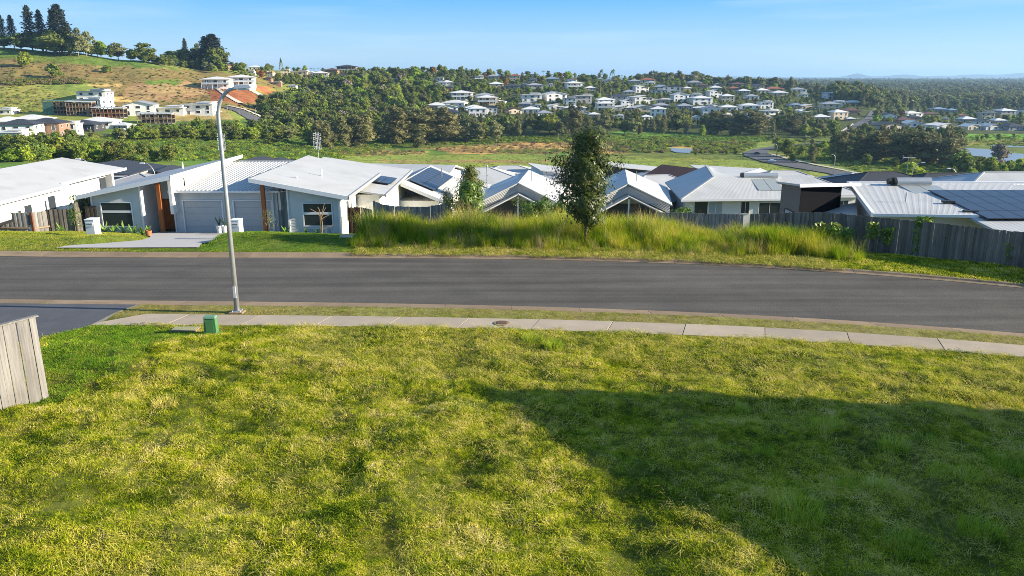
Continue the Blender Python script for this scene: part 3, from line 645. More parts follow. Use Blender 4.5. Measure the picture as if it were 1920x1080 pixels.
# ================================================================ THE DUPLEX ACROSS THE STREET
def duplex():
    org = (-19.0, 50, -2.0); r = empty('duplex_house', org, label='pale grey weatherboard duplex with two garage doors and orange timber posts across the street', cat='house')
    FZ = -2.0
    def P(mb, name, m, **k): return mb.build(name, m, r, org, **k)
    # ---- left wing: front x -27.0..-23.6, back to y 62
    LF, LC = (-26.75, 49.3), (-23.6, 49.3)
    zl = lambda x: .62 + (x + 27.1) * .206          # underside of the left skillion roof
    fw = MB(); clad_wall(fw, LF, LC, FZ, zl(-26.75), zl(-23.6))
    P(fw, 'front_wall', grey_board)
    P(MB().hexa([(-26.75,49.35,FZ-2),(-23.65,49.35,FZ-2),(-23.65,62,FZ-2),(-26.75,62,FZ-2)], [(-26.75,49.35,zl(-26.75)),(-23.65,49.35,zl(-23.6)),(-23.65,62,zl(-23.6)),(-26.75,62,zl(-26.75))]), 'wall_core', pale_board)
    rw = MB(); clad_wall(rw, LC, (-23.6, 51.6), FZ, zl(-23.6), zl(-23.6)); P(rw, 'return_wall', pale_board)
    P(MB().box(-23.66,-23.56,49.2,49.3,FZ,zl(-23.6)-.01), 'corner_trim', trim_white); P(MB().box(-26.8,-26.7,49.2,49.3,FZ,zl(-26.8)-.01), 'corner_trim', trim_white)
    window(r, org, LF, LC, .55, 2.45, -1.55+.25, .18, rails=[(-.38,.15)])
    # frosted lower panel of the window wall
    P(on_wall(LF, LC, .55, 2.45, -1.92, -1.40, -.01, .03), 'lower_pane', glass_blind); P(on_wall(LF, LC, .46, .54, -1.98, -1.38, -.01, .05), 'pane_edge', trim_white)
    # clerestory wall between wing roof and garage roof
    P(MB().box(-21.95,-21.75,49.6,61.8,-.6,1.66), 'clerestory_wall', far_white)
    P(MB().box(-23.55,-21.75,51.6,51.8,FZ,1.5), 'porch_back_wall', pale_board)
    g = MB()
    for k in range(7): g.box(-23.35+k*.16,-23.21+k*.16,51.5,51.58,FZ+.05,.05)
    P(MB().box(-23.42,-22.2,51.56,51.6,FZ,.1), 'front_door', timber_dark); P(g, 'door_slats', timber_orange)
    # roofs of the wings
    ribbed('left_roof', [(-27.4,48.7,.70),(-27.4,62.2,.70),(-21.35,62.2,1.95),(-21.35,48.7,1.95)], 1, .30, .03, roof_metal, r, org, .10)
    P(MB().slab([(-27.42,48.66,.735),(-21.33,48.66,1.985),(-21.33,48.72,1.985),(-27.42,48.72,.735)], .26), 'fascia', trim_white)
    P(MB().slab([(-21.36,48.66,1.985),(-21.30,48.66,1.985),(-21.30,62.2,1.985),(-21.36,62.2,1.985)], .26), 'fascia', trim_white)
    P(MB().slab([(-27.35,48.75,.56),(-21.4,48.75,1.80),(-21.4,51.6,1.80),(-27.35,51.6,.56)], .03), 'soffit', trim_white)
    # orange posts
    P(MB().hexa([(-22.72,49.55,FZ),(-22.48,49.55,FZ),(-22.48,49.79,FZ),(-22.72,49.79,FZ)], [(-22.72,49.55,1.55),(-22.48,49.55,1.6),(-22.48,49.79,1.6),(-22.72,49.79,1.55)]), 'post', timber_orange, bevel=.01)
    P(MB().box(-16.0,-15.76,49.35,49.59,FZ,1.5), 'post', timber_orange, bevel=.01)
    # ---- garages
    GA, GB = (-21.9, 50.5), (-15.6, 50.5); gw = MB()
    def seg(a, b_, z0, z1): clad_wall(gw, (a, 50.5), (b_, 50.5), z0, z1, z1)
    D = [(-21.45, -18.97), (-18.15, -15.72)]
    seg(-22.05, D[0][0], FZ, .75); seg(D[0][1], D[1][0], FZ, .75); seg(D[1][1], -15.3, FZ, .75)
    for a, b_ in D: seg(a, b_, .12, .75)
    P(gw, 'garage_wall', grey_board); P(MB().box(-22.05,-15.2,50.75,61.5,FZ-2,.74), 'wall_core', pale_board)
    lw = MB(); clad_wall(lw, (-22.05,51.6), (-22.05,50.5), FZ, .75, .75); P(lw, 'return_wall', pale_board)
    for a, b_ in D:
        d = P(MB().box(a,b_,50.55,50.60,FZ,.12), 'garage_door', door_grey)
        for k in range(5):
            MB().box(a+.01,b_-.01,50.53,50.555,FZ+.02+k*.42,FZ+.415+k*.42).build('door_panel', door_grey, d, org, bevel=.006)
        P(MB().box(a-.09,a,50.44,50.62,FZ,.20).box(b_,b_+.09,50.44,50.62,FZ,.20).box(a,b_,50.44,50.62,.121,.20), 'door_frame', trim_white)
    P(MB().box(-22.1,-22.02,50.38,50.46,FZ,.74), 'downpipe', trim_white); P(MB().box(-15.62,-15.54,50.38,50.46,FZ,.74), 'downpipe', trim_white)
    ribbed('garage_roof', [(-21.75,50.0,.86),(-14.6,50.0,.86),(-14.6,61.2,1.50),(-21.75,61.2,1.50)], 0, .26, .055, roof_metal, r, org, .08)
    P(MB().box(-22.15,-15.0,49.86,49.99,.74,.87), 'gutter', trim_white)
    P(MB().box(-21.7,-15.3,61.2,61.35,1.0,1.6), 'ridge_cap', roof_metal)
    # ---- right wing (mirror, a little larger)
    zr = lambda x: 1.86 - (x + 16.2) * .2
    RF0, RF1 = (-14.15, 48.9), (-10.95, 48.9)
    fw = MB(); clad_wall(fw, RF0, RF1, FZ, zr(-14.15) - .13, zr(-10.95) - .13); P(fw, 'front_wall', grey_board)
    P(MB().hexa([(-14.1,48.95,FZ-2),(-10.95,48.95,FZ-2),(-10.95,60.4,FZ-2),(-14.1,60.4,FZ-2)], [(-14.1,48.95,zr(-14.1)-.14),(-10.95,48.95,zr(-10.95)-.14),(-10.95,60.4,zr(-10.95)-.14),(-14.1,60.4,zr(-14.1)-.14)]), 'wall_core', far_white)
    P(MB().box(-14.21,-14.11,48.82,48.9,FZ,zr(-14.2)-.14), 'corner_trim', trim_white); P(MB().box(-11.0,-10.9,48.82,48.9,FZ,zr(-10.9)-.14), 'corner_trim', trim_white)
    P(MB().box(-15.2,-14.15,51.3,51.5,FZ,1.6), 'porch_back_wall', pale_board); P(MB().box(-14.9,-14.35,51.2,51.29,FZ,.1), 'front_door', timber_dark)
    lw = MB(); clad_wall(lw, (-14.15,51.4), (-14.15,48.9), FZ, 1.3, 1.3); P(lw, 'return_wall', pale_board)
    P(MB().box(-15.25,-15.1,50.5,61,-.5,1.5), 'clerestory_wall', far_white)
    window(r, org, RF0, RF1, .95, 2.72, -1.2, .20, rails=[(-.42,.15)]); P(on_wall(RF0, RF1, 1.0, 2.6, -1.93, -1.42, -.01, .03), 'lower_pane', glass_blind)
    ribbed('right_roof', [(-16.3,48.25,1.86),(-16.3,62.9,1.86),(-10.2,60.4,.72),(-10.2,48.25,.72)], 1, .30, .03, roof_metal, r, org, .10)
    P(MB().slab([(-16.32,48.21,1.90),(-10.18,48.21,.76),(-10.18,48.27,.76),(-16.32,48.27,1.90)], .27), 'fascia', trim_white)
    P(MB().slab([(-10.22,48.21,.77),(-10.14,48.21,.77),(-10.14,60.4,.77),(-10.22,60.4,.77)], .22), 'gutter', roof_grey)
    P(MB().slab([(-16.25,48.3,1.72),(-10.25,48.3,.60),(-10.25,51.2,.60),(-16.25,51.2,1.72)], .03), 'soffit', trim_white)
    # sunlit side wall with small windows, meter box and air conditioner
    S0, S1 = (-10.95, 48.9), (-10.95, 60.4)
    sw = MB(); clad_wall(sw, S0, S1, FZ-1, .60, .60); P(sw, 'side_wall', far_white)
    window(r, org, S0, S1, 2.0, 2.75, -1.3, .0, fw=.05); window(r, org, S0, S1, 5.2, 6.2, -.75, .1, mull=[5.7], fw=.05); window(r, org, S0, S1, 3.4, 3.7, -1.6, .2, fw=.04)
    P(on_wall(S0, S1, .35, .9, -1.4, -.7, .0, .16), 'meter_box', far_white); P(MB().box(-10.9,-10.82,48.8,48.88,FZ,.5), 'downpipe', trim_white)
    # rear roof, lower, with panels
    ribbed('rear_roof', [(-16.5,54.0,1.12),(-16.5,69,1.12),(-8.8,69,.0),(-8.8,54.0,.0)], 1, .34, .03, roof_metal, r, org, .1)
    P(MB().slab([(-8.84,53.95,.04),(-8.76,53.95,.04),(-8.76,69,.04),(-8.84,69,.04)], .22), 'gutter', roof_grey)
    P(MB().box(-15.5,-9.3,54.4,68.6,-5.5,-.05), 'wall_core', far_white)
    solar_array(r, org, (-10.55,58.2,.26), (0,1,0), (1,0,-.145), 2, 2, 1.7, .72, lift=.16)
    # pipes and masts
    P(MB().tube([(-13.2,54.2,1.2),(-13.2,54.2,1.75)], .06), 'vent_pipe', trim_white); P(MB().tube([(-24.6,58.5,1.3),(-24.6,58.5,1.75)], .06), 'vent_pipe', trim_white)
    return r
DUP = duplex()
def antenna(x, y, z, h, label, s=1.0, kind='panel'):
    r = empty('tv_antenna', (x, y, z), label=label, cat='antenna', group='roof antennas')
    MB().tube([(0,0,0),(0,0,h)], .022, 6).build('mast', galv, r)
    b = MB()
    if kind == 'panel':
        for k in range(4):
            zz = h - .15 - k*.33
            for sx in (-1, 1):
                b.beam((0,0,zz),(sx*.30*s,-.1,zz+.11),.02,.02); b.beam((0,0,zz),(sx*.30*s,-.1,zz-.11),.02,.02); b.beam((sx*.28,-.1,zz+.12),(sx*.28,-.1,zz-.12),.018,.018)
        b.beam((-.12,.05,h),(-.12,.05,h-1.35),.02,.02); b.beam((.12,.05,h),(.12,.05,h-1.35),.02,.02)
    else:
        b.beam((-.7*s,0,h-.1),(.9*s,0,h-.1),.03,.03)
        for k in range(9): b.beam((-.6*s+k*.17*s,-.35+k*.02,h-.1),(-.6*s+k*.17*s,.35-k*.02,h-.1),.015,.015)
        b.beam((-.5*s,0,h-.1),(-.75*s,0,h+.2),.02,.02); b.beam((-.5*s,0,h-.1),(-.75*s,0,h-.35),.02,.02)
    b.build('elements', trim_white, r); return r
antenna(-15.35, 62.3, 1.7, 2.0, 'white comb-shaped aerial on the peak of the right wing roof of the duplex')
antenna(-22.6, 61.5, 1.6, 2.1, 'white comb-shaped aerial rising behind the upper part of the near street lamp')

# ================================================================ HOUSES ON THE LOWER STREETS
def zz(v, z): p = on_z(v[0], v[1], z); return (p.x, p.y, z)
def plan_poly_wall(pts, z0, ztops, m, r, org, name='wall'):
    return MB().hexa([(p[0], p[1], z0) for p in pts], [(p[0], p[1], t) for p, t in zip(pts, ztops)]).build(name, m, r, org)

# big white-roofed house left of the duplex
def house_left():
    org = (-37, 55, -3); r = empty('long_house', org, label='long white house with a broad pale roof, left of the duplex behind the timber fence', cat='house')
    ribbed('roof', [(-31.7,44,.45),(-31.7,55.6,.45),(-37.0,55.6,1.55),(-37.0,44,1.55)], 1, .5, .02, roof_metal, r, org, .1)
    ribbed('roof', [(-32.3,55.65,.56),(-32.3,65.4,.56),(-37.0,64.6,1.52),(-37.0,55.65,1.52)], 1, .5, .02, roof_metal, r, org, .1)
    ribbed('roof', [(-43.5,44,.2),(-43.5,64.5,.2),(-37.02,64.5,1.53),(-37.02,44,1.53)], 1, .5, .02, roof_metal, r, org, .1)
    MB().slab([(-31.72,43.9,.50),(-31.62,43.9,.50),(-31.62,55.62,.50),(-31.72,55.62,.50)], .2).slab([(-32.32,55.62,.6),(-32.2,55.62,.6),(-32.2,65.4,.6),(-32.32,65.4,.6)], .2).build('gutter', trim_white, r, org)
    MB().box(-43,-32.2,44.3,55.4,-5,.33).box(-43,-33.0,55.4,64.4,-5,.4).build('wall', far_white, r, org)
    S0, S1 = (-32.19, 44.3), (-32.19, 55.4)
    for s0, s1, z0, z1 in [(.5,1.4,-1.6,-.4),(3.2,4.1,-1.6,-.5),(5.9,6.2,-1.6,-.5),(6.6,7.4,-1.6,-.3),(8.9,9.1,-1.6,-.3),(9.35,10.2,-1.3,-.1)]: window(r, org, S0, S1, s0, s1, z0, z1, fw=.05, frame=trim_white)
    window(r, org, (-32.99,55.6),(-32.99,64.4), 6.6, 7.6, -1.0, .1, fw=.06)
    MB().box(-33.05,-32.4,63.2,63.5,-3,.5).build('post', far_white, r, org)
    return r
house_left()
EST_GRP = None
def hip_house(px, py, dist, w, d, rot, name, label, roofm, wallm, kind='hip', rise=1.5, wh=2.7, over=.55, win=True, zr=None, org_z=None, panels=None, half=None):
    """single-storey house: ridge centre seen at (px, py), at ground distance dist"""
    c = on_y(px, py, dist); zr = c.z; ze = zr - rise; zg = ze - wh
    r = empty(name, (c.x, c.y, zg), R(rot), label=label, cat='house'); H = (0, 0, 0)
    W, D = w/2 + over, d/2 + over; e = wh; t = wh + rise
    if kind == 'hip':
        k = max(0.01, min(W, D)); rx = max(0, W - k); ry = max(0, D - k)
        A_, B_, C_, D_ = (-W,-D,e),(W,-D,e),(W,D,e),(-W,D,e); r0, r1 = (-rx,-ry,t),(rx,ry,t)
        if W >= D: fs = [(A_,B_,r1,r0),(C_,D_,r0,r1),(B_,C_,r1),(D_,A_,r0)]
        else: fs = [(B_,C_,r1,r0),(D_,A_,r0,r1),(A_,B_,r0),(C_,D_,r1)]
    elif kind == 'gable':   # ridge along local y
        A_, B_, C_, D_ = (-W,-D,e),(W,-D,e),(W,D,e),(-W,D,e); r0, r1 = (0,-D,t),(0,D,t)
        fs = [(A_,r0,r1,D_),(B_,C_,r1,r0)]
    else:                   # skillion rising to local -x
        A_, B_, C_, D_ = (-W,-D,t),(W,-D,e),(W,D,e),(-W,D,t); fs = [(A_,B_,C_,D_)]
    mb = MB()
    for f in fs: mb.slab([(p[0], p[1], p[2] + .12) for p in f], .14)
    mb.build('roof', roofm, r)
    w_ = MB(); hw, hd = w/2, d/2
    if kind == 'hip': w_.box(-hw,hw,-hd,hd,-3,e)
    elif kind == 'gable': w_.box(-hw,hw,-hd,hd,-3,e).hexa([(-hw,-hd,e),(hw,-hd,e),(hw,hd,e),(-hw,hd,e)], [(-.01,-hd,t-.25),(.01,-hd,t-.25),(.01,hd,t-.25),(-.01,hd,t-.25)])
    else: w_.hexa([(-hw,-hd,-3),(hw,-hd,-3),(hw,hd,-3),(-hw,hd,-3)], [(-hw,-hd,t-.1),(hw,-hd,e),(hw,hd,e),(-hw,hd,t-.1)])
    w_.build('wall', wallm, r)
    g = MB(); g.box(-W-.06,W+.06,-D-.08,-D+.02,e-.14,e+.02) if kind != 'gable' else g.box(-W-.08,-W+.02,-D,D,e-.14,e+.02).box(W-.02,W+.08,-D,D,e-.14,e+.02)
    if kind == 'hip': g.box(W-.02,W+.08,-D,D,e-.14,e+.02)
    g.build('gutter', trim_white, r)
    if kind == 'hip':
        cp = MB()
        for q in (A_, B_, C_, D_):
            tgt = r1 if (q[0] > 0 if W >= D else q[1] > 0) else r0
            cp.beam((q[0],q[1],q[2]+.15),(tgt[0],tgt[1],tgt[2]+.15),.16,.05)
        cp.beam((r0[0],r0[1],t+.15),(r1[0],r1[1]+.01,t+.15),.18,.06); cp.build('ridge_cap', roofm, r)
    if win:
        n = max(2, int(w / 3.2))
        for i in range(n):
            s = w * (i + .5) / n; ww = .55 if (i % 2) else .9
            window(r, H, (-hw,-hd), (hw,-hd), s-ww, s+ww, .9 if i % 3 else .15, 2.1, mull=[s], fw=.06)
        for i in range(2):
            s = d * (i + .6) / 2.2; window(r, H, (hw,-hd), (hw,hd), s-.5, s+.5, 1.0, 2.1, fw=.06)
    if panels and kind == 'gable':
        side, s0, n1, n2 = panels; dz = -rise / W
        u = Vector((0, 1, 0)); v = Vector((side, 0, dz)); o = Vector((side*.35, s0, t - .35*rise/W + .1))
        solar_array(r, H, o, u, v, n1, n2, 1.0, 1.65, lift=.12)
    elif panels:
        a, o, u, v, n1, n2 = panels; solar_array(r, H, o, u, v, n1, n2, 1.0, 1.6, lift=.15)
    return r

# gable house with the big panel array (right of the duplex)
def gable_panels():
    F, B = Vector((-9.1,63.6,-.4)), Vector((-7.9,76.2,-.4)); u_ = (B - F).normalized(); p_ = Vector((u_.y, -u_.x, 0)); dn = Vector((0,0,-1.5))
    e1, e2 = F + p_*3.7 + dn, B + p_*3.7 + dn; w0, w1 = F - p_*2.6 + dn*.7, B - p_*2.6 + dn*.7
    org = (F.x, F.y, -5.2); r = empty('gable_house', org, label='white house with dark panels on its sunlit roof slope, right of the duplex', cat='house')
    ribbed('roof', [F, B, e2, e1], 0, .4, .02, roof_metal, r, org, .1); ribbed('roof', [F - p_*.02, B - p_*.02, w1, w0], 0, .4, .02, roof_metal, r, org, .1)
    MB().slab([F - u_*.06, F, e1, e1 - u_*.06], .3).build('fascia', trim_white, r, org)
    plan = [(w0.x+.4,w0.y+.6),(e1.x-.6,e1.y+.6),(e2.x-.6,e2.y-.4),(w1.x+.4,w1.y-.4)]
    MB().hexa([(x,y,-7.5) for x,y in plan], [(x,y,-2.0) for x,y in plan]).build('wall', far_white, r, org)
    u = u_; v = (e1 - F).normalized()
    solar_array(r, org, F + u*1.6 + v*.3, u, v, 9, 2, 1.0, 1.15, lift=.16)
    MB().tube([(B.x+1.4,B.y-4,-1.0),(B.x+1.4,B.y-4,-.2)], .05).build('vent_pipe', galv, r, org)
gable_panels()
def clerestory(dx, s, label, zoff=0):
    org = (.6*s + dx, 71, -6.5); r = empty('clerestory_house', org, label=label, cat='house')
    def T(x, y, z): return (x*s + dx, (y-71)*s + 71, (z+1.5)*s - 1.5 + zoff)
    Fr, Bk = T(.55,71.3,-1.45), T(1.75,81.5,-1.45); La, Lb = T(-2.9,70,-3.0), T(-2.2,80.6,-3.0); Ra, Rb = T(4.0,69.9,-3.0), T(5.6,80.2,-3.0)
    ribbed('roof', [La, Lb, Bk, Fr], 0, .4, .02, roof_metal, r, org, .12); ribbed('roof', [Fr, Bk, Rb, Ra], 0, .4, .02, roof_metal, r, org, .12)
    # louvred band under the verge
    band = MB()
    for k in range(5):
        z = -.18 - k*.13
        a, b_, c = T(-2.75,70.5,-3.0+z), T(.55,71.5,-1.5+z), T(3.9,70.4,-3.0+z)
        band.beam(a, b_, .05, .07*s); band.beam(b_, c, .05, .07*s)
    band.build('louvre', mat('louvre grey', (.62,.62,.61), .6), r, org)
    MB().hexa([T(-2.7,71.6,-7.8),T(3.8,71.6,-7.8),T(5.3,80,-7.8),T(-2,80,-7.8)], [T(-2.7,71.6,-3.15),T(3.8,71.6,-3.15),T(5.3,80,-3.15),T(-2,80,-3.15)]).build('wall', mat('verandah wall with painted shade', (.10,.105,.11), .7), r, org)  # shadow under the awning is put into this dark wall colour
    MB().hexa([T(-2.7,71.65,-3.16),T(3.8,71.65,-3.16),T(3.8,79,-3.16),T(-2.7,79,-3.16)], [T(.5,71.65,-1.75),T(.62,71.65,-1.75),T(.62,79,-1.75),T(.5,79,-1.75)]).build('gable_wall', mat('pale louvre wall', (.62,.62,.60), .7), r, org)  # plain pale grey infill of the gable
    for (a, b_) in (((-3.1,68.9,-4.0),(.55,70.4,-2.35)), ((.55,70.4,-2.35),(4.4,68.8,-4.1))):
        p, q = Vector(T(*a)), Vector(T(*b_)); MB().slab([p, q, q + Vector((0,1.4*s,0)), p + Vector((0,1.4*s,0))], .12).build('awning', roof_metal, r, org)
    g = MB().hexa([T(-2.2,70.7,-7.5),T(3.4,70.7,-7.5),T(3.4,70.9,-7.5),T(-2.2,70.9,-7.5)], [T(-2.2,70.7,-4.1),T(3.4,70.7,-4.1),T(3.4,70.9,-4.1),T(-2.2,70.9,-4.1)])
    g.build('window', glass, r, org)
    for pa, pb in ((T(.55,70.4,-7.5), T(.55,70.4,-2.6)), (T(-2.6,69.4,-7.5), T(-2.6,69.4,-4.1)), (T(4.0,69.2,-7.5), T(4.0,69.2,-4.2))): MB().beam(pa, pb, .13, .13).build('post', trim_white, r, org)
    MB().beam(T(1.9,75.5,-2.1), T(1.9,75.5,-.9), .05, .05).build('vent_pipe', galv, r, org)
clerestory(0, 1.0, 'white gabled house with a louvred band, left of the young street tree')
clerestory(10.0, 1.12, 'white gabled house with a louvred band, just right of the young street tree', -.1)

# house with windows behind the wild grass (right of the twin gables)
def house_windows():
    org = (20, 76, -5.9); r = empty('hip_house', org, label='cream white house with a hipped roof and three dark windows behind the grass and fence', cat='house')
    a, b_ = Vector((15.6,71.3,-3)), Vector((25.6,72.0,-3)); c, d = Vector((19.6,75.8,-1.5)), Vector((26.5,77.0,-1.5)); e, f = Vector((16.4,83.5,-3)), Vector((20.6,83.0,-1.2))
    ribbed('roof', [a, b_, d, c], 0, .45, .02, roof_metal, r, org, .12)
    ribbed('roof', [a, e, f, c], 0, .45, .02, roof_metal, r, org, .12)
    ribbed('roof', [(c.x,c.y,-1.52),(f.x,f.y,-1.22),(27,84,-3),(26.5,77,-1.8)], 0, .45, .02, roof_metal, r, org, .12)
    MB().beam(a + Vector((0,0,.05)), c + Vector((0,0,.05)), .2, .07).beam(c + Vector((0,0,.05)), f + Vector((0,0,.05)), .2, .07).build('ridge_cap', roof_metal, r, org)
    MB().slab([(15.55,71.2,-2.98),(25.6,71.9,-2.98),(25.6,72.0,-2.98),(15.55,71.3,-2.98)], .2).build('gutter', trim_white, r, org)
    p0, p1 = (16.2,72.4), (25.4,72.6)
    MB().hexa([(16.2,72.4,-8),(25.4,72.6,-8),(26,83,-8),(17,83,-8)], [(16.2,72.4,-3.1),(25.4,72.6,-3.1),(26,83,-3.1),(17,83,-3.1)]).build('wall', far_white, r, org)
    for s0, s1, z0, z1, mm in [(.9,2.2,-4.75,-3.35,[]),(2.2,3.5,-4.75,-3.35,[2.9]),(5.3,6.05,-4.5,-3.4,[5.7]),(7.0,9.0,-5.4,-3.5,[8.0])]:
        window(r, org, p0, p1, s0, s1, z0, z1, mull=mm, fw=.07, m=glass if s0 != 2.2 else glass_blind)
    MB().box(25.45,29.3,73.2,82,-8,-3.12).build('wing_wall', far_white, r, org); window(r, org, (25.5,73.19),(29.2,73.19), .5, 2.0, -5.0, -3.5, fw=.07, mull=[1.25]); window(r, org, (25.5,73.19),(29.2,73.19), 2.3, 3.2, -5.0, -3.5, fw=.07, m=glass_blind)
    ribbed('wing_roof', [(25.6,72.4,-2.95),(30,72.4,-2.95),(30,78,-1.6),(25.6,78,-1.6)], 0, .45, .02, roof_metal, r, org, .12)
    hw = empty('solar_water_heater', (24.2,74.2,-2.0), R(3), label='grey cylinder water heater with two collectors on the cream white house roof', cat='water heater')
    MB().tube([(-1.5,2.2,.55),(1.9,2.2,.55)], .30, 16).build('tank', steel_tank, hw); MB().tube([(-1.72,2.2,.55),(-1.5,2.2,.55)], .31, 16).build('end_cap', black_plastic, hw)
    for k in range(2):
        x = -.9 + k*1.25; MB().hexa([(x,-.7,-.52),(x+1.2,-.7,-.52),(x+1.2,1.75,.2),(x,1.75,.2)], [(x,-.7,-.42),(x+1.2,-.7,-.42),(x+1.2,1.75,.32),(x,1.75,.32)]).build('collector', mat('collector glass', (.30,.33,.33), .25, .05, 3), hw)
house_windows()

# dark-walled house with the long low roof behind the right fence
def dark_house():
    org = (27, 48, -2.5); r = empty('dark_house', org, label='black and grey brick house with a long pale roof behind the right-hand fence', cat='house')
    ZE = .32
    ribbed('roof', [(20.9,44.6,ZE),(27.2,44.0,ZE),(34,52.6,1.02),(22.8,52.6,1.02)], 0, .30, .03, roof_metal, r, org, .12)
    ribbed('roof', [(26.2,41.0,-.12),(46,41.0,-.12),(46,52.6,1.02),(26.2,52.55,1.02)], 0, .30, .03, roof_metal, r, org, .12)
    MB().slab([(22.7,52.6,1.08),(46,52.6,1.08),(46,52.85,1.08),(22.7,52.85,1.08)], .16).build('ridge_cap', trim_white, r, org)
    MB().slab([(20.75,44.5,ZE+.06),(20.95,44.5,ZE+.06),(22.95,52.7,1.08),(22.75,52.7,1.08)], .26).build('fascia', trim_white, r, org)
    MB().slab([(20.8,44.45,ZE+.02),(26.6,44.0,ZE+.02),(26.6,43.9,ZE+.02),(20.8,44.35,ZE+.02)][::-1], .16).build('gutter', trim_white, r, org)
    MB().hexa([(21.6,45.3,-5),(26.2,45.0,-5),(45,45.2,-5),(45,52.3,-5),(23.2,52.3,-5)], [(21.6,45.3,.15),(26.2,45.0,.15),(45,45.2,.15),(45,52.3,1.0),(23.2,52.3,1.0)]).build('wall', far_white, r, org)
    window(r, org, (22.2,45.27),(26,45.02), 1.8, 2.5, -1.2, .0, fw=.06)
    # tall dark part to the left
    A_, B_, C_ = (17.75,51.2), (17.85,48.0), (21.3,50.2)
    MB().hexa([(*A_,-5),(*B_,-5),(18.4,51.0,-5),(19.2,52,-5)], [(*A_,1.2),(*B_,1.42),(18.4,51.0,1.1),(19.2,52,1.0)]).build('brick_wall', brick_grey, r, org)
    MB().hexa([(17.87,48.02,-5),(*C_,-5),(22.0,56,-5),(19.9,56,-5),(18.5,51,-5)], [(17.87,48.02,1.42),(*C_,1.15),(22.0,56,.2),(19.9,56,.2),(18.5,51,1.0)]).build('black_wall', black_wall, r, org)
    window(r, org, A_, B_, 1.0, 2.3, -1.05, -.35, fw=.07, m=glass_blind, frame=black_plastic)
    window(r, org, (17.87,48.02), C_, 3.0, 3.4, -3.0, -1.1, fw=.09, m=glass_blind)
    MB().slab([(17.45,51.4,1.28),(17.6,47.5,1.60),(22.3,50.0,1.34),(23.0,57,.2),(20.2,57,.3)], .12).build('tilted_roof', roof_metal, r, org)
    MB().slab([(17.56,47.4,1.63),(22.4,49.95,1.37),(22.4,50.05,1.37),(17.56,47.5,1.63)], .2).build('fascia', trim_white, r, org)
    # small lean-to between the two
    MB().slab([(19.3,46.3,-.55),(20.9,46.5,-.35),(22.6,50.8,-.05),(20.5,51,-.35)], .1).build('porch_roof', roof_metal, r, org)
    MB().hexa([(19.6,46.8,-5),(21.5,46.9,-5),(21.5,50,-5),(20.2,50,-5)], [(19.6,46.8,-.7),(21.5,46.9,-.62),(21.5,50,-.5),(20.2,50,-.6)]).build('porch_wall', far_dark, r, org)
    window(r, org, (19.65,46.78),(21.4,46.88), .4, 1.5, -2.4, -1.0, fw=.06)
    # panels
    o = Vector((27.9,43.2,.14)); v = Vector((.0,11.6,1.14)).normalized()
    solar_array(r, org, o + Vector((-1.2,0,0)) + v*.0, (1,0,0), v, 16, 4, 1.02, 1.66, gap=.02, lift=.14)
    MB().box(26.0,26.7,46.6,46.9,.6,.72).box(26.2,27.0,44.6,44.9,.35,.47).build('bracket', black_plastic, r, org)
    MB().tube([(24.0,47.2,.6),(24.0,47.2,1.15)], .05).build('vent_pipe', galv, r, org)
    hw = empty('solar_water_heater', (26.6, 50.6, .82), label='large grey cylinder water heater with two collectors on the long roof at the right', cat='water heater')
    MB().tube([(-1.05,1.3,.36),(1.25,1.3,.36)], .29, 20).build('tank', steel_tank, hw); MB().tube([(-1.25,1.3,.36),(-1.05,1.3,.36)], .30, 16).tube([(-1.6,1.25,.4),(-1.3,1.25,.4)], .2, 10).build('end_cap', black_plastic, hw)
    for k in range(2):
        x = -.95 + k*1.25; MB().hexa([(x,-1.6,-.20),(x+1.2,-1.6,-.20),(x+1.2,.9,.09),(x,.9,.09)], [(x,-1.6,-.12),(x+1.2,-1.6,-.12),(x+1.2,.9,.18),(x,.9,.18)]).build('collector', mat('collector glass', (.30,.33,.33), .25, .05, 3), hw)
    MB().tube([(-1.5,1.2,.1),(-2.1,-1,-.2),(-1.2,-3.2,-.42),(-.6,-5.0,-.6)], .025, 6).build('pipe', black_plastic, hw)
dark_house()

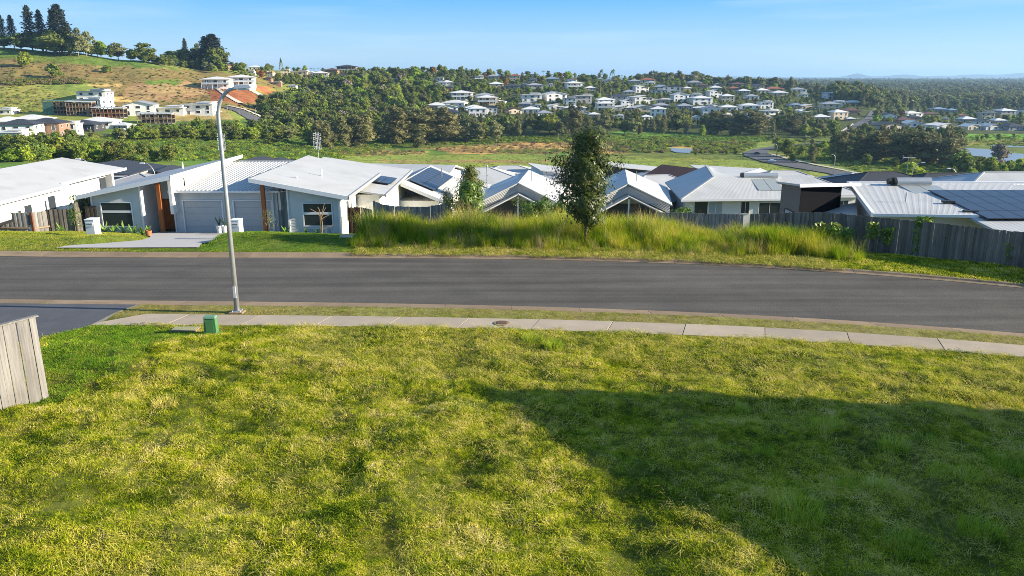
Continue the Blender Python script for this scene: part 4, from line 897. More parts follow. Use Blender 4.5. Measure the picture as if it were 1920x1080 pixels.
EST = [ # px, py(ridge), dist, w, d, rot, label, roof, wall, kind, rise
 (738,309,92,9,14,80,'low white-roofed house directly behind the rear roof of the duplex',roof_metal,far_white,'gable',1.0,None),
 (905,316,108,11,9,8,'white hip-roofed house behind the small round tree, beside the thin pole',roof_metal,far_white,'hip',1.6,None),
 (955,312,128,12,9,5,'pale roofed house with three grey roof windows behind the gabled house',roof_metal,far_cream,'hip',1.3,None),
 (1022,325,112,8,10,35,'grey-blue roofed house tucked behind the street tree on its left',roof_grey,far_white,'skillion',1.2,None),
 (1060,312,122,9,9,10,'white stepped-roof house behind the crown of the street tree',roof_metal,far_white,'skillion',1.4,None),
 (880,345,88,8,7,5,'low white roof between the small pine and the gabled house',roof_metal,far_white,'hip',1.1,None),
 (1195,306,128,10,8,15,'dark-walled house with panels on a tilted pale roof, right of the street tree crown',roof_metal,far_dark,'skillion',1.3,(0,(-2.6,-3.0,3.35),(0,1,0),(1,0,-.13),3,2)),
 (1262,317,120,8,8,20,'small white house with a panelled roof left of the brown roof',roof_metal,far_white,'hip',1.2,None),
 (1296,316,112,8,10,38,'brown-roofed house among the white roofs, below the meadow',roof_brown,far_white,'gable',1.6,None),
 (1232,330,98,12,9,12,'white tiled-roof house left of the house with the water heater',roof_metal,far_white,'hip',1.9,None),
 (1215,352,84,8,10,40,'low pale roof just right of the second louvred gable',roof_metal,far_white,'gable',1.3,None),
 (1370,316,124,10,8,0,'flat white-roofed house with a grey panel strip, right of the brown roof',roof_metal,far_white,'skillion',.6,None),
 (1400,324,104,9,10,-35,'blue-shaded gabled roof in front of the flat white roof',roof_metal,far_white,'gable',1.6,None),
 (1470,322,97,14,11,4,'largest white hipped roof, in front of the curving road',roof_metal,far_white,'hip',2.2,None),
 (1415,344,84,6,6,40,'small white gable wing in front of the largest hipped roof',roof_metal,far_white,'gable',1.2,None),
 (1600,325,112,8,8,5,'small white house with a light roof and white posts left of the charcoal roofs',roof_metal,far_white,'hip',1.4,None),
 (1655,324,104,13,9,6,'charcoal hipped roof house behind the long roof, left one of the pair',roof_dark,far_grey,'hip',1.6,None),
 (1780,326,106,15,9,3,'charcoal hipped roof house behind the water heater, right one of the pair',roof_dark,far_grey,'hip',1.7,None),
 (1893,325,74,14,9,2,'pale blue-white hipped roof at the right edge behind the long roof',roof_metal,far_white,'hip',1.5,None),
 (252,307,112,9,7,-12,'small cream house with a charcoal roof and two windows, behind the long white house',roof_dark,far_cream,'skillion',1.0,None),
 (308,316,104,8,7,10,'charcoal gabled roof with skylights just left of the duplex roof',roof_dark,far_white,'gable',1.2,None),
 (262,327,88,8,8,5,'grey hipped roof between the long white house and the duplex',roof_grey,far_cream,'hip',1.2,None),
 (196,314,100,8,7,5,'dark flat roof peeking over the long white house',roof_dark,far_grey,'skillion',.6,None),
 (465,300,84,8,6,-8,'charcoal gable peeking over the ribbed garage roof',roof_dark,far_white,'gable',1.0,None),
 (520,303,92,12,7,12,'dark tiled roof just showing behind the peak of the duplex',roof_dark,far_grey,'gable',1.4,None),
 (1870,335,92,9,8,3,'low pale roof behind the right end of the long roof',roof_metal,far_white,'hip',1.0,None),
]
for px, py, dist, w, d, rot, label, rm, wm, kind, rise, pn in EST:
    hip_house(px, py, dist, w, d, rot, {'hip':'hip_roof_house','gable':'gable_roof_house','skillion':'skillion_house'}[kind], label, rm, wm, kind, rise, panels=pn)
for px, py, dist, lab in [(1700,322,100,'thin fork-shaped aerial on the charcoal roof behind the water heater'),(536,0,0,None)]:
    if lab: p = on_y(px, py, dist); antenna(p.x, p.y, p.z - .3, 2.2, lab, kind='yagi')

# ================================================================ FENCES
def fence(pts, label, n_or_w=.12, m=None, name='paling_fence', rails=False, posts=(), seed=1, gapj=.004, base=.35, far=False, cat='fence', cap=False):
    """pts: (x, y, ztop, height). palings are single parts that lean and vary a little"""
    m = m or paling; rr = random.Random(seed); org = (pts[0][0], pts[0][1], pts[0][2] - pts[0][3]); r = empty(name, org, label=label, cat=cat)
    tot = [0]
    for a, b_ in zip(pts, pts[1:]): tot.append(tot[-1] + math.hypot(b_[0]-a[0], b_[1]-a[1]))
    def at(s):
        s = min(max(s, 0), tot[-1] - 1e-6); i = max(k for k in range(len(pts) - 1) if tot[k] <= s); f = (s - tot[i]) / (tot[i+1] - tot[i]); a, b_ = pts[i], pts[i+1]
        return [a[k]*(1-f) + b_[k]*f for k in range(4)], math.atan2(b_[1]-a[1], b_[0]-a[0])
    s = 0; k = 0; w = n_or_w
    while s < tot[-1] - w*.5:
        (x, y, zt, h), an = at(s + w/2); d = Vector((math.cos(an), math.sin(an), 0)); n = Vector((d.y, -d.x, 0)); off = n * ((k % 2) * .020 + rr.uniform(0, .006))
        hw = w/2*rr.uniform(.96,1.12) if not cap else w/2*.97; zt_ = zt + (rr.uniform(-.02,.02) if not cap else 0); ln = rr.uniform(-.010,.010); z0 = zt - h - base
        c = Vector((x, y, 0)) + off; P0 = [c - d*hw, c + d*hw, c + d*hw + n*.016, c - d*hw + n*.016]
        MB().hexa([(p.x, p.y, z0) for p in P0], [(p.x + d.x*ln, p.y + d.y*ln, zt_) for p in P0]).build('paling', m, r, org); s += w + gapj; k += 1
    if rails:
        for fr in rails:
            n_ = max(1, int(tot[-1] / 2.4))
            for i in range(n_):
                a, an = at(tot[-1]*i/n_); b_, _ = at(tot[-1]*(i+1)/n_); nn = Vector((math.sin(an), -math.cos(an), 0)) * .075
                MB().beam(Vector((a[0],a[1],a[2]-a[3]*(1-fr))) + nn, Vector((b_[0],b_[1],b_[2]-b_[3]*(1-fr))) + nn, .05, .08).build('rail', rail_mat, r, org)
    for s_, pm in posts:
        a, an = at(s_); nn = Vector((math.sin(an), -math.cos(an), 0)) * .09
        MB().box(a[0]+nn.x-.06, a[0]+nn.x+.06, a[1]+nn.y-.06, a[1]+nn.y+.06, a[2]-a[3]-.3, a[2]+.02).build('post', pm, r, org)
    if cap:
        a, b_ = pts[0], pts[-1]; an = math.atan2(b_[1]-a[1], b_[0]-a[0]); d = Vector((math.cos(an), math.sin(an), 0))
        MB().beam(Vector(a[:3]) - d*.05 + Vector((0,0,.02)), Vector(b_[:3]) + d*.05 + Vector((0,0,.02)), .13, .035).build('capping', m, r, org)
    return r
# foreground fence at the left edge: side boundary running past the camera
p0 = on_z(91, 741, .12); p1 = on_z(0, 768.5, .12); d_ = (p1 - p0).normalized(); pe = p0 + d_ * 7
fence([(pe.x, pe.y, 2.22 - .25, 1.9), (p0.x, p0.y, 2.22, 2.12)], 'weathered grey paling fence end standing at the left edge of the grassy lot', .148, cap=True, seed=5, base=.1)
# dark gate leaf behind it on the driveway
# right-hand fence
pr = [on_z(2300, 560, .1), on_z(1920, 504, .1), on_z(1700, 477, .0), on_z(1545, 463, -.15)]
RP = [(pr[0].x, pr[0].y, 1.65, 1.6), (pr[1].x, pr[1].y, 1.65, 1.6), (pr[2].x, pr[2].y, 1.6, 1.6), (pr[3].x, pr[3].y, 1.58, 1.7), (14.2, 39.4, 1.25, 1.9), (13.3, 43.0, .55, 1.9)]
fence(RP[::-1], 'long dark weathered paling fence with creepers along the right side of the far verge', .118, m=paling_dark, seed=9, base=.3)
fence([(13.0, 43.3, .48, 1.8), (11.2, 47.0, -.1, 1.8), (9.3, 49.8, -.5, 1.8)], 'short grey paling fence with posts half hidden by the wild grass, below the windows', .12, m=paling, seed=10, posts=[(.6, rail_mat), (3.0, rail_mat), (5.2, rail_mat)])
# fence right of the duplex, curved top
ax = lambda px, y, z: x_at(px, y, z)
CF = [(ax(700,47.5,.4), 47.5, .62, 2.0), (ax(716,47.4,.3), 47.4, .42, 1.9), (ax(735,47.3,.2), 47.3, .32, 1.9), (ax(765,47.2,.2), 47.2, .28, 1.9), (ax(800,47.1,.2), 47.1, .30, 1.9), (ax(825,47.0,.3), 47.0, .46, 2.0), (ax(842,47.0,.5), 47.0, .62, 2.1)]
fence(CF, 'pale weathered paling fence with a sagging top between the duplex and the small trees', .145, seed=12)
fence([(ax(842.5,46.9,.2), 46.95, .22, 1.9), (ax(849,46.9,.1), 46.95, .15, 1.9)], 'short low end piece of the sagging fence beside the round-leaved tree', .14, seed=13)
fence([(ax(652,48.9,-.2), 48.9, -.05, 2.0), (ax(676,48.9,-.2), 48.9, -.02, 2.0)], 'red brown slatted side gate against the right wall of the duplex', .13, m=mat('brown stained paling', (.13,.06,.035), .8, .3, 3, rnd=.3), seed=14, name='side_gate', cat='gate')
fence([(ax(677,48.8,-.2), 48.8, -.02, 2.0), (ax(699,47.8,-.2), 47.8, .0, 2.0)], 'narrow dark fence panel between the side gate and the sagging fence', .13, m=paling_dark, seed=15)
# fences left of the duplex
F1 = [(-33.4, 46.2, .18, 1.95), (ax(52,46.6,.1), 46.6, .02, 1.95)]
fence([(-40,46.0,.3,1.95), *F1], 'sunlit grey paling fence with a brown rail at the far left beyond the lawn', .125, rails=(.52,), seed=16, posts=[(6.6, rail_mat)])
fence([(F1[1][0]+.08, 46.65, .0, 1.95), (ax(88,47.4,.0), 47.4, .02, 1.95)], 'short sunlit fence bay between the brown post and the shaded gates', .125, rails=(.5,), seed=17, posts=[(0.02, rust_post)])
fence([(ax(88,47.5,.0), 47.5, .05, 1.9), (ax(138,47.8,.0), 47.8, .06, 1.9)], 'dark shaded gate-like fence panel left of the duplex front wall', .125, m=paling_dark, seed=18, posts=[(0.0, black_plastic), (1.7, black_plastic)])
fence([(ax(138,47.8,.0), 47.85, .3, 1.9), (ax(160,51,.0), 51.0, .45, 1.9), (-27.0,51.5,.5,1.9)], 'blue-shaded fence running back to the duplex corner behind the mailbox', .125, m=paling_dark, seed=19)
fence([(ax(160,49.2,.0), 49.1, .02, 1.9), (ax(182,49.2,.0), 49.1, .02, 1.9)], 'small paling gate against the left corner of the duplex', .125, m=mat('dark brown paling', (.12,.10,.08), .9, .3, 3, rnd=.25), seed=20, name='side_gate', cat='gate')

# ================================================================ STREET THINGS
def street_lamp(x, y, z, H, label, ang=0, reach=1.0, fine=True, r0=.09, r1=.055):
    r = empty('street_lamp', (x, y, z), ang, label=label, cat='street lamp', group='street lamps')
    n = 10 if fine else 6; pts = [(0,0,.02),(0,0,H*.55)]; rad = [r0, (r0+r1)/2]; bend = reach*1.05
    for k in range(0, 9):
        t = k/8*R(66); pts.append((bend*(1-math.cos(t)), 0, H - bend*1.25 + bend*1.25*math.sin(t))); rad.append(r1 + (r0-r1)*.2*(1-k/8))
    e = pts[-1]; pts.append((e[0]+.35*reach, 0, e[2]+.06)); rad.append(r1*.8)
    MB().tube(pts, rad, 14 if fine else 6).build('pole', galv, r, smooth=True)
    hx, hz = pts[-1][0], pts[-1][2]
    hd = MB().hexa([(hx-.12,-.09,hz-.05),(hx+.50,-.14,hz-.01),(hx+.50,.14,hz-.01),(hx-.12,.09,hz-.05)], [(hx-.08,-.07,hz+.09),(hx+.42,-.10,hz+.11),(hx+.42,.10,hz+.11),(hx-.08,.07,hz+.09)]).build('lamp_head', lamp_grey, r, bevel=.02 if fine else 0)
    if fine:
        MB().box(hx+.02,hx+.42,-.1,.1,hz-.075,hz-.03).build('lens', mat('lamp lens', (.6,.62,.62), .2), r)
        b = MB().box(-.24,.24,-.20,.20,-.02,.05).build('base_plate', concrete_kerb, r, bevel=.012)
        bb = MB()
        for sx in (-1,1):
            for sy in (-1,1): bb.lathe((sx*.13,sy*.12,.05), [(.022,0),(.022,.05)], 6)
        bb.lathe((0,0,.05), [(.15,0),(.15,.02),(.10,.03)], 14); bb.build('flange', galv, r)
        MB().box(-.045,.045,-r0-.012,-r0+.02,.55,.95).build('access_door', lamp_grey, r)
    return r
b_ = on_z(445, 586, .10); street_lamp(b_.x, b_.y, .10, 7.55, 'tall galvanised street lamp with a curved arm on the near verge', 0, .72, True)
# green pillar box and pit lid
g_ = on_z(397, 625.5, .13); gp = empty('utility_pillar', (g_.x, g_.y, .12), R(4), label='squat green utility pillar on the grass beside the footpath', cat='utility pillar')
MB().box(-.23,.23,-.17,.17,-.05,.045).build('base', green_box, gp, bevel=.01)
MB().hexa([(-.20,-.14,.045),(.20,-.14,.045),(.20,.14,.045),(-.20,.14,.045)], [(-.175,-.115,.53),(.175,-.115,.53),(.175,.115,.53),(-.175,.115,.53)]).build('body', green_box, gp, bevel=.012)
MB().hexa([(-.195,-.135,.532),(.195,-.135,.532),(.195,.135,.532),(-.195,.135,.532)], [(-.17,-.11,.60),(.17,-.11,.60),(.17,.11,.60),(-.17,.11,.60)]).build('cap', mat('faded green cap', (.13,.26,.17), .5), gp, bevel=.012)
MB().box(-.12,.12,-.146,-.138,.12,.46).build('door', green_box, gp)
l_ = on_z(347, 616.8, .15); pl = empty('pit_lid', (l_.x, l_.y, .135), R(2), label='flat khaki service pit lid in the lawn left of the green pillar', cat='pit lid')
MB().box(-.42,.42,-.22,.22,-.06,.03).build('frame', concrete_kerb, pl, bevel=.01); MB().box(-.38,.38,-.18,.18,.031,.04).build('lid', mat('khaki lid', (.30,.30,.16), .8, .15, 5), pl)
def mailbox(px, py, y, label, rot=0, w=.48, h=.88, d=.62):
    p = on_y(px, py, y); z = gz(p.x, y) - .02; r = empty('mailbox', (p.x, y, z), R(rot), label=label, cat='mailbox', group='rendered letterboxes of the duplex')
    MB().box(-w/2,w/2,-d/2,d/2,-.1,h).build('body', mat('render white', (.72,.72,.70), .7, .05, 3), r, bevel=.015)
    MB().box(-w/2-.02,w/2+.02,-d/2-.02,d/2+.02,h+.002,h+.05).build('cap', trim_white, r, bevel=.01)
    MB().box(-w*.38,w*.38,-d/2-.03,-d/2-.002,h*.62,h*.85).build('door', lamp_grey, r); MB().box(-w*.30,w*.30,-d/2-.036,-d/2-.031,h*.76,h*.79).build('slot', black_plastic, r)
    return r
mailbox(177, 444, 41.0, 'white rendered mailbox on the sunlit lawn left of the driveway')
mailbox(446, 444, 42.0, 'white rendered mailbox by the pots, right of the driveway', rot=0)

def leafblade(b, base, ang, L, w, lift, curl=.4, n=4):
    d = Vector((math.cos(ang), math.sin(ang), 0)); s = Vector((-d.y, d.x, 0)); pts = []
    for k in range(n + 1):
        t = k / n; out = L*t*(1 - .25*lift*t); h = L*(lift*t - curl*t*t); ww = w*(math.sin(3.14*min(.98, .12 + t*.86))**.7)/2
        c = Vector(base) + d*out + Vector((0,0,h)); pts.append((c - s*ww, c + s*ww))
    for k in range(n): b.quad(pts[k][0], pts[k][1], pts[k+1][1], pts[k+1][0])
agave_leaf = leaf_mat('agave leaf', (.10,.22,.03), (.22,.36,.06), .15, .5, .2, 3)
dark_leaf = leaf_mat('dark shrub leaf', (.03,.07,.015), (.07,.14,.03), .2, .5, .2, 2)
def agave(x, y, label, s=.6, seed=0, m=None, name='agave_plant', group='agaves in the front bed'):
    rr = random.Random(seed); z = gz(x, y); r = empty(name, (x, y, z), label=label, cat='plant', group=group)
    for k in range(15):
        b = MB(); a = k*2.4 + rr.uniform(-.2,.2); leafblade(b, (0,0,.03), a, s*rr.uniform(.8,1.1), s*.16, rr.uniform(.35,1.5), .35); b.build('leaf', m or agave_leaf, r)
    return r
for i, (px, wd) in enumerate([(196,'at the left end of the row beside the mailbox'),(212,'second from the mailbox in the row'),(232,'in the middle of the row under the window'),(250,'fourth from the mailbox, leaning to the path'),(266,'at the right end of the row next to the terracotta pot')]):
    y = 46.3; agave(x_at(px, y, -.9), y, 'bright green spiky agave ' + wd, .62 - .06*(i % 2), i)
for i, (px, wd) in enumerate([(537,'left of the lower window of the right wing'),(574,'small, below the left side of the right wing window'),(596,'small, below the right side of the right wing window')]):
    y = 46.6; agave(x_at(px, y, -1), y, 'dark green low plant ' + wd, .55 if i == 0 else .35, 20 + i, dark_leaf if i else agave_leaf, 'strappy_plant', 'plants under the right wing window')
agave(x_at(114,45.6,-.6), 45.6, 'small yellow green tuft plant at the foot of the dark fence panel', .5, 31, agave_leaf, 'strappy_plant')
def potted(px, y, label, m, seed, pot_h=.5, bare=True):
    x = x_at(px, y, -1.3); z = gz(x, y) + .05; r = empty('potted_plant', (x, y, z), label=label, cat='potted plant'); rr = random.Random(seed)
    MB().lathe((0,0,0), [(.13,0),(.20,pot_h*.95),(.215,pot_h),(.19,pot_h),(.18,pot_h-.05)], 16).build('pot', m, r, smooth=False)
    b = MB()
    for k in range(9):
        a = rr.uniform(0,6.28)
        if bare:
            t = Vector((math.cos(a)*.22, math.sin(a)*.22, pot_h + rr.uniform(.3,.6))); b.tube([(0,0,pot_h-.05), (t.x*.4,t.y*.4,pot_h+.2), tuple(t)], [.018,.015,.01], 5)
        else: leafblade(b, (0,0,pot_h-.03), a, .35, .07, rr.uniform(.6,1.6), .3)
    b.build('branches' if bare else 'foliage', dark_leaf if bare else agave_leaf, r)
potted(411, 48.8, 'white pot with bare dark stems, left of the pair before the garages', far_white, 1); potted(422, 48.4, 'white pot with bare dark stems, right of the pair beside the mailbox', far_white, 2)
potted(279.5, 45.6, 'terracotta pot with a small green plant at the end of the agave row', terracotta, 3, .32, False)

# stepping slab and wild litter near the tall grass
sl = on_z(650, 447, 0); ss = empty('paving_slab', (sl.x, sl.y, gz(sl.x, sl.y)), label='single grey paving slab lying in the lawn by the tall grass', cat='paving slab'); MB().box(-.35,.35,-.4,.4,-.02,.05).build('slab', concrete, ss, bevel=.01)
# white car at the left edge, only its tail in view
def car(x, y, z, rz, label, paint, group=None, fine=False):
    r = empty('parked_car', (x, y, z), rz, label=label, cat='car', group=group)
    prof = [(-2.15,.42),(-2.18,.75),(-1.95,.95),(-1.55,1.02),(-.95,1.42),(.65,1.47),(1.35,1.05),(2.05,.95),(2.2,.72),(2.15,.40)]
    b = MB(); n = len(prof)
    for sy in (-1, 1):
        for px_, pz in prof: b.v.append((px_, sy*(.88 if pz < 1.1 else .70), pz))
    b.f.append(tuple(range(n-1,-1,-1)) if False else tuple(range(n))); b.f.append(tuple(range(2*n-1, n-1, -1)))
    for k in range(n): b.f.append((k, n+k, n+(k+1)%n, (k+1)%n))
    bd = b.build('body', paint, r, bevel=.06)
    MB().hexa([(-1.60,-.80,1.035),(1.30,-.80,1.08),(1.30,.80,1.08),(-1.60,.80,1.035)], [(-1.02,-.725,1.36),(.66,-.725,1.41),(.66,.725,1.41),(-1.02,.725,1.36)]).build('window_glass', glass, r)
    for wx in (-1.3, 1.35):
        for sy in (-1, 1):
            w = MB().tube([(wx, sy*.68, .33),(wx, sy*.90, .33)], .33, 18).build('wheel', tyre, r); MB().tube([(wx, sy*.89, .33),(wx, sy*.915, .33)], .21, 14).build('rim', galv, w)
    for sy in (-1, 1): MB().box(-2.2,-2.10,sy*.62-.16,sy*.62+.16,.72,.90).build('tail_lamp', red_lens, r); MB().box(2.08,2.19,sy*.6-.18,sy*.6+.18,.70,.82).build('headlight', lamp_grey, r)
    MB().box(-2.215,-2.16,-.26,.26,.56,.68).build('number_plate', trim_white, r); MB().box(-2.26,-2.1,-.8,.8,.40,.54).box(2.1,2.26,-.8,.8,.36,.5).build('bumper', black_plastic, r)
    return r
cx = x_at(4, 38.6, .7); car(cx - 3.1, 40.0, .14, R(4), 'white car at the far left edge of the lawn with only its end in view', car_white)

# neighbouring two-storey house just right of the view whose shadow falls over the lot
def shadow_house():
    tan = math.tan(SUN_EL); sx, sy = math.sin(SUN_AZ), math.cos(SUN_AZ)
    a = on_z(868, 712, .15); b_ = on_z(1100, 880, .1); c = on_z(1395, 1080, .1)
    def up(p, h): return (p.x + sx*h/tan, p.y + sy*h/tan)
    A1 = up(a, 6.6); org = (A1[0], A1[1], 0)
    r = empty('neighbour_house', org, label='two-storey neighbour house beside the lot, casting the long shadow from the right', cat='house')
    # roof edge falls away from the street: heights follow the shadow line
    B1 = (A1[0] + .6, A1[1] - 9.0); sbx = c.x + (a.y - 0) * 0
    # height at far end so that its shadow lands on c's line
    def hh(px, py):   # height at which the ray from (px,py) meets the shadow line a-c
        dx, dy = -sx/tan, -sy/tan; ex, ey = c.x - a.x, c.y - a.y
        det = dx*(-ey) - dy*(-ex); return ((a.x - px)*(-ey) - (a.y - py)*(-ex)) / det
    h2 = max(1.0, hh(*B1)); z1 = 6.6
    x0, x1 = A1[0], A1[0] + 12
    MB().hexa([(x0,A1[1]-1.7,-.5),(x1,A1[1]-3.6,-.5),(x1,B1[1],-.5),(B1[0],B1[1],-.5)], [(x0,A1[1]-1.7,z1-.4),(x1,A1[1]-3.6,z1-.4),(x1,B1[1],h2-.1),(B1[0],B1[1],h2-.1)]).build('wall', far_white, r, org)
    MB().slab([(x0-.01,A1[1]+.01,z1),(x1+.4,A1[1]-2.0,z1),(x1+.4,B1[1],h2),(B1[0]-.01,B1[1],h2)], .12).build('roof', roof_metal, r, org)
    yb = B1[1]; h3 = max(.8, hh(B1[0], yb - 6))
    MB().hexa([(B1[0],yb-.02,-.5),(x1,yb-.02,-.5),(x1,yb-12,-.5),(B1[0],yb-12,-.5)], [(B1[0],yb-.02,h2-.15),(x1,yb-.02,h2-.15),(x1,yb-12,max(.8,h2-4)),(B1[0],yb-12,max(.8,h2-4))]).build('rear_wall', far_white, r, org)
    window(r, org, (x0, A1[1]-.0), (B1[0], B1[1]), 2, 3.6, 1.0, 2.2); window(r, org, (x1,A1[1]-3.58),(x0,A1[1]-1.68), 2, 3.6, 1.0, 2.2)
    print('shadow house', A1, B1, h2)
shadow_house()
# house farther right along the far side whose shadow lies along the far verge
hh_ = empty('corner_house', (44, 29, 0), R(-14), label='single-storey house further along the far side of the street, right of the view', cat='house')
MB().box(-6,6,-3.4,3.4,-.5,3.0).build('wall', far_white, hh_); MB().hexa([(-6.6,-4,3.0),(6.6,-4,3.0),(6.6,4,3.0),(-6.6,4,3.0)], [(-3,-.1,5.0),(3,-.1,5.0),(3,.1,5.0),(-3,.1,5.0)]).build('roof', roof_metal, hh_)

# ================================================================ FAR ROADS, WATER
far_asphalt = mat('far asphalt', (.10,.10,.105), .9, .1, .1); far_conc = mat('far concrete', (.50,.46,.38), .9, .1, .2)
def px_ribbon(name, left, right, m, up=.35, n=40, kind='structure'):
    """a road whose two edges are given as image points, laid on the land"""
    def samp(L, t):
        k = t*(len(L)-1); i = min(int(k), len(L)-2); f = k-i; return L[i][0]*(1-f)+L[i+1][0]*f, L[i][1]*(1-f)+L[i+1][1]*f
    b = MB(); rows = []
    for i in range(n+1):
        h = [hit(*samp(left, i/n)), hit(*samp(right, i/n))]
        if None in h: continue
        row = []
        for j in range(7):
            t = j/6; x, y = h[0].x*(1-t)+h[1].x*t, h[0].y*(1-t)+h[1].y*t; row.append((x, y, gz(x, y) + up))
        rows.append(row)
    for a, c in zip(rows, rows[1:]):
        for j in range(6): b.quad(a[j], a[j+1], c[j+1], c[j])
    o = b.build(name, m); return tag(o, kind=kind)
px_ribbon('curving_road', [(1640,345),(1545,325),(1480,314),(1432,305),(1396,294),(1394,287),(1412,281),(1455,275),(1500,271),(1540,267)], [(1640,334),(1575,321),(1505,308),(1462,297),(1440,290),(1440,285),(1450,280),(1475,275),(1512,272.5),(1548,269.5)], far_asphalt, .35, 60)
px_ribbon('curving_footpath', [(1640,333),(1572,319),(1505,306),(1464,296),(1442,290)], [(1640,331.5),(1570,317),(1507,304.3),(1466,294.5),(1445,289)], far_conc, .4, 40)
px_ribbon('valley_street', [(1572,265),(1580,248),(1602,233),(1622,222),(1632,208)], [(1612,266),(1612,250),(1622,236),(1634,224),(1642,208)], far_asphalt, .5)
px_ribbon('valley_footpath', [(1568,264),(1576,247),(1598,233)], [(1572,265),(1580,248),(1602,234)], far_conc, .6)
px_ribbon('hill_street', [(415,202),(440,210),(460,222),(470,230)], [(425,201),(455,208),(478,218),(498,228)], far_asphalt, .5)
px_ribbon('hill_footpath', [(427,200.5),(457,207),(480,217),(500,227)], [(430,200),(460,206),(483,215.5),(503,225.5)], far_conc, .6)
px_ribbon('hill_driveway', [(402,166),(415,176),(432,187),(447,195)], [(409,166),(423,176),(442,187),(457,195)], far_conc, .5)
px_ribbon('hill_driveway', [(452,163),(470,172),(488,182)], [(459,162),(480,172),(496,181)], far_conc, .5)
px_ribbon('hill_steps', [(178,173),(196,188),(213,202)], [(182,171.5),(201,186),(219,200.5)], far_conc, .5)
px_ribbon('left_street', [(145,262),(190,254),(235,249)], [(160,264),(200,257),(240,252)], far_asphalt, .5)
def water():
    m = bpy.data.materials.new('lake water'); m.use_nodes = True; b = m.node_tree.nodes['Principled BSDF']; n = m.node_tree.nodes; l = m.node_tree.links
    b.inputs['Base Color'].default_value = (.22, .25, .27, 1); b.inputs['Roughness'].default_value = .32; b.inputs['Specular IOR Level'].default_value = .9
    tcn = n.new('ShaderNodeTexCoord'); t = n.new('ShaderNodeTexNoise'); t.inputs['Scale'].default_value = .8; t.inputs['Detail'].default_value = 4; l.new(tcn.outputs['Object'], t.inputs['Vector'])
    bp = n.new('ShaderNodeBump'); bp.inputs['Strength'].default_value = .25; bp.inputs['Distance'].default_value = .3; l.new(t.outputs['Fac'], bp.inputs['Height']); l.new(bp.outputs[0], b.inputs['Normal'])
    for name, poly in (('pond_water', [(1256,278),(1275,280),(1298,280),(1294,288),(1268,287),(1258,284)]), ('lake_water', [(1800,277),(1850,280),(1900,288),(1960,292),(2100,300),(2100,322),(1960,318),(1905,311),(1860,300),(1815,292),(1802,284)]), ('lake_inlet', [(1855,272),(1920,274),(2050,276),(2050,280),(1920,277),(1870,276)])):
        mb = MB(); P = [hit(*p) for p in poly]; mb.v = [(p.x, p.y, -37.6) for p in P]; mb.f = [tuple(range(len(P)))]
        o = mb.build(name, m); tag(o, kind='structure')
        if o.data.polygons[0].normal.z < 0: o.data.flip_normals()
water()

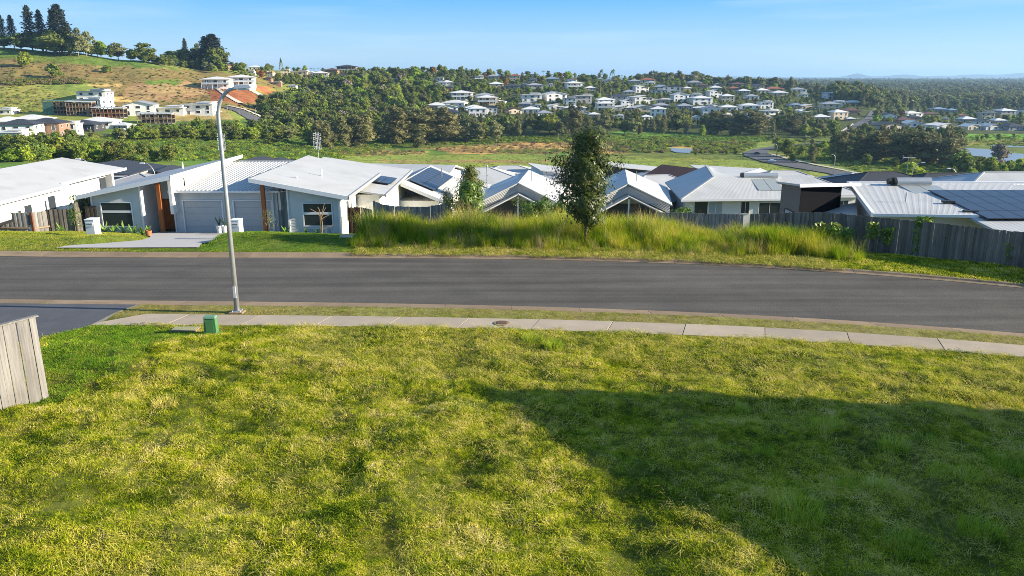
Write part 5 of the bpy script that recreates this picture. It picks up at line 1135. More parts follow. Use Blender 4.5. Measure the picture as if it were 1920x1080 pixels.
# ================================================================ FAR HOUSES (each kind built once at unit size, then copied)
def proto(kind, roofm, wallm, width=12.5, depth=11, storeys=1, style='hip', garage=False):
    r = empty(kind, (0, 0, 0), cat='house'); h = 2.8 * storeys; w, d = width/2, depth/2; e = .6
    def stack(w, d, x0, y0, z0, z1, m, nm='wall'): MB().box(x0-w, x0+w, y0-d, y0+d, z0, z1).build(nm, m, r)
    def hip(w, d, x0, y0, z, rise, m):
        W, D = w+e, d+e; k = min(W, D); rx, ry = W-k, D-k; b = MB(); A_, B_, C_, D_ = [(x0+sx*W, y0+sy*D, z) for sx, sy in ((-1,-1),(1,-1),(1,1),(-1,1))]
        r0, r1 = (x0-rx, y0-ry, z+rise), (x0+rx+.01, y0+ry+.01, z+rise)
        if W >= D: fs = [(A_,B_,r1,r0),(C_,D_,r0,r1),(B_,C_,r1),(D_,A_,r0)]
        else: fs = [(B_,C_,r1,r0),(D_,A_,r0,r1),(A_,B_,r0),(C_,D_,r1)]
        for f in fs: b.slab([(p[0],p[1],p[2]+.2) for p in f], .25)
        b.build('roof', m, r)
    if style == 'hip':
        stack(w, d, 0, 0, -4, h, wallm); hip(w, d, 0, 0, h, 1.9, roofm)
    elif style == 'gable':
        stack(w, d, 0, 0, -4, h, wallm); b = MB(); W, D = w+e, d+e
        b.slab([(-W,-D,h),(0,-D,h+2.1),(0,D,h+2.1),(-W,D,h)][::-1], .25).slab([(W,-D,h),(0,-D,h+2.1),(0,D,h+2.1),(W,D,h)], .25); b.build('roof', roofm, r)
        MB().hexa([(-w,-d,h),(w,-d,h),(w,d,h),(-w,d,h)], [(-.01,-d,h+1.8),(.01,-d,h+1.8),(.01,d,h+1.8),(-.01,d,h+1.8)]).build('gable_wall', wallm, r)
    elif style == 'flat':
        stack(w, d, 0, 0, -4, h, wallm); MB().slab([(-w-e,-d-1.4,h+.5),(w+e,-d-1.4,h+.5),(w+e,d+e,h+.2),(-w-e,d+e,h+.2)], .35).build('roof', roofm, r)
        stack(w*.5, d*.7, w*.4, 0, h, h+1.2, wallm, 'upper_wall'); MB().box(w*-.15, w*.95, -d*.85, d*.75, h+1.2, h+1.5).build('upper_roof', roofm, r)
    elif style == 'deck':
        stack(w, d, 0, 0, -5, h, wallm); hip(w, d+1.4, 0, -1, h, 1.7, roofm)
        b = MB(); b.box(-w, w, -d-2.4, -d, 2.6*(storeys-1)-.1, 2.6*(storeys-1)+.1)
        for k in range(6): b.box(-w+k*w*.39, -w+k*w*.39+.15, -d-2.35, -d-2.2, -4, h)
        b.build('deck', trim_white, r); MB().box(-w, w, -d-2.38, -d-2.34, 2.6*(storeys-1)+.1, 2.6*(storeys-1)+1.0).build('balustrade', glass_blind, r)
    elif style == 'step':
        stack(w*.55, d, -w*.45, 0, -4, h, wallm); stack(w*.5, d, w*.5, 1, -4, h-1.2, wallm)
        MB().slab([(-w-e,-d-e,h+.2),(w*.15,-d-e,h+1.5),(w*.15,d+e,h+1.5),(-w-e,d+e,h+.2)], .25).build('roof', roofm, r); MB().slab([(w*.0,-d-e+1,h-.2),(w+e,-d-e+1,h-1.0),(w+e,d+e,h-1.0),(0,d+e,h-.2)], .25).build('lower_roof', roofm, r)
    H = (0, 0, 0)
    for s in range(storeys):
        n = max(3, int(width/3.6))
        for i in range(n):
            x = -w + width*(i+.5)/n; ww = .9 if i % 2 else .6; z0 = s*2.8 + (.9 if (i + s) % 3 else .1)
            if garage and s == 0 and i == n-1: continue
            window(r, H, (-w,-d), (w,-d), x+w-ww, x+w+ww, z0, s*2.8+2.2, fw=.09, proud=.07)
        for i in range(2):
            y = -d + depth*(i+.5)/2; window(r, H, (w,-d), (w,d), y+d-.6, y+d+.6, s*2.8+.9, s*2.8+2.2, fw=.09, proud=.07)
    if garage: MB().box(w-3.6, w-.8, -d-.06, -d-.002, 0, 2.3).build('garage_door', orange_door if garage == 'orange' else door_grey, r)
    return r
PROTO = {}
RM = {'w': far_roof, 'g': roof_grey, 'd': roof_dark, 'r': roof_red, 'n': roof_brown, 'b': roof_blue}
WM = {'w': far_white, 'c': far_cream, 'g': far_grey, 'd': far_dark, 'k': far_brick}
RN = {'w': 'pale roof', 'g': 'mid grey roof', 'd': 'charcoal roof', 'r': 'terracotta roof', 'n': 'brown tiled roof', 'b': 'blue-grey roof'}
WN = {'w': 'white', 'c': 'cream', 'g': 'grey', 'd': 'dark', 'k': 'brown brick'}
SN = {'hip': 'hip-roofed', 'gable': 'gabled', 'flat': 'flat-roofed', 'deck': 'balconied', 'step': 'split-level'}
def place_house(px, py, wpx, roof, wall, style, st=1, rot=0, garage=False, where=''):
    h = hit(px, py)
    if h is None: return None
    key = (roof, wall, style, st, garage)
    if key not in PROTO: o = PROTO[key] = proto({'hip':'hip_roof_house','gable':'gable_roof_house','flat':'flat_roof_house','deck':'balcony_house','step':'split_level_house'}[style], RM[roof], WM[wall], storeys=st, style=style, garage=garage)
    else: o = copy_tree(PROTO[key])
    t = h.y*CO + (CAM_H - h.z)*SI; s = 1.10*wpx*t/FPX/13.5; s = min(max(s, .6), 1.7)
    o.location = (h.x, h.y + 4*s, h.z + .1); o.rotation_euler = (0, 0, R(rot)); o.scale = (s, s, min(max(s, .75), 1.2))
    return o
ROADPX = [('road', [(1640,348),(1545,326),(1480,316),(1430,307),(1392,296),(1390,286),(1408,280),(1455,273),(1540,265),(1550,270),(1480,276),(1455,281),(1445,287),(1470,296),(1510,304),(1575,316),(1640,330)]), ('street', [(1566,268),(1576,246),(1600,230),(1622,220),(1632,206),(1644,206),(1638,224),(1626,238),(1616,252),(1616,268)]), ('hill street', [(412,202),(430,199),(485,214),(505,226),(500,232),(465,232)]), ('lake', [(1795,274),(1850,278),(1960,288),(2100,298),(2100,324),(1960,320),(1905,313),(1855,302),(1812,294)]), ('pond', [(1252,276),(1302,276),(1298,290),(1262,290)]), ('lit drive', [(396,160),(500,160),(500,190),(440,198),(396,175)])]
HOUSES = []   # px, base py, width px, roof, wall, style, storeys, rot, region
def H_(reg, *rows):
    for r in rows: HOUSES.append((*r, reg))
H_('on the left hillside',
 (172,191,50,'b','w','flat',2,8),(172,207,48,'w','w','flat',2,-5),(258,216,52,'g','w','gable',2,12),(315,214,55,'w','w','flat',1,6),(373,215,52,'w','w','flat',2,4),(177,240,62,'w','w','hip',1,10),
 (150,246,55,'d','d','hip',1,4),(122,252,40,'w','w','flat',2,10),(82,258,58,'d','k','hip',2,8),(32,262,60,'d','w','hip',2,12),(18,272,48,'w','w','flat',2,10),(52,236,58,'w','c','hip',1,8),(8,240,50,'w','c','hip',1,12),(5,215,34,'w','w','flat',1,6),
 (404,166,48,'w','w','deck',2,10),(450,161,46,'w','w','deck',2,14),(18,84,38,'n','c','flat',1,10),(228,243,30,'w','g','hip',1,-8))
H_('on the left skyline',
 (437,122,32,'w','w','flat',2,8),(415,130,28,'n','k','hip',1,0),(404,128,18,'w','g','flat',1,0),(481,124,25,'w','c','flat',2,6),(500,122,20,'w','w','flat',2,0),(506,131,18,'r','c','gable',1,0),(521,124,24,'w','w','step',2,8),(535,131,26,'g','w','hip',1,5),
 (569,126,22,'w','c','hip',1,0),(588,130,20,'n','k','hip',1,0),(608,131,20,'r','c','hip',1,8),(650,137,42,'d','k','deck',2,4),(622,138,24,'n','k','hip',1,-6),(600,144,28,'w','c','deck',1,8),(584,142,18,'w','w','gable',1,0),(562,141,28,'w','c','flat',1,5),(468,139,18,'w','w','flat',1,0),(505,145,14,'r','c','flat',2,0),(502,152,14,'n','k','hip',1,0),(516,160,20,'w','k','flat',1,6),(548,166,14,'g','w','hip',1,0))
H_('high on the middle hill',
 (812,134,22,'w','c','hip',1,0),(828,160,20,'g','w','hip',1,0),(838,160,22,'w','g','hip',1,4),(822,152,18,'w','w','flat',1,0),(898,151,16,'w','w','flat',2,6),(925,149,22,'g','g','hip',1,0),(965,152,20,'r','c','hip',2,0),(930,164,26,'w','c','hip',1,6),(960,168,28,'d','g','hip',1,0),(984,164,18,'w','g','gable',1,0),(1002,166,30,'g','g','hip',1,8),
 (1035,154,26,'b','g','hip',1,0),(1030,163,14,'w','w','flat',1,0),(1074,168,30,'w','w','deck',2,12),(895,137,26,'r','c','hip',1,0),(916,138,20,'w','w','flat',1,0),(955,137,20,'n','k','hip',1,0),(973,140,18,'r','c','hip',1,0),(1120,143,24,'b','g','hip',1,0),(1133,141,18,'w','w','gable',1,0),(1160,145,22,'b','g','hip',1,0),(1197,148,22,'g','c','hip',1,0),
 (1215,155,26,'r','c','hip',1,0),(1190,158,24,'g','g','hip',1,0),(1217,160,20,'w','w','flat',1,6),(1137,155,16,'w','w','flat',1,0),(1202,174,26,'w','w','step',2,10),(1240,169,28,'b','c','hip',1,0),(1302,160,26,'g','g','hip',1,0),(1342,170,22,'w','g','hip',1,0),(1385,163,30,'n','k','hip',1,0),(1376,171,20,'r','k','hip',1,0),(1420,166,24,'d','c','hip',1,0),(1452,172,40,'r','k','hip',1,4),
 (1497,173,28,'g','w','hip',1,0),(1462,180,28,'w','c','hip',1,0),(1542,174,28,'w','w','hip',1,0),(1320,165,18,'n','k','hip',1,0),(1505,182,18,'w','w','flat',1,0),(1513,164,16,'w','w','hip',1,0))
H_('across the middle slope',
 (864,188,46,'w','w','deck',2,10),(908,186,34,'g','g','hip',1,0),(912,197,36,'w','c','deck',2,8),(852,200,42,'w','w','hip',1,-8),(818,205,34,'w','g','hip',1,6),(838,209,36,'w','w','gable',1,10),(888,210,34,'w','w','hip',1,12),(918,215,26,'d','w','hip',2,8),(962,213,26,'n','c','gable',1,20),(995,213,32,'w','w','hip',1,0),(1020,218,26,'g','w','hip',1,10),
 (996,191,36,'w','w','flat',2,6),(1005,203,20,'w','w','flat',1,0),(1040,190,46,'w','w','gable',2,14),(1045,206,34,'w','w','step',1,6),(1068,196,24,'g','w','flat',2,0),(1093,193,30,'w','g','flat',2,8),(1078,209,40,'w','g','hip',1,0),(1094,217,22,'w','g','gable',1,10),(1134,208,32,'w','w','deck',2,4),(1160,193,30,'d','g','hip',2,0),(1170,208,38,'w','g','step',1,6),(1205,195,36,'w','w','step',2,8),(1207,209,40,'w','c','gable',1,4),
 (1242,194,28,'w','g','flat',1,6),(1240,205,30,'g','d','hip',1,0),(1160,222,18,'w','w','flat',1,0),(1114,220,22,'w','g','hip',1,0),(1212,224,20,'w','w','hip',1,6),(1275,191,28,'w','w','gable',2,8),(1302,184,28,'w','w','flat',1,0),(1315,197,42,'w','w','hip',2,6),(1340,183,24,'w','w','step',2,8),(1364,192,24,'w','c','hip',2,0),(1410,187,24,'g','w','hip',1,0),(1407,205,36,'w','w','hip',1,-6),
 (1436,204,24,'w','w','flat',2,6),(1492,202,22,'b','w','deck',1,0),(1322,210,50,'w','g','step',1,6),(1366,208,32,'w','w','hip',1,0),(1360,220,22,'w','c','hip',1,8),(1284,206,28,'g','g','hip',1,0),(1307,225,18,'w','w','gable',1,0),(1395,176,22,'w','g','hip',1,0),(1437,224,14,'w','w','flat',1,0),(1180,178,22,'g','c','hip',1,0),(985,201,24,'g','g','hip',1,0))
H_('in the right-hand suburb',
 (1566,186,38,'b','w','deck',2,0),(1570,198,28,'w','w','flat',1,0),(1603,198,32,'w','d','hip',1,0),(1596,214,32,'n','k','hip',1,0),(1595,227,16,'w','k','hip',1,0),(1616,194,16,'n','k','hip',1,0),(1672,243,50,'d','c','gable',1,12),(1745,220,30,'n','c','hip',1,0),(1762,210,26,'b','g','hip',1,0),(1786,211,18,'b','g','hip',1,0),(1772,243,46,'w','w','step',1,8),(1740,249,16,'w','w','flat',1,0),
 (1823,244,28,'w','c','gable',1,10),(1862,244,38,'b','w','step',1,6),(1816,230,28,'w','g','hip',1,0),(1875,232,24,'w','g','hip',1,0),(1850,224,26,'g','c','flat',2,0),(1903,245,34,'d','g','hip',1,6),(1697,232,32,'n','k','hip',1,0),(1795,247,16,'w','w','flat',1,0),(1803,220,14,'r','c','hip',1,0),(1771,227,14,'g','c','flat',1,0),(1715,226,24,'d','k','hip',1,0),(1950,246,34,'w','w','hip',1,0),(1640,240,26,'d','k','hip',1,10))
def extra_houses():
    r = random.Random(77); done = [(h[0], h[1]) for h in HOUSES]; regs = [('high on the middle hill', (820,1600), lambda x: 146 + (x-820)*.028, 22, 12), ('across the middle slope', (810,1600), lambda x: 184 + (x-810)*.012, 34, 16), ('on the left skyline', (470,660), lambda x: 128, 16, 6), ('in the right-hand suburb', (1650,1930), lambda x: 214, 32, 6)]
    for reg, (x0, x1), base, dy, n in regs:
        c = g = 0
        while c < n and g < 4000:
            g += 1; px = r.uniform(x0, x1); py = base(px) + r.uniform(0, dy)
            if any(abs(px-a) < 21 and abs(py-b) < 6.5 for a, b in done) or any(bool(inpoly(px, py, q)) for _, q in ROADPX): continue
            done.append((px, py)); c += 1; wp = r.uniform(15, 22) if py < 172 else r.uniform(22, 34)
            HOUSES.append((px, py, wp, r.choice('wwwgbdwr' if py < 172 else 'wwwwwgd'), r.choice('wwwcgk' if py < 172 else 'wwwwcg'), r.choice(['hip','gable','step','flat','hip']), r.choice([1,1,2]), r.choice([-8,0,6,12]), reg))
ORD = ['first','second','third','fourth','fifth','sixth','seventh','eighth','ninth','tenth','eleventh','twelfth','thirteenth','fourteenth','fifteenth','sixteenth','seventeenth','eighteenth','nineteenth','twentieth','twenty-first','twenty-second','twenty-third','twenty-fourth','twenty-fifth']
HPTS = []
def label_houses():
    seen = {}
    for h in sorted(HOUSES, key=lambda q: q[0]):
        px, py, w, rf, wl_, st, n, rot, reg = h
        o = place_house(px, py, w, rf, wl_, st, n, rot, garage=('orange' if px == 18 and py == 272 else False))
        if o is None: continue
        HPTS.append((px, py, w, o.location.y, n)); key = (rf, wl_, st, n, reg); seen.setdefault(key, []).append(o)
    for (rf, wl_, st, n, reg), L in seen.items():
        base = f"{'two-storey ' if n == 2 else ''}{WN[wl_]} {SN[st]} house with {RN[rf]} {reg}"
        for i, o in enumerate(L):
            tail = '' if len(L) == 1 else (', leftmost' if i == 0 else ', rightmost' if i == len(L)-1 else f', {ORD[min(i,24)]} from left')
            tag(o, label=base + tail, cat='house', group='houses ' + reg)
extra_houses(); label_houses()

# half-built blocks on the left hill
def building_site(px, py, wpx, st, m1, label, green=False):
    h = hit(px, py); t = h.y*CO + (CAM_H-h.z)*SI; W = wpx*t/FPX; r = empty('unfinished_house', (h.x, h.y+3, h.z), R(6), label=label, cat='building site'); D = 7
    for s in range(st + 1): MB().box(-W/2, W/2, -D/2, D/2, s*2.7 - .15, s*2.7 + .12).build('floor_slab', scaffold if s else far_grey, r)
    n = 8
    for k in range(n + 1):
        x = -W/2 + W*k/n
        for y in (-D/2, D/2): MB().box(x-.12, x+.12, y-.12, y+.12, -1, st*2.7 + 1).build('pole', m1 if k % 2 else scaffold, r)
    for s in range(st):
        for k in range(0, n, 2):
            if random.random() < .7: MB().box(-W/2 + W*k/n + .2, -W/2 + W*(k+1)/n, -D/2+.6, -D/2+.75, s*2.7+.1, s*2.7+2.4).build('wall_panel', m1 if random.random() < .5 else far_dark, r)
        MB().box(-W/2, W/2, -D/2-.5, -D/2-.42, s*2.7+1.0, s*2.7+1.12).box(-W/2, W/2, -D/2-.5, -D/2-.42, s*2.7+.5, s*2.7+.6).build('guard_rail', m1, r)
    MB().box(-W/2, W/2, D/2-.6, D/2-.4, 0, st*2.7).build('back_wall', far_dark, r)
    MB().slab([(-W/2-.5,-D/2-.5,st*2.7+1.2),(W/2+.3,-D/2-.5,st*2.7+.6),(W/2+.3,D/2,st*2.7+1.0),(-W/2-.5,D/2,st*2.7+1.6)], .2).build('roof', roof_metal if not green else mesh_green, r)
    if green: MB().box(-W/2-.2, -W/2+W*.4, -D/2-.7, -D/2-.6, 0, st*2.7).build('debris_mesh', mesh_green, r)
building_site(108,216,46,3,scaffold,'half-built block wrapped in green mesh, left of the building sites on the hill',True)
building_site(150,218,46,3,scaffold,'half-built timber-framed block between the green mesh and the orange one')
building_site(203,221,56,2,scaffold_orange,'half-built block with orange formwork below the white flat-roofed houses')
building_site(290,232,62,2,scaffold,'half-built two-level block at the foot of the left hill beside the white van')
# cars far off
for px, py, rz, m_, lab in [(1447,306,-12,car_white,'white car driving down the curving road'),(1420,291,-35,car_dark,'dark car further up the curving road'),(1608,225,70,car_white,'white car at the kerb of the valley street'),(150,257,10,car_white,'white car parked before the white two-storey house on the left hill'),(52,278,8,car_white,'white car beside the orange garage door'),(1602,253,60,car_white,'white car waiting at the lower end of the valley street'),(410,213,20,car_white,'white van-like car beside the flat-roofed white houses'),(232,248,5,car_white,'white car on the left street below the building sites')]:
    h = hit(px, py); car(h.x, h.y, h.z + .45, R(rz), lab, m_, group='cars far down the valley')
# far lamps: seen as base pixel and top pixel
for px, py, top, ang, lab in [(1563,325,290,180,'distant street lamp left of the dark trees on the curving road'),(1455,300,270,180,'distant street lamp at the bend of the curving road'),(480,222,202,0,'far thin street lamp on the hill street, right one'),(449,222,204,0,'far thin street lamp on the hill street, left one'),(427,213,196,0,'far thin street lamp at the top of the hill street')]:
    h = hit(px, py); t = h.y*CO + (CAM_H-h.z)*SI; street_lamp(h.x, h.y, h.z, max(5, (py-top)*t/FPX), lab, R(ang), 1.6, False, .16, .12)
for px, dist, top, ang, lab, dz in [(170,88,297,180,'street lamp head rising behind the long white house',0),(1713,118,304,0,'street lamp behind the charcoal roof, left of the fork aerial',0),(1797,120,315,180,'street lamp rising behind the right charcoal roof',0),(288,100,305,180,'small street lamp between the cream house and the charcoal gable',0)]:
    p = on_y(px, top, dist); z = gz(p.x, dist); street_lamp(p.x, dist, z, p.z - z, lab, R(ang), 1.3, False, .07, .05)
p = on_y(913, 312, 84); z = gz(p.x, 84); lp = empty('light_pole', (p.x, 84, z), label='plain thin grey pole in front of the white roofs, right of the round tree', cat='pole'); MB().tube([(0,0,0),(0,0,p.z-z)], .06, 8).build('pole', galv, lp); MB().tube([(0,0,p.z-z),(0,0,p.z-z+.15)], .12, 8).build('cap', lamp_grey, lp)

# ================================================================ PLANT SHAPES
def tri_leaves(P, N, size, seed, ratio=.55, droop=0.0, jitter=.9):
    """one bent diamond per point, turned roughly to face N"""
    r = np.random.default_rng(seed); n = len(P); size = np.broadcast_to(size, (n,))
    nn = N + r.normal(0, jitter, (n, 3)); nn /= np.linalg.norm(nn, axis=1)[:, None] + 1e-9
    a = r.normal(0, 1, (n, 3)); a[:, 2] -= droop; a -= nn * (a * nn).sum(1)[:, None]; a /= np.linalg.norm(a, axis=1)[:, None] + 1e-9
    b = np.cross(nn, a); s = size[:, None]
    V = np.stack([P - a*s*.5, P + b*s*ratio*.5, P + a*s*.5, P - b*s*ratio*.5], 1).reshape(-1, 3); F = np.arange(4*n).reshape(n, 4); return V, F
def blob_points(lobes, n, seed, shell=.75):
    r = np.random.default_rng(seed); w = np.array([l[3]*l[4] for l in lobes]); w = w/w.sum(); k = r.choice(len(lobes), n, p=w)
    L = np.array([l[:5] for l in lobes])[k]; d = r.normal(0, 1, (n, 3)); d /= np.linalg.norm(d, axis=1)[:, None]; d[:, 2] = np.where(d[:, 2] < -.5, -d[:, 2]*.4, d[:, 2])
    q = (shell + (1-shell)*r.random(n)**.6 + r.normal(0, .07, n))[:, None]
    P = L[:, :3] + d*q*np.stack([L[:, 3], L[:, 3], L[:, 4]], 1); return P, d
def icos(lobes, k=.74):
    V = []; F = []
    for l in lobes:
        bm = bmesh.new(); bmesh.ops.create_icosphere(bm, subdivisions=1, radius=1); i = len(V)
        for v in bm.verts: V.append((l[0]+v.co.x*l[3]*k, l[1]+v.co.y*l[3]*k, l[2]+v.co.z*l[4]*k))
        for f in bm.faces: q = [i+v.index for v in f.verts]; F.append((q[0], q[1], q[2], q[2]))
        bm.free()
    return np.array(V), F
def crown_from(name, lobes, n, size, m, seed, core=.74, **kw):
    P, N = blob_points(lobes, n, seed); V, F = tri_leaves(P, N, size*np.random.default_rng(seed).uniform(.7, 1.3, n), seed, **kw); F = [tuple(f) for f in F]
    if core:
        cv, cf = icos(lobes, core); o = len(V); V = np.vstack([V, cv]); F += [(a+o, b+o, c+o) for a, b, c, _ in cf]
    me = bpy.data.meshes.new(name); me.from_pydata([tuple(v) for v in V.tolist()], [], F); me.update(); me.materials.append(m); return me
def limbs_mesh(name, h, r, lobes, m, seed):
    b = MB(); rr = random.Random(seed); b.tube([(0,0,-.5),(rr.uniform(-.1,.1)*r*2,0,h*.3),(0,0,h*.55)], [r, r*.8, r*.55], 7)
    for l in lobes[:6]: b.tube([(0,0,h*.28),(l[0]*.4,l[1]*.4,(h*.3+l[2])*.5),(l[0],l[1],l[2])], [r*.5, r*.35, r*.12], 5)
    me = bpy.data.meshes.new(name); me.from_pydata([tuple(p) for p in b.v], [], b.f); me.update(); me.materials.append(m); return me
L_dark = leaf_mat('dark rainforest leaf', (.042,.070,.012), (.18,.22,.035), .3, .6, .35, .35, .02)
L_mid = leaf_mat('mid green leaf', (.075,.12,.016), (.29,.33,.045), .35, .6, .3, .35, .02)
L_bright = leaf_mat('bright green leaf', (.14,.24,.02), (.40,.48,.05), .4, .6, .2, .5, .015)
L_gum = leaf_mat('grey green gum leaf', (.085,.105,.038), (.29,.30,.12), .3, .6, .3, .4, .02)
L_cas = leaf_mat('olive she-oak needle', (.085,.08,.028), (.25,.25,.09), .25, .7, .25, .5, .015)
L_pine = leaf_mat('dark pine needle', (.022,.036,.016), (.075,.09,.035), .08, .7, .2, .4, .01)
L_palm = leaf_mat('palm frond', (.07,.11,.025), (.22,.27,.08), .25, .5, .2, .5, .02)
L_dry = leaf_mat('bare grey twig', (.16,.13,.10), (.28,.23,.18), .1, .8, .15, .5, .01)
L_rust = leaf_mat('rust and yellow leaf', (.16,.07,.015), (.34,.19,.03), .25, .6, .3, .4, .03)
def lobes_round(seed, R_=4.2, H=9, n=8, squash=.75):
    r = random.Random(seed); L = [(0, 0, H*.58, R_*.74, R_*.66), (0, 0, H*.30, R_*.62, R_*.42)]
    for k in range(n): a = k*6.28/n + r.uniform(-.4,.4); q = r.uniform(.4,.72)*R_; s = r.uniform(.30,.52)*R_; L.append((q*math.cos(a), q*math.sin(a), H*r.uniform(.30,.76), s, s*squash*r.uniform(.8,1.1)))
    for k in range(3): L.append((r.uniform(-1,1)*R_*.3, r.uniform(-1,1)*R_*.3, H*r.uniform(.78,.9), R_*.36, R_*.30))
    return L
KINDS = {}
def kind(key, make):
    KINDS[key] = make; return make
def reg(key, crowns, trunks): KINDS[key] = (crowns, trunks)
def mk_round(key, m, Rr, H, n, size, tm, nv=3, squash=.75, count=900, trunk=.22):
    C = []; T = []
    for s in range(nv):
        L = lobes_round(s*7 + len(KINDS)*31, Rr, H, n, squash); C.append(crown_from(key+'_crown', L, count, size, m, s + 5)); T.append(limbs_mesh(key+'_trunk', H, trunk, L, tm, s))
    reg(key, C, T)
mk_round('broad_tree', L_dark, 4.6, 9.5, 9, .95, trunk_mat)
mk_round('green_tree', L_mid, 4.2, 8.5, 8, .9, trunk_mat)
mk_round('bright_tree', L_bright, 3.4, 6.5, 7, .8, trunk_mat)
mk_round('gum_tree', L_gum, 4.6, 12, 9, .95, trunk_pale, squash=.6)
mk_round('rust_tree', L_rust, 3.0, 6.0, 6, .8, trunk_mat, nv=1)
mk_round('bare_tree', L_dry, 3.6, 9, 8, .7, trunk_pale, nv=1, count=450)
def mk_cas():
    C = []; T = []
    for s in range(3):
        r = random.Random(s+60); L = []; H = 12
        for k in range(13): t = k/12; rad = (1.0 + 1.7*math.sin(math.pi*min(1, t*.85+.15)))*r.uniform(.75,1.1); L.append((r.uniform(-1,1)*1.0, r.uniform(-1,1)*1.0, 1.4 + t*(H-2.2), rad*.85, 1.7))
        C.append(crown_from('she_oak_crown', L, 1300, 1.0, L_cas, s, core=.7, ratio=.22, droop=1.2)); T.append(limbs_mesh('she_oak_trunk', H, .2, L[::2], trunk_mat, s))
    reg('she_oak', C, T)
mk_cas()
def mk_pine():
    C = []; T = []
    for s in range(2):
        r = np.random.default_rng(s+3); H = 26; P = []; N = []; tb = MB(); tb.tube([(0,0,-1),(0,0,H*.5),(0,0,H)], [.5,.3,.05], 8); z = 3.5
        while z < H - .4:
            t = (z-3.5)/(H-3.5); rad = (7.6*(1-t)**.72 + .7)*r.uniform(.62,1.12); nb = 7; a0 = r.uniform(0, 6.28)
            for k in range(nb):
                a = a0 + k*6.28/nb; rl = rad*r.uniform(.8,1.1); up = .18 + .25*t
                tb.tube([(0,0,z),(rl*.9*math.cos(a), rl*.9*math.sin(a), z+rl*up)], [.06,.02], 4, False)
                m_ = int(12 + rl*13); u = r.uniform(.12, 1, m_)**.8; w = r.normal(0, 1, m_)*(.42*(1-u*.5)*min(1, rl/3)); sgn = u*rl
                P.append(np.stack([sgn*math.cos(a) - w*math.sin(a), sgn*math.sin(a) + w*math.cos(a), z + sgn*up + r.normal(0,.14,m_)], 1)); N.append(np.tile([0,0,1.0], (m_,1)))
            z += 1.15*(1 - .45*t)
        P = np.vstack(P); N = np.vstack(N); V, F = tri_leaves(P, N, r.uniform(.6,1.1,len(P)), s, ratio=.45, jitter=.5)
        me = bpy.data.meshes.new('pine_crown'); me.from_pydata(V.tolist(), [], [tuple(f) for f in F]); me.update(); me.materials.append(L_pine); C.append(me)
        me = bpy.data.meshes.new('pine_trunk'); me.from_pydata([tuple(p) for p in tb.v], [], tb.f); me.update(); me.materials.append(trunk_mat); T.append(me)
    reg('norfolk_pine', C, T)
mk_pine()
def mk_palm():
    C = []; T = []
    for s in range(2):
        r = random.Random(s); H = 8.5; b = MB(); t = MB(); t.tube([(0,0,-.5),(.15,0,H*.5),(.1,0,H)], [.17,.13,.10], 7)
        for k in range(14):
            a = k*2.4; Lf = r.uniform(2.2,2.8); lift = r.uniform(-.1,1.0); d = (math.cos(a), math.sin(a)); prev = None
            for j in range(9):
                u = j/8; q = (.1+d[0]*Lf*u, d[1]*Lf*u, H + Lf*(lift*u - 1.0*u*u)); 
                for sd in (-1, 1):
                    if j: w = .75*math.sin(3.14*min(.95,u)); b.quad((q[0],q[1],q[2]), (q[0]-d[0]*.22,q[1]-d[1]*.22,q[2]+.04), (q[0]-d[1]*sd*w+d[0]*.1,q[1]+d[0]*sd*w+d[1]*.1,q[2]-w*.55), (q[0]-d[1]*sd*w+d[0]*.25,q[1]+d[0]*sd*w+d[1]*.25,q[2]-w*.6))
        me = bpy.data.meshes.new('palm_crown'); me.from_pydata([tuple(p) for p in b.v], [], b.f); me.update(); me.materials.append(L_palm); C.append(me)
        me = bpy.data.meshes.new('palm_trunk'); me.from_pydata([tuple(p) for p in t.v], [], t.f); me.update(); me.materials.append(trunk_pale); T.append(me)
    reg('palm_tree', C, T)
mk_palm()
HT = {'broad_tree': 9.5, 'green_tree': 8.5, 'bright_tree': 6.5, 'gum_tree': 12, 'rust_tree': 6, 'bare_tree': 9, 'she_oak': 12, 'norfolk_pine': 26, 'palm_tree': 9.5}
WD = {'broad_tree': 10, 'green_tree': 9, 'bright_tree': 7.5, 'gum_tree': 10, 'rust_tree': 6.5, 'bare_tree': 7.5, 'she_oak': 5.5, 'norfolk_pine': 13, 'palm_tree': 5}
NT = [0]
def tree(kd, x, y, z, H, wf=1.0, label=None, group=None, rz=None):
    C, T = KINDS[kd]; k = NT[0] % len(C); NT[0] += 1; r = empty(kd, (x, y, z), random.uniform(0, 6.28) if rz is None else rz, label=label, cat='tree', group=group)
    s = H/HT[kd]; r.scale = (s*wf, s*wf, s)
    for nm, me in (('trunk', T[k]), ('crown', C[k])): o = bpy.data.objects.new(nm, me); COL.objects.link(o); o.parent = r
    return r

# ---------------------------------------------------------------- named trees that stand out
def tp(kd, px, base, top, label, wpx=None, group=None, dist=None):
    h = hit(px, base) if dist is None else None
    if dist is None and (h is None or h.y > 1300):
        dist = {True: 716, False: 800}[px < 440] if px < 640 else 1000
        q = 0
        while gz(x_at(px, dist, 20), dist) < CAM_H + (dist)*(math.tan(math.atan((540-base)/FPX) - PITCH)) - 3 and q < 20: dist -= 8; q += 1
    if dist is not None: p = on_y(px, top, dist); z = gz(p.x, dist); tree(kd, p.x, dist, z, p.z - z, ((wpx*(dist*CO+(CAM_H-z)*SI)/FPX)/(WD[kd]*(p.z-z)/HT[kd]) if wpx else 1), label, group); return
    if h is None: return
    t = h.y*CO + (CAM_H-h.z)*SI; H = (base-top)*t/FPX/ .97; wf = (wpx*t/FPX)/(WD[kd]*H/HT[kd])*(1.7 if kd == 'norfolk_pine' else 1.15) if wpx else 1
    tree(kd, h.x, h.y, h.z - .3, H, wf, label, group)
PG = 'tall pines on the left skyline'
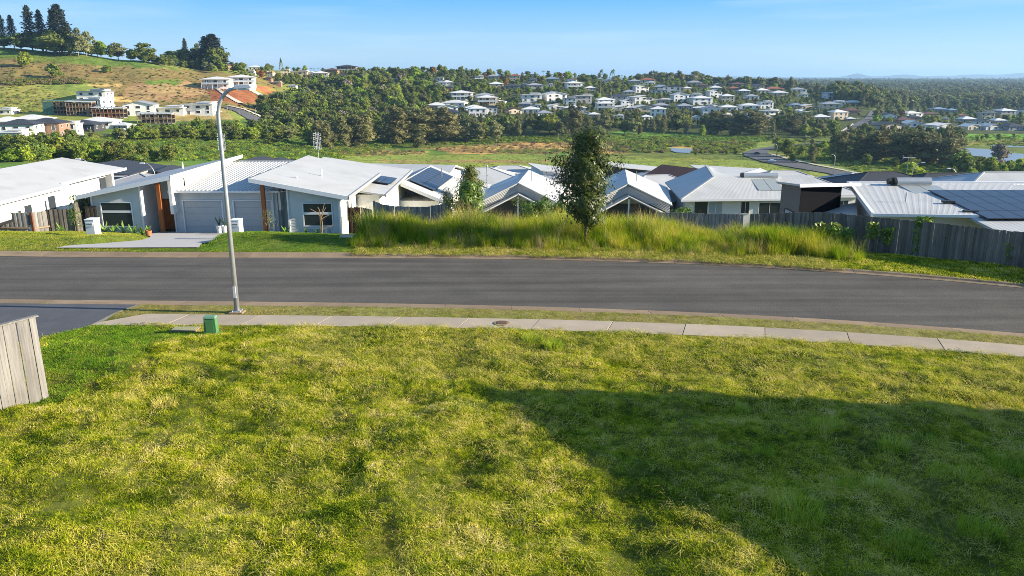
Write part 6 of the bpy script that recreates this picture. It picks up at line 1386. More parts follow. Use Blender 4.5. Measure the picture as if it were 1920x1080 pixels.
for i, (px, b, t, w) in enumerate([(-2,88,26,22),(17,89,28,22),(48,92,10,34),(70,94,18,26),(93,96,19,22),(117,100,15,30),(130,104,46,22)]):
    tp('norfolk_pine', px, b, t, ['dark pine cut by the left edge of the picture','second dark pine from the left edge, slim','tallest and broadest dark pine on the left ridge','slim dark pine just right of the tallest one','narrow dark pine with gaps, fourth from the right of the ridge row','tall dark pine at the right of the ridge row','shorter dark pine leaning out at the right end of the ridge row'][i], w, PG)
tp('norfolk_pine', 350, 122, 75, 'lone needle-thin pine on the skyline left of the pine clump', 9); tp('norfolk_pine', 388, 128, 72, 'left pine of the dark clump on the skyline', 22); tp('norfolk_pine', 402, 130, 68, 'tallest pine of the dark clump on the skyline', 34); tp('gum_tree', 418, 130, 92, 'open-crowned tree at the right of the skyline pine clump', 20); tp('gum_tree', 370, 124, 82, 'loose airy tree left of the skyline pine clump', 22)
for px, b, t, w, kd, lab in [(105,104,66,70,'broad_tree','wide dark round tree below the ridge pines'),(80,98,68,40,'green_tree','dark round tree at the foot of the tallest pine'),(148,108,54,26,'gum_tree','tall loose gum right of the ridge pines'),(163,108,62,28,'gum_tree','spreading grey gum right of the ridge pines'),(190,108,80,30,'bright_tree','bright green round tree on the left ridge'),(183,106,76,22,'gum_tree','thin dark tree behind the bright green round tree'),(222,112,82,38,'gum_tree','grey-green round tree on the ridge right of the bright one'),(270,116,84,50,'broad_tree','broad dark domed tree on the ridge beside the pink house'),(320,120,96,34,'green_tree','dark green tree on the ridge left of the pine clump'),(346,124,94,50,'broad_tree','large dark green tree on the ridge before the pine clump'),(305,118,105,24,'green_tree','low dark green tree on the ridge, right of the domed one'),(245,112,92,20,'green_tree','small dark tree between two larger ones on the left ridge'),(205,108,84,18,'broad_tree','narrow dark tree just right of the bright green one'),(172,106,85,24,'broad_tree','dark low tree under the spreading grey gum')]: tp(kd, px, b, t, lab, w)
for px, b, t, w, lab in [(8,92,66,40,'dark leafy mass at the left edge below the first pines'),(40,95,64,44,'dark leafy tree filling the gap under the second and third pines'),(62,96,62,46,'dark leafy tree under the tallest pine'),(88,99,62,46,'dark leafy tree between the ridge pines'),(112,102,58,44,'tall dark leafy tree below the right-hand ridge pines'),(133,105,64,36,'dark leafy tree at the right foot of the ridge pines'),(375,128,92,44,'dark leafy tree at the foot of the skyline pine clump'),(405,132,92,44,'dark leafy tree under the tallest pine of the skyline clump')]: tp('broad_tree', px, b, t, lab, w)
tp('bright_tree', 47, 127, 100, 'bright green tree alone on the upper left slope', 28); tp('green_tree', 103, 149, 121, 'round dark green tree alone on the brown slope', 27); tp('green_tree', 200, 137, 122, 'small scrubby tree alone on the middle of the brown slope', 22)
for px, b, t, w, kd, lab in [(290,132,108,16,'broad_tree','x')]: pass
tp('palm_tree', 525, 122, 102, 'lone tall palm on the skyline above the white houses', 9); tp('palm_tree', 1127, 141, 127, 'palm on the skyline above the street tree, left one', 10); tp('palm_tree', 1148, 142, 126, 'palm on the skyline right of the street tree, taller one', 12); tp('palm_tree', 1302, 158, 138, 'palm on the skyline where the far hills begin', 12)
# valley trees that read singly
VT = [(612,280,230,30,'she_oak','olive she-oak at the left of the pale row facing the meadow'),(600,276,228,30,'she_oak','olive she-oak just behind the left of the pale row'),(645,276,222,34,'she_oak','dark olive she-oak in the middle of the row facing the meadow'),(682,276,218,46,'she_oak','broad pale olive she-oak at the right of the row facing the meadow'),(662,274,220,34,'she_oak','narrow olive she-oak beside the broad pale one'),(580,272,234,30,'green_tree','dark round tree left of the she-oak row'),
 (785,278,242,28,'she_oak','small pale grey bush-like she-oak in front of the brown trees'),(875,268,232,26,'gum_tree','small grey-green tree at the meadow edge, left'),(900,268,230,26,'gum_tree','small grey-green tree at the meadow edge, middle'),(930,268,226,30,'gum_tree','grey-green tree at the meadow edge beside the bright bush'),(912,262,225,22,'bright_tree','bright yellow-green bush at the edge of the meadow'),(1078,258,198,34,'she_oak','tall narrow tree rising behind the street tree, left of it'),(1030,252,214,50,'green_tree','broad mid-green tree in the line above the meadow'),(745,272,205,60,'she_oak','large brown-olive tree at the left of the brown clump'),(790,270,205,70,'she_oak','large brown-olive tree in the middle of the brown clump'),(835,268,206,60,'she_oak','brown-olive tree at the right of the brown clump'),
 (1125,258,236,40,'gum_tree','grey shrub-like tree just right of the street tree crown'),(1317,258,236,14,'bright_tree','small bright green tree before the dark tree line'),(1345,252,208,50,'she_oak','tall grey-olive tree in the dark line above the meadow'),(1410,255,212,60,'she_oak','broad grey-olive tree in the dark line near the road'),(1380,254,212,44,'she_oak','grey-olive tree between two others above the meadow'),(1485,253,218,38,'she_oak','brown-olive tree right of the road bend'),(1458,290,258,22,'green_tree','round green tree on the road bank, left one'),(1475,295,262,32,'green_tree','round green tree on the road bank, right one'),(1522,306,274,20,'she_oak','slim dark tree on the bank above the curving road'),(1485,305,288,16,'green_tree','small round dark shrub-tree beside the curving road'),
 (1575,302,250,36,'she_oak','tall dark tree at the left end of the dark right-hand wood'),(1605,300,278,18,'she_oak','slim dark tree standing alone before the right-hand wood'),(1650,302,248,60,'she_oak','dark tree in the right-hand wood, first of its front row'),(1690,306,250,60,'she_oak','dark tree in the right-hand wood, second of its front row'),(1735,308,252,64,'she_oak','dark tree in the right-hand wood, third of its front row'),(1778,312,260,60,'she_oak','dark tree in the right-hand wood, fourth of its front row'),(1620,300,256,40,'she_oak','dark tree in the shaded left part of the right-hand wood'),(1715,290,246,60,'broad_tree','dark round tree behind the front row of the right-hand wood'),(1668,290,246,50,'broad_tree','dark round tree in the back of the right-hand wood'),
 (1800,322,284,60,'green_tree','green tree at the right end of the wood by the lake'),(1830,322,292,44,'green_tree','round olive tree before the lake'),(1790,260,238,44,'broad_tree','dark domed tree before the white houses on the right'),(1872,318,268,34,'bare_tree','leafless spreading tree standing in front of the lake'),(1892,328,300,26,'green_tree','small round dark tree right of the leafless one'),(1852,332,296,28,'green_tree','yellowish tree below the leafless one'),(1705,332,306,50,'bright_tree','low yellow-green palm-like bushes behind the charcoal roofs'),(1910,330,306,24,'bright_tree','yellow-green bush at the right edge before the lake'),
 (60,300,262,60,'green_tree','bushy green tree behind the long white house, left'),(105,300,258,60,'green_tree','bushy green tree behind the long white house, middle'),(140,298,262,44,'green_tree','bushy green tree behind the long white house, right'),(20,304,280,50,'bright_tree','bright bush behind the long white house at the left edge'),(230,306,282,44,'broad_tree','dark rounded bush tree before the wetland, left one'),(262,308,288,40,'broad_tree','dark rounded bush tree before the wetland, right one'),(200,304,286,44,'green_tree','dark green bush tree right of the lamp behind the long house'),(470,262,240,40,'bright_tree','light green bush tree at the foot of the hill street'),(440,262,242,44,'green_tree','low green tree left of the hill street foot'),(410,265,244,44,'green_tree','low dark green tree below the flat white houses'),(355,262,240,44,'green_tree','low green tree in the belt left of the street lamp'),(320,262,240,44,'broad_tree','dark tree in the belt below the building site'),(285,262,242,40,'green_tree','green tree in the belt below the half-built block'),(510,262,236,50,'green_tree','green rounded tree in the wetland belt right of the lamp'),(540,264,236,44,'gum_tree','grey green tree in the wetland belt, right'),(507,272,256,26,'broad_tree','small dark round tree alone on the wetland'),(1000,290,276,30,'bright_tree','z')]
for px, b, t, w, kd, lab in VT:
    if lab == 'z': continue
    tp(kd, px, b, t, lab, w)
# trees of the near streets

# near, finer trees: real leaves
def top_height(px, py, y): return on_y(px, py, y).z - gz(on_y(px, py, y).x, y)
def fine_tree(name, x, y, z, H, crown, nleaf, lsize, m, label, trunk_r, tm, ratio=.42, droop=1.0, seed=1, cat='tree', branches=26, base=.25):
    r = empty(name, (x, y, z), label=label, cat=cat); rr = random.Random(seed); nr = np.random.default_rng(seed)
    tb = MB(); top = Vector((rr.uniform(-.1,.1), 0, H*.93)); tb.tube([(0,0,-.3),(.03,.02,H*.3),(-.04,.03,H*.6),top], [trunk_r, trunk_r*.8, trunk_r*.5, trunk_r*.15], 9)
    P = []; N = []
    for k in range(branches):
        t = base + (1-base)*k/branches; a = k*2.4 + rr.uniform(-.4,.4); rad = crown(t)*rr.uniform(.5,1.15); z0 = H*t*.92; e = Vector((rad*math.cos(a), rad*math.sin(a), z0 + rad*rr.uniform(.25,.7)))
        mid = Vector((e.x*.5, e.y*.5, z0 + (e.z-z0)*.35)); tb.tube([(0,0,z0),mid,e], [trunk_r*.28*(1.1-t*.6), trunk_r*.18, .006], 5, False)
        m_ = int(nleaf/branches); cl = max(3, m_//34)
        for c in range(cl):
            u = rr.uniform(.35, 1.05); c0 = Vector((0,0,z0)).lerp(mid, u*2) if u < .5 else mid.lerp(e, (u-.5)*2); sp = .12 + .12*H/5*rr.uniform(.6,1.4)
            q = nr.normal(0, 1, (m_//cl, 3))*sp*np.array([1,1,.8]) + np.array(c0); P.append(q); d = q - np.array([0,0,z0]); N.append(d/(np.linalg.norm(d,axis=1)[:,None]+1e-6) + [0,0,.4])
    tb.build('trunk', tm, r, smooth=True)
    P = np.vstack(P); N = np.vstack(N); V, F = tri_leaves(P, N, nr.uniform(.7,1.3,len(P))*lsize, seed, ratio=ratio, droop=droop, jitter=.6)
    o = mesh_np('crown', V, F, m); o.parent = r; return r
leaf_street = leaf_mat('glossy dark street tree leaf', (.022,.040,.008), (.095,.125,.020), .12, .45, .0, 1.6, .0, .3)
leaf_round = leaf_mat('fresh round leaf', (.06,.12,.015), (.17,.26,.04), .3, .4, .0, 2.2, .0, .4)
bt = on_z(1097, 461, .05)
def cst(t): return 1.5*(math.sin(math.pi*min(1, (t-.12)*1.02))**.5)*(1.0 if t < .55 else 1 - (t-.55)*1.25)*(1 + .18*math.sin(t*23))
fine_tree('street_tree', bt.x, bt.y, .0, 5.75, cst, 14500, .165, leaf_street, 'young dark leafy street tree standing in the tall grass across the road', .085, trunk_mat, branches=46, seed=4, base=.23)
fine_tree('small_tree', x_at(878,46.3,.3), 46.3, -1.1, 3.1, lambda t: 1.2*math.sin(math.pi*min(1,t*.9+.08)), 6500, .15, leaf_round, 'round bright-leaved small tree at the right end of the sagging fence', .05, trunk_mat, seed=6, base=.1, ratio=.6)
fine_tree('round_tree', x_at(882,66,-.5), 66, gz(x_at(882,66,-.5),66), top_height(882,305,66), lambda t: .85*math.sin(math.pi*min(1,(t-.5)*1.9+.08)), 3800, .17, leaf_mat('dull dark round leaf', (.05,.07,.015), (.16,.17,.035), .15, .6, .0, 2), 'small round dark green tree between the white roofs, left of the thin pole', .07, trunk_mat, ratio=.6, seed=17, base=.55)
fine_tree('small_pine', x_at(838,52,.2), 52, gz(x_at(838,52,.2),52), 3.3, lambda t: 1.0*(1.05-t), 2200, .16, leaf_mat('grey blue conifer', (.03,.045,.03), (.09,.11,.07), .1, .6, .0, 2), 'small dark grey conifer behind the sagging fence', .05, trunk_mat, ratio=.25, seed=7, base=.1)
fine_tree('papaya_like_tree', x_at(1266,58,-2.6), 55, gz(x_at(1266,55,-2.6),55), 2.6, lambda t: 1.1*math.sin(math.pi*min(1,t*.8+.1)), 2600, .24, leaf_round, 'bright green broad-leaved small tree left of the cream white house', .05, trunk_mat, ratio=.7, seed=8, base=.3)
fine_tree('leafy_shrub', x_at(1010,45,-.6), 45, -1.0, 1.9, lambda t: 1.7*math.sin(math.pi*min(1,t*.9+.08)), 4200, .13, leaf_round, 'bright leafy shrub in the tall grass left of the street tree trunk', .04, trunk_mat, ratio=.5, seed=9, base=.1, cat='shrub')
fine_tree('leafy_shrub', x_at(1048,45.6,-.6), 45.6, -1.1, 1.9, lambda t: 1.2*math.sin(math.pi*min(1,t*.9+.08)), 3000, .13, leaf_round, 'green leafy shrub directly behind the street tree trunk', .04, trunk_mat, ratio=.5, seed=10, base=.1, cat='shrub')
fine_tree('leafy_shrub', x_at(150,50.5,0), 50.5, gz(x_at(150,50.5,0),50.5), 2.4, lambda t: .55*math.sin(math.pi*min(1,t*.8+.1)), 260, .34, agave_leaf, 'broad-leaved green plant rising behind the shaded fence', .05, trunk_mat, ratio=.4, seed=11, base=.55, cat='shrub')
fine_tree('sapling', x_at(139,44.5,-.3), 44.5, gz(x_at(139,44.5,-.3),44.5), 1.55, lambda t: .4*math.sin(math.pi*min(1,t*.9+.08)), 330, .11, leaf_round, 'thin sapling with yellow green tufts in front of the dark fence panel', .03, trunk_mat, seed=12, base=.3, branches=9)
fine_tree('sapling', x_at(504,46.8,-.8), 46.8, gz(x_at(504,46.8,-.8),46.8), 1.6, lambda t: .4*math.sin(math.pi*min(1,t*.9+.08)), 260, .10, L_gum, 'thin sapling with sparse leaves before the second garage door', .03, trunk_mat, seed=13, base=.3, branches=9)
# bare frangipani with its stake before the right wing window
def bare_small():
    x = x_at(604, 44.5, -.6); z = gz(x, 44.5); r = empty('bare_frangipani', (x, 44.5, z), label='leafless branching small tree tied to a stake before the right wing window', cat='tree'); b = MB()
    b.tube([(0,0,-.1),(.02,0,.7),(0,0,1.1)], [.035,.03,.025], 7)
    for a, h, l in [(-.9,1.1,.75),(.5,1.1,.6),(.25,1.0,.9),(-.35,1.2,.5),(1.2,.35,.75),(1.1,.95,.5)]:
        e = (math.sin(a)*l, .1*a, h + math.cos(a)*l); b.tube([(0,0,min(h,1.05)),((e[0])*.5,.05*a,h+(e[2]-h)*.6),e], [.025,.02,.014], 6)
    b.build('branches', mat('tan bark', (.30,.20,.12), .8, .2, 3), r); MB().box(-.09,-.05,-.03,.02,0,1.35).build('stake', mat('stake timber', (.45,.28,.12), .8), r)
bare_small()
def creeper(px, y, z0, z1, w, n, label, seed):
    nr = np.random.default_rng(seed); x = x_at(px, y, z0); r = empty('creeper', (x, y, z0), label=label, cat='creeper', group='creepers on the right-hand fence')
    t = nr.random(n); k = nr.integers(0, 5, n); n *= 2; t = nr.random(n); k = nr.integers(0, 5, n); P = np.stack([np.sin(k*1.7 + t*5)*w*.5 + nr.normal(0,.10,n), nr.normal(-.10,.04,n), t**.8*(z1-z0)], 1)
    V, F = tri_leaves(P, np.tile([0,-1.0,.4],(n,1)), nr.uniform(.13,.25,n), seed, ratio=.6, jitter=.7); o = mesh_np('foliage', V, F, leaf_mat('creeper leaf %d' % seed, (.10,.17,.02), (.25,.33,.05), .3, .4, 0, 3)); o.parent = r
    b = MB()
    for k in range(5): b.tube([(0,-.06,0)] + [(math.sin(k*1.7 + t_*5)*w*.5, -.07, t_**.8*(z1-z0)) for t_ in (.2,.4,.6,.8,1)], .008, 4)
    b.build('stem', trunk_mat, r)
for i, (px, y, z0, z1, w, n, lab) in enumerate([(1545,36.4,.2,1.3,.9,150,'creeper patch low on the fence beside the wild grass'),(1575,36.2,.2,1.1,.8,110,'creeper patch, second from the wild grass on the fence'),(1632,35.9,.6,1.4,.3,60,'small creeper tuft high on the fence left of the tall one'),(1724,35.1,.1,1.8,.5,230,'tallest creeper climbing above the top of the fence'),(1658,35.7,.4,1.2,.3,50,'thin creeper wisp left of the tall one'),(1790,34.3,.6,1.25,.6,90,'creeper patch right of the tall one'),(1785,34.2,.1,.45,.25,40,'small creeper tuft at the foot of the fence'),(1900,32.6,.3,1.1,.5,90,'creeper patch nearest the right edge'),(1812,33.9,.3,1.0,.2,40,'wispy creeper strand between two patches on the right')]): creeper(px, y, z0, z1, w, n, lab, 40 + i)

# ---------------------------------------------------------------- woods: single trees where they show largest, the rest one mass
def front_house_clear(px, py, d):
    for hx, hy, w, hd, n in HPTS:
        if hd > d - 2:
            continue
    return True
def wood():
    cand = []; r = np.random.default_rng(11)
    def region(poly, step, mix, hr, seed=0, p=1.0, mask=True):
        xs = [q[0] for q in poly]; ys = [q[1] for q in poly]; y = min(ys); sx, sy = step
        while y < max(ys):
            x = min(xs) + r.uniform(0, sx)
            while x < max(xs):
                jx, jy = x + r.uniform(-.4,.4)*sx, y + r.uniform(-.45,.45)*sy; x += sx
                if r.random() > p or not bool(inpoly(jx, jy, poly)): continue
                cand.append((jx, jy, r.choice(list(mix), p=np.array(list(mix.values()))/sum(mix.values())), r.uniform(*hr), mask))
            y += sy
    forest = {'broad_tree': 4, 'green_tree': 4, 'gum_tree': 3, 'bright_tree': 1.0, 'bare_tree': .35}
    garden = {'broad_tree': 4, 'green_tree': 4, 'gum_tree': 2.5, 'palm_tree': 2.2, 'bright_tree': 1.2, 'rust_tree': .6}
    oak = {'she_oak': 5, 'gum_tree': 2, 'broad_tree': 2}
    region([(640,140),(800,140),(840,175),(840,200),(760,235),(700,262),(560,258),(480,232),(470,215),(540,190),(620,178)], (15,6), forest, (8,14))
    region([(430,124),(640,128),(660,140),(620,176),(560,168),(510,156),(440,140)], (10,4), garden, (5,9))
    region([(650,126),(1000,128),(1100,136),(1300,148),(1500,164),(1620,176),(1620,190),(1280,178),(1000,176),(840,178),(790,150),(640,140)], (10,4), garden, (5,9.5))
    region([(790,176),(1260,176),(1620,190),(1610,222),(1300,220),(800,215)], (13,4.2), garden, (3.2,6.5))
    region([(640,122),(1000,122),(1010,130),(640,130)], (13,5), garden, (8,12)); region([(1000,130),(1250,140),(1600,160),(1600,168),(1250,150),(1000,138)], (13,5), garden, (7,11))
    region([(700,226),(860,208),(1000,222),(1240,224),(1420,228),(1560,228),(1560,250),(1400,252),(1080,254),(960,258),(880,266),(740,272),(700,262)], (20,7), oak, (9,15))
    region([(570,240),(700,240),(700,274),(600,276)], (22,8), oak, (9,13))
    region([(1080,224),(1560,226),(1560,240),(1080,240)], (16,7), oak, (9,13))
    region([(1480,205),(1575,205),(1570,262),(1500,262),(1470,240)], (14,6), {'broad_tree':4,'green_tree':4,'palm_tree':1,'gum_tree':2}, (7,12))
    region([(1600,248),(1800,262),(1830,290),(1800,304),(1640,298),(1560,290),(1560,262)], (24,8), oak, (11,15))
    region([(1620,200),(1920,205),(2000,205),(2000,244),(1920,246),(1650,240),(1630,220)], (12,4), garden, (5,9))
    region([(1560,168),(2050,168),(2050,206),(1640,206),(1560,190)], (11,2.6), {'gum_tree':4,'broad_tree':3,'she_oak':2}, (13,19), mask=False)
    region([(1300,149),(2050,146.5),(2050,168),(1560,168)], (9,1.6), {'gum_tree':4,'broad_tree':3}, (14,20), mask=False)
    region([(0,270),(150,268),(185,291),(340,301),(340,307),(0,307)], (22,7), {'green_tree':4,'broad_tree':3,'bright_tree':1}, (5,8), mask=False)
    region([(160,262),(260,250),(480,240),(640,240),(640,262),(480,264),(250,266)], (18,6), {'green_tree':5,'broad_tree':2,'bright_tree':2,'gum_tree':1}, (5,9))
    region([(1150,266),(1440,270),(1400,276),(1150,276)], (26,6), {'green_tree':2,'gum_tree':1}, (2,3.5), p=.5)
    region([(1440,262),(1560,268),(1620,300),(1700,318),(1540,305),(1460,285)], (22,7), {'green_tree':3,'gum_tree':2,'bright_tree':1}, (4,7), p=.7)
    region([(1760,308),(2000,318),(2000,338),(1780,334)], (26,7), {'green_tree':3,'bright_tree':2}, (4,7))
    region([(110,98),(200,108),(300,122),(400,138),(430,136),(400,122),(300,108),(200,92),(110,80)], (8,3), {'broad_tree':3,'green_tree':3,'gum_tree':2}, (6,11), mask=False)
    region([(-20,88),(60,92),(140,100),(200,108),(200,98),(120,84),(-20,78)], (9,3), {'broad_tree':3,'gum_tree':2,'green_tree':1}, (8,15), mask=False)
    region([(1755,256),(2000,262),(2000,272),(1760,266)], (18,6), {'green_tree':3,'broad_tree':2}, (3.5,6), p=.5)
    region([(1140,262),(1250,264),(1256,284),(1140,282)], (12,4), {'green_tree':3}, (1.8,2.6), p=.8); region([(1300,282),(1382,282),(1380,290),(1300,291)], (12,4), {'green_tree':3}, (2,3), p=.9)
    out = []
    for px, py, kd, H, mask in cand:
        h = hit(px, py)
        if h is None or h.y < 150: continue
        t = h.y*CO + (CAM_H-h.z)*SI; hp = H*FPX/t; wp = WD[kd]*H/HT[kd]*FPX/t
        if mask:
            bad = False
            for hx, hy, w, hd, n in HPTS:
                hh = w*(.24 + .16*n)
                if abs(px-hx) > w*.5 + wp*.25: continue
                if hy - 3 < py < hy + 1.5: bad = True; break            # would stand inside the house
                if hy + 1.5 <= py < hy + 26:                            # in front: may cover only the foot of the wall
                    lim = (py - hy) + hh*.30
                    if hp > lim:
                        H *= lim/hp; hp = lim
                        if H < 2.0: bad = True; break
            if bad: continue
        for nm, poly in ROADPX:
            if bool(inpoly(px, py, poly)): break
        else: out.append((hp*wp, h, kd, H, px, py))
    out.sort(key=lambda q: -q[0]); print('wood trees', len(out))
    names = {'broad_tree':'dark broad-leaved tree','green_tree':'mid-green rounded tree','bright_tree':'light yellow-green tree','gum_tree':'grey-green gum tree','rust_tree':'rust-coloured tree','bare_tree':'greyish half-bare tree','she_oak':'olive she-oak tree','palm_tree':'feathery palm'}
    def zone(px, py):
        if py > 262 and px < 420: return 'in the lower left bush belt'
        if px < 460: return 'on the left-hand ridge and slope'
        if px < 640 and py < 180: return 'among the skyline houses'
        if px < 700 and py > 236: return 'in the belt beside the wetland'
        if px < 860 and py > 200: return 'in the wood left of the middle houses'
        if px < 860: return 'in the wooded gully'
        if px >= 1560: return 'on the flat land at right'
        if py < 178: return 'on the upper middle hill'
        if py < 222: return 'in the gardens of the middle slope'
        return 'in the dark line above the meadow'
    out2 = out[:210]; rest = out[210:]
    grp = {}
    for q in out2: grp.setdefault((q[2], zone(q[4], q[5])), []).append(q)
    NUM = ORD + ['twenty-sixth','twenty-seventh','twenty-eighth','twenty-ninth','thirtieth','thirty-first','thirty-second','thirty-third','thirty-fourth','thirty-fifth','thirty-sixth']
    for (kd, zn), L in grp.items():
        L.sort(key=lambda q: q[4])
        for i, (a, h, _, H, px, py) in enumerate(L):
            tail = '' if len(L) == 1 else ', leftmost of its kind there' if i == 0 else ', rightmost of its kind there' if i == len(L)-1 else ', %s from left' % NUM[min(i, 35)]
            tree(kd, h.x, h.y, h.z - .3, H, random.uniform(.85,1.15), names[kd] + ' ' + zn + tail, names[kd] + 's ' + zn)
    keys = ['broad_tree','green_tree','gum_tree','bright_tree','she_oak','bare_tree','rust_tree','palm_tree']; protos = []; start = {}
    for k in keys:
        C, T = KINDS[k]; start[k] = (len(protos), len(C))
        for i in range(len(C)):
            bm = bmesh.new(); bm.from_mesh(C[i]); bm.from_mesh(T[i]) ; me = bpy.data.meshes.new('w_%02d' % len(protos)); 
            nC = len(C[i].polygons)
            bm.faces.ensure_lookup_table()
            for f in bm.faces[nC:]: f.material_index = 1
            bm.to_mesh(me); bm.free(); me.materials.append(C[i].materials[0]); me.materials.append(T[i].materials[0]); protos.append(bpy.data.objects.new('w_%02d_kind' % len(protos), me))
    pts = []; rot = []; scl = []; idx = []
    for a, h, kd, H, px, py in rest:
        s = H/HT[kd]; pts.append((h.x, h.y, h.z-.3)); rot.append((0,0,random.uniform(0,6.28))); w = random.uniform(.85,1.2); scl.append((s*w,s*w,s)); i0, n = start[kd]; idx.append(i0 + random.randrange(n))
    scatter('distant_woods', pts, rot, scl, protos, idx, label='mass of distant trees filling the hills and the plain')
    # the wooded plain that runs on to the horizon
    r2 = np.random.default_rng(5); n = 9000; d = np.exp(r2.uniform(math.log(1150), math.log(7000), n)); a = r2.uniform(-.1, .75, n); X = d*a; Y = d
    keep = (project(X, Y, far_h(X, Y))[0] > 1180); X, Y = X[keep], Y[keep]; Z = far_h(X, Y)
    big = 1 + (Y/2500); s = r2.uniform(1.1, 1.7, len(X)); ii = r2.choice([start['broad_tree'][0], start['gum_tree'][0], start['gum_tree'][0]+1, start['broad_tree'][0]+1, start['she_oak'][0]], len(X))
    scatter('plain_forest', np.stack([X,Y,Z-1],1), np.stack([X*0,X*0,r2.uniform(0,6.28,len(X))],1), np.stack([s*big,s*big,s],1), protos_copy(protos), ii, label='dark forest covering the far plain to the horizon')
def protos_copy(P):
    out = []
    for i, p in enumerate(P): o = bpy.data.objects.new('v_%02d_kind' % i, p.data); out.append(o)
    return out
wood()
# low scrub and rough grass over the valley floor and the slopes
def tuft_mesh(name, n, h, spread, w, m, seed, lean=.5, flat=.0, seg=2, lk=None):
    r = np.random.default_rng(seed); V = []; F = []
    for k in range(n):
        a = r.uniform(0, 6.28); rr_ = spread*math.sqrt(r.random()); bx, by = rr_*math.cos(a), rr_*math.sin(a); a2 = a + r.normal(0, .9); L = h*r.uniform(.55, 1.15); le = lean*r.uniform(.3, 1.4)
        if r.random() < flat: le = 2.2; 
        dx, dy = math.cos(a2), math.sin(a2); sx, sy = -dy*w/2, dx*w/2; i = len(V)
        for j in range(seg + 1):
            t = j/seg; o = L*(le/(1+le))*t*t*1.2 if le < 2 else L*t*.95; z = L*(t - (le/(1.6+le))*t*t*.75) if le < 2 else .02 + h*.35*r.random()*(1-t) + .01; ww = 1 - t*.85
            V += [(bx+dx*o-sx*ww, by+dy*o-sy*ww, z), (bx+dx*o+sx*ww, by+dy*o+sy*ww, z)]
        for j in range(seg): F.append((i+2*j, i+2*j+1, i+2*j+3, i+2*j+2))
    me = bpy.data.meshes.new(name); me.from_pydata(V, [], F); me.update(); me.materials.append(m); return bpy.data.objects.new(name, me)
def scrub_mesh(name, n, h, r_, size, m, seed):
    L = [(0,0,h*.4,r_,h*.6)] + [(random.uniform(-1,1)*r_*.6, random.uniform(-1,1)*r_*.6, h*.35, r_*.5, h*.45) for _ in range(3)]
    me = crown_from(name, L, n, size, m, seed, core=.6); return bpy.data.objects.new(name, me)
def px_scatter(name, regions, protos, label, seed=3, mind=150):
    r = np.random.default_rng(seed); pts = []; scl = []; idx = []
    for poly, n, (s0, s1), ids in regions:
        xs = [q[0] for q in poly]; ys = [q[1] for q in poly]; c = 0; g = 0
        while c < n and g < n*6:
            g += 1; px, py = r.uniform(min(xs), max(xs)), r.uniform(min(ys), max(ys))
            if not bool(inpoly(px, py, poly)) or any(bool(inpoly(px, py, q)) for _, q in ROADPX): continue
            h = hit(px, py); c += 1
            if h is None or h.y < mind: continue
            pts.append(h); s = r.uniform(s0, s1); scl.append((s*r.uniform(.8,1.4), s*r.uniform(.8,1.4), s)); idx.append(int(r.choice(ids)))
    n = len(pts); rot = np.stack([np.zeros(n), np.zeros(n), r.uniform(0, 6.28, n)], 1); return scatter(name, [tuple(p) for p in pts], rot, scl, protos, idx, label=label)
S0 = scrub_mesh('s_0_kind', 170, 1.0, 1.3, .42, L_mid, 1); S1 = scrub_mesh('s_1_kind', 170, .9, 1.2, .42, L_bright, 2); S2 = scrub_mesh('s_2_kind', 150, 1.0, 1.2, .4, leaf_mat('dry scrub', (.12,.09,.04), (.26,.20,.09), .2), 3)
S3 = tuft_mesh('s_3_kind', 60, 1.3, 1.5, .09, grass_mat('reed blade', [(0,(.05,.10,.02)),(.5,(.10,.19,.035)),(1,(.26,.24,.10))], .02, .2), 4); S4 = tuft_mesh('s_4_kind', 60, 1.1, 1.6, .09, grass_mat('straw reed', [(0,(.28,.20,.09)),(1,(.46,.34,.17))], .02, .2), 5)
px_scatter('valley_scrub', [
 ([(0,112),(300,130),(550,165),(480,205),(330,196),(230,214),(160,152),(0,160)], 800, (.3,1.0), [0,2,2,2,3]), ([(0,150),(160,150),(160,158),(0,162)], 200, (1,2), [0,2]), ([(0,164),(90,162),(150,210),(0,214)], 350, (.4,.9), [1,3,2]), ([(0,86),(420,140),(300,128),(0,112)], 260, (.3,.6), [1,3]),
 ([(0,262),(480,240),(760,276),(620,300),(0,304)], 2600, (.6,1.6), [0,1,3,3,1]), ([(170,268),(330,284),(310,294),(200,282)], 350, (.7,1.1), [4]), ([(790,280),(960,268),(1180,266),(1180,287),(960,289),(850,287)], 1000, (.6,1.1), [4,4,4,2]), ([(610,275),(800,284),(790,290),(640,294)], 300, (.6,1.1), [4,3,2]),
 ([(700,262),(1080,254),(1440,256),(1440,268),(960,268),(720,278)], 1200, (.7,1.6), [1,3,3,0]), ([(1150,264),(1420,268),(1400,288),(1150,286)], 900, (.7,1.7), [3,0,1,2]), ([(930,282),(1090,281),(1080,288),(940,288)], 160, (.6,1.0), [1,3]),
 ([(1480,285),(1820,300),(1920,330),(1640,330)], 700, (.6,1.3), [3,1,0]), ([(1440,262),(1570,268),(1620,300),(1500,300)], 500, (.8,1.8), [0,1,3]), ([(1750,252),(1990,255),(1990,276),(1780,272)], 400, (.6,1.2), [1,3]), ([(600,290),(1400,294),(1540,330),(600,320)], 1500, (.18,.35), [3]),
 ], [S0, S1, S2, S3, S4], 'scrub, reeds and rough grass over the valley floor and slopes')

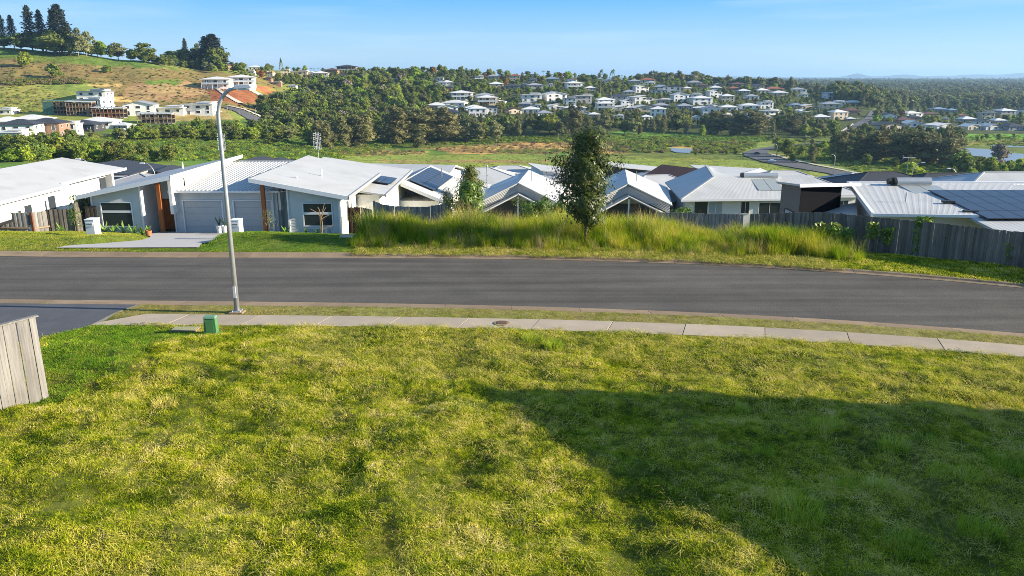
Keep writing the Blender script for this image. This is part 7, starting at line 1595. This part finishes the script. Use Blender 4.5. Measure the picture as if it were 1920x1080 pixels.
# ================================================================ DISTANT HILLS
def hills():
    b = MB(); xs = np.linspace(-4000, 16000, 220)
    D = 15000
    def hgt(x):
        px = 960 + FPX*x/(D*CO); s = -30 + 22*max(0, math.sin(px*.012 + 1))*.6
        for c, w, a in ((1607,14,62),(1700,34,46),(1830,60,60),(1925,45,75),(1650,60,12),(1385,50,26),(1760,18,20),(2050,90,110)): s += a*math.exp(-((px-c)/w)**2)
        return s
    for x0, x1 in zip(xs, xs[1:]):
        z0, z1 = hgt(x0), hgt(x1); b.quad((x0,D-900,-60),(x1,D-900,-60),(x1,D,z1),(x0,D,z0)); b.quad((x0,D,z0),(x1,D,z1),(x1,D+1200,-60),(x0,D+1200,-60))
    o = b.build('distant_hills', mat('far forest', (.045,.065,.035), .95, .2, .002)); tag(o, kind='structure')
hills()

# ================================================================ GRASS CLOSE BY
lot_stops = [(0,(.03,.065,.005)),(.24,(.14,.22,.008)),(.44,(.34,.41,.012)),(.64,(.55,.56,.030)),(.84,(.74,.64,.12)),(1,(.84,.72,.30))]
G_lot = grass_mat('mown lot grass', lot_stops, .55, 2.6, .35, .35)
G_lawn = grass_mat('green lawn blade', [(0,(.08,.18,.012)),(.5,(.17,.31,.02)),(1,(.38,.44,.05))], .5, 3, .35, .3)
G_straw = grass_mat('lying straw', [(0,(.42,.40,.05)),(1,(.72,.62,.18))], .6, 3, .3, .3)
G_verge = grass_mat('dry verge grass', [(0,(.12,.20,.018)),(.45,(.34,.36,.04)),(1,(.58,.48,.16))], .6, 2, .3, .3)
def in_any(x, y, polys):
    r = np.zeros(x.shape, bool)
    for p in polys: r |= inpoly(x, y, p)
    return r
def on_screen(x, y, z, m=260):
    px, py = project(x, y, z); return (px > -m) & (px < 1920 + m) & (py < 1080 + 2*m)
def lot_grass():
    r = np.random.default_rng(21); P = []
    T = [tuft_mesh('g_%d_kind' % i, 44, .058, .15, .009, G_lot, 100+i, 1.1, .35) for i in range(5)] + [tuft_mesh('g_%d_kind' % (5+i), 26, .095, .10, .010, G_lot, 110+i, .6, .05) for i in range(3)] + [tuft_mesh('g_%d_kind' % (8+i), 24, .17, .22, .008, G_straw, 120+i, .9, .9) for i in range(3)] + [tuft_mesh('g_%d_kind' % (11+i), 40, .05, .15, .010, G_lawn, 130+i, .6, 0) for i in range(2)]
    n = 135000; x = r.uniform(-24, 26, n); y = r.uniform(7.5, 28.5, n)
    # keep more of them close by
    k = (y < yPathN(x) + .05 + .07*wob(x, y, .9) + r.normal(0,.04,n)) & on_screen(x, y, y*0) & ~in_any(x, y, [DARK_DW]) & (wob(x, y, .55) + .6*wob(y, x, 1.6) + r.normal(0,.55,n) > -1.15); x, y = x[k], y[k]
    # smooth lawn area by the left fence
    lw_poly = [on_z(a, b, .1)[:2] for a, b in [(60,605),(200,606),(400,628),(330,655),(200,720),(120,760),(60,760)]]; lawn = inpoly(x + .5*wob(x,y,2), y, lw_poly)
    pat = wob(x, y, 2.2)*.6 + wob(y, x, 5)*.6; u = r.random(len(x)); u = np.where(((x > 1.5 + .4*y) & (y < 20) | (y > yPathN(x) - 4.2) & (x > -7)) & (r.random(len(x)) < .16), .99, u); idx = np.where(u < .60, r.integers(0, 5, len(x)), np.where(u < .60 + .10*(1 + np.clip(pat,-1,1)), r.integers(5, 8, len(x)), np.where(u < .92 - .1*np.clip(pat,-1,.6), r.integers(0, 5, len(x)), r.integers(8, 11, len(x)))))
    idx = np.where(lawn, r.integers(11, 13, len(x)), idx); z = near_h(x, y) - .012
    s = r.uniform(.75, 1.35, len(x))*(1 + .25*wob(x, y, 1.7)*(~lawn)); rot = np.stack([r.normal(0,.12,len(x)), r.normal(0,.12,len(x)), r.uniform(0,6.28,len(x))], 1)
    scatter('lot_grass', np.stack([x,y,z],1), rot, np.maximum(s,.4), T, idx, label='rough mown yellow-green grass of the empty lot'); print('lot tufts', len(x))
lot_grass()
def verge_grass():
    r = np.random.default_rng(22); n = 26000; x = r.uniform(-24, 26, n); y = r.uniform(22, 32, n); k = (y > yPathF(x) - .03 - .06*wob(x, y, 1.3)) & (y < yKNb(x) + .04*wob(y, x, 1.1)) & on_screen(x, y, y*0) & ~in_any(x, y, [DARK_DW]) & (wob(x, y, 1.1) + r.normal(0,.5,n) > -.55 + .9*(x > 9)*(x < 13)); x, y = x[k], y[k]
    T = [tuft_mesh('h_%d_kind' % i, 30, .05, .14, .010, G_verge, 200+i, .9, .3) for i in range(4)]; z = near_h(x, y) - .01
    scatter('verge_grass', np.stack([x,y,z],1), np.stack([x*0,x*0,r.uniform(0,6.28,len(x))],1), r.uniform(.6,1.1,len(x)), T, label='thin dry grass of the verge between kerb and footpath', seed=2)
    # far verge and lawns
    n = 60000; x = r.uniform(-34, 28, n); y = r.uniform(28, 50, n); s_ = y - yKFb(x); left = x < -6.9
    k = (s_ > .02) & on_screen(x, y, y*0) & ~in_any(x, y, [PALE_DW]) & ((left & (y < 47.0)) | (~left & (s_ < np.where(x > 13.5, 4.2, 1.6)))) & ~((x > -22.6) & (x < -15.2) & (y > 44) & left)
    k &= ~((~left) & (x < 13) & (wob(x, y, 1.5) + r.normal(0,.4,n) < .1)); x, y, left = x[k], y[k], left[k]
    T = [tuft_mesh('k_%d_kind' % i, 26, .055, .17, .013, G_lawn if i < 2 else grass_mat('lawn with painted sun', [(0,(.22,.30,.02)),(1,(.50,.48,.08))], .4, 2, .35, .3) if i == 2 else MATS['lawn with painted sun'] if i == 3 else G_lot, 220+i, .7, .1) for i in range(6)]
    idx = np.where(left & (x > -18), r.integers(0, 2, len(x)), np.where(left, r.integers(2, 4, len(x)), r.integers(4, 6, len(x))))  # left lawn takes brighter, yellower blades: sunlight painted into their colour
    sc = np.where(left, 1.0, 1.5)*r.uniform(.7, 1.2, len(x)); z = near_h(x, y) - .01
    scatter('far_lawn_grass', np.stack([x,y,z],1), np.stack([x*0,x*0,r.uniform(0,6.28,len(x))],1), sc, T, idx, label='mown lawn and verge grass across the street')
verge_grass()
# taller tussocks that stand out of the lot
G_tus = grass_mat('tussock blade', [(0,(.20,.34,.03)),(.5,(.34,.48,.06)),(1,(.52,.58,.14))], .5, 3, .35, .3)
def tussocks():
    spots = [(1492,985,.30,'largest tussock in the shaded grass, towards the right'),(1675,845,.22,'tussock in the shade, upper middle of the right half'),(1812,915,.18,'tussock in the shade left of the right edge clumps'),(1885,905,.26,'rounded tussock nearest the right edge in the shade'),(1700,1040,.26,'tussock low in the shade near the bottom edge'),(1545,810,.20,'flat wide tussock in the upper part of the shade'),(1735,835,.18,'wispy tussock right of the upper middle one'),(1590,925,.16,'small tussock in the middle of the shade'),(1640,930,.16,'small bright tussock right of the middle of the shade'),(1390,770,.14,'small tussock just inside the upper shadow edge'),(1835,1010,.24,'bright tussock by the straw in the lower right'),(1000,640,.22,'green mound tussock near the footpath'),(1040,652,.20,'dark mound tussock below the one near the footpath'),(312,765,.20,'dry straw mound alone on the left of the lot'),(1760,900,.18,'low tussock between two larger ones in the shade'),(1430,860,.15,'faint low tussock left of the shade middle')]
    for i, (px, py, s, lab) in enumerate(spots):
        p = on_z(px, py, .1); r = empty('grass_tussock', (p.x, p.y, gz(p.x, p.y) - .02), i*.7, label=lab, cat='tussock', group='tussocks of the lot')
        for j in range(2):
            o = tuft_mesh('blades', 170, s*1.55, s*1.5, .012, G_straw if (px == 312) else (G_tus if j == 0 else G_lot), 300+i*2+j, .6, .05, 3); COL.objects.link(o); o.parent = r
tussocks()
# the wild grass of the empty lot across the street
G_wild = grass_mat('wild tall grass', [(0,(.04,.10,.008)),(.3,(.15,.28,.010)),(.55,(.40,.46,.018)),(.8,(.58,.53,.05)),(1,(.66,.54,.16))], .45, 1.8, .4, .4)
G_seed = grass_mat('seed head grass', [(0,(.36,.30,.10)),(1,(.60,.44,.26))], .3, 1, .4, .3)
def wild():
    r = np.random.default_rng(31); n = 12500; x = r.uniform(-9, 19, n); s_ = .35 + 14.5*r.random(n)**1.15; y = yKFb(x) + s_
    left_edge = x_at(664, 1, 0)*0 + (-7.7 + .09*(y-37)); k = (x > left_edge + r.normal(0,.15,n)) & (y < 49.5) & ~((x > 12.2 - .3*(y-42).clip(0,9)) & (y > 40.5)) & (x < 15.6 + r.normal(0,.2,n)) & ~((x > 13.3) & (y > 37.6)) & (s_ > .7 + .5*wob(x, y, 3) + 1.3*np.clip((x-9)/4,0,1)) & ((s_ > 4) | (wob(y+3, x, 2.2) + r.normal(0,.5,n) > -.6))
    x, y, s_ = x[k], y[k], s_[k]
    T = [tuft_mesh('t_%d_kind' % i, 46, .95, .28, .016, G_wild, 400+i, .5, 0, 4) for i in range(4)] + [tuft_mesh('t_%d_kind' % (4+i), 26, 1.25, .30, .014, G_seed, 410+i, .35, 0, 4) for i in range(2)] + [tuft_mesh('t_%d_kind' % (6+i), 40, .5, .35, .016, G_verge, 420+i, .9, .3, 3) for i in range(2)]
    u = r.random(len(x)); ramp = np.clip((s_ - .4)/3.2, 0, 1); back = s_ > 8
    idx = np.where(u > ramp*1.1 + .12, r.integers(6, 8, len(x)), np.where(u < np.where(back, .28, .07), r.integers(4, 6, len(x)), r.integers(0, 4, len(x))))
    sc = (.36 + .56*ramp)*r.uniform(.55, 1.25, len(x))*np.clip(1 + .32*wob(x, y, 4) + .15*wob(y, x, 1.6), .35, 1.5)*np.where(s_ > 9, .82, 1); cl = ((x-13.4)/1.9)**2 + ((y-36.9)/1.8)**2 < 1; sc = sc*np.where(x > 9, .95, 1.18); sc = np.where(cl, 1.22*r.uniform(.85,1.15,len(x)), sc); idx = np.where(cl, r.integers(0, 4, len(x)), idx)
    scatter('wild_grass', np.stack([x,y,near_h(x,y)-.03],1), np.stack([r.normal(0,.1,len(x)),r.normal(0,.1,len(x)),r.uniform(0,6.28,len(x))],1), sc, T, idx, label='tall unmown wild grass with seed heads across the street')
    # cut grass and litter fallen on the kerb
    n = 2600; x = r.uniform(-7.5, 14, n); y = yKFb(x) + r.uniform(-.35, 1.6, n); T = [tuft_mesh('l_%d_kind' % i, 16, .28, .25, .018, G_verge if i else G_straw, 430+i, .9, .95) for i in range(3)]
    scatter('dry_litter', np.stack([x,y,np.full(n,.09)],1), np.stack([x*0,x*0,r.uniform(0,6.28,n)],1), r.uniform(.5,1.1,n), T, label='dry cut grass lying over the far kerb', seed=4)
wild()

# ================================================================ AIR
def haze():
    hz = MB().box(-21000, 24000, -400, 26500, -75, 130).build('haze', bpy.data.materials.new('haze')); tag(hz, label='pale blue air thickening over the distance', kind='stuff')
    m = hz.data.materials[0]; m.use_nodes = True; n = m.node_tree.nodes; n.clear(); o = n.new('ShaderNodeOutputMaterial'); v = n.new('ShaderNodeVolumePrincipled')
    v.inputs['Color'].default_value = (.42, .68, 1.0, 1); v.inputs['Density'].default_value = HAZE; v.inputs['Anisotropy'].default_value = .2; m.node_tree.links.new(v.outputs[0], o.inputs['Volume'])
HAZE = .00008
haze(); print('kerb at 43', yKNb(43), yKFb(43), yKFb(30), 'vc', len(bpy.data.objects))
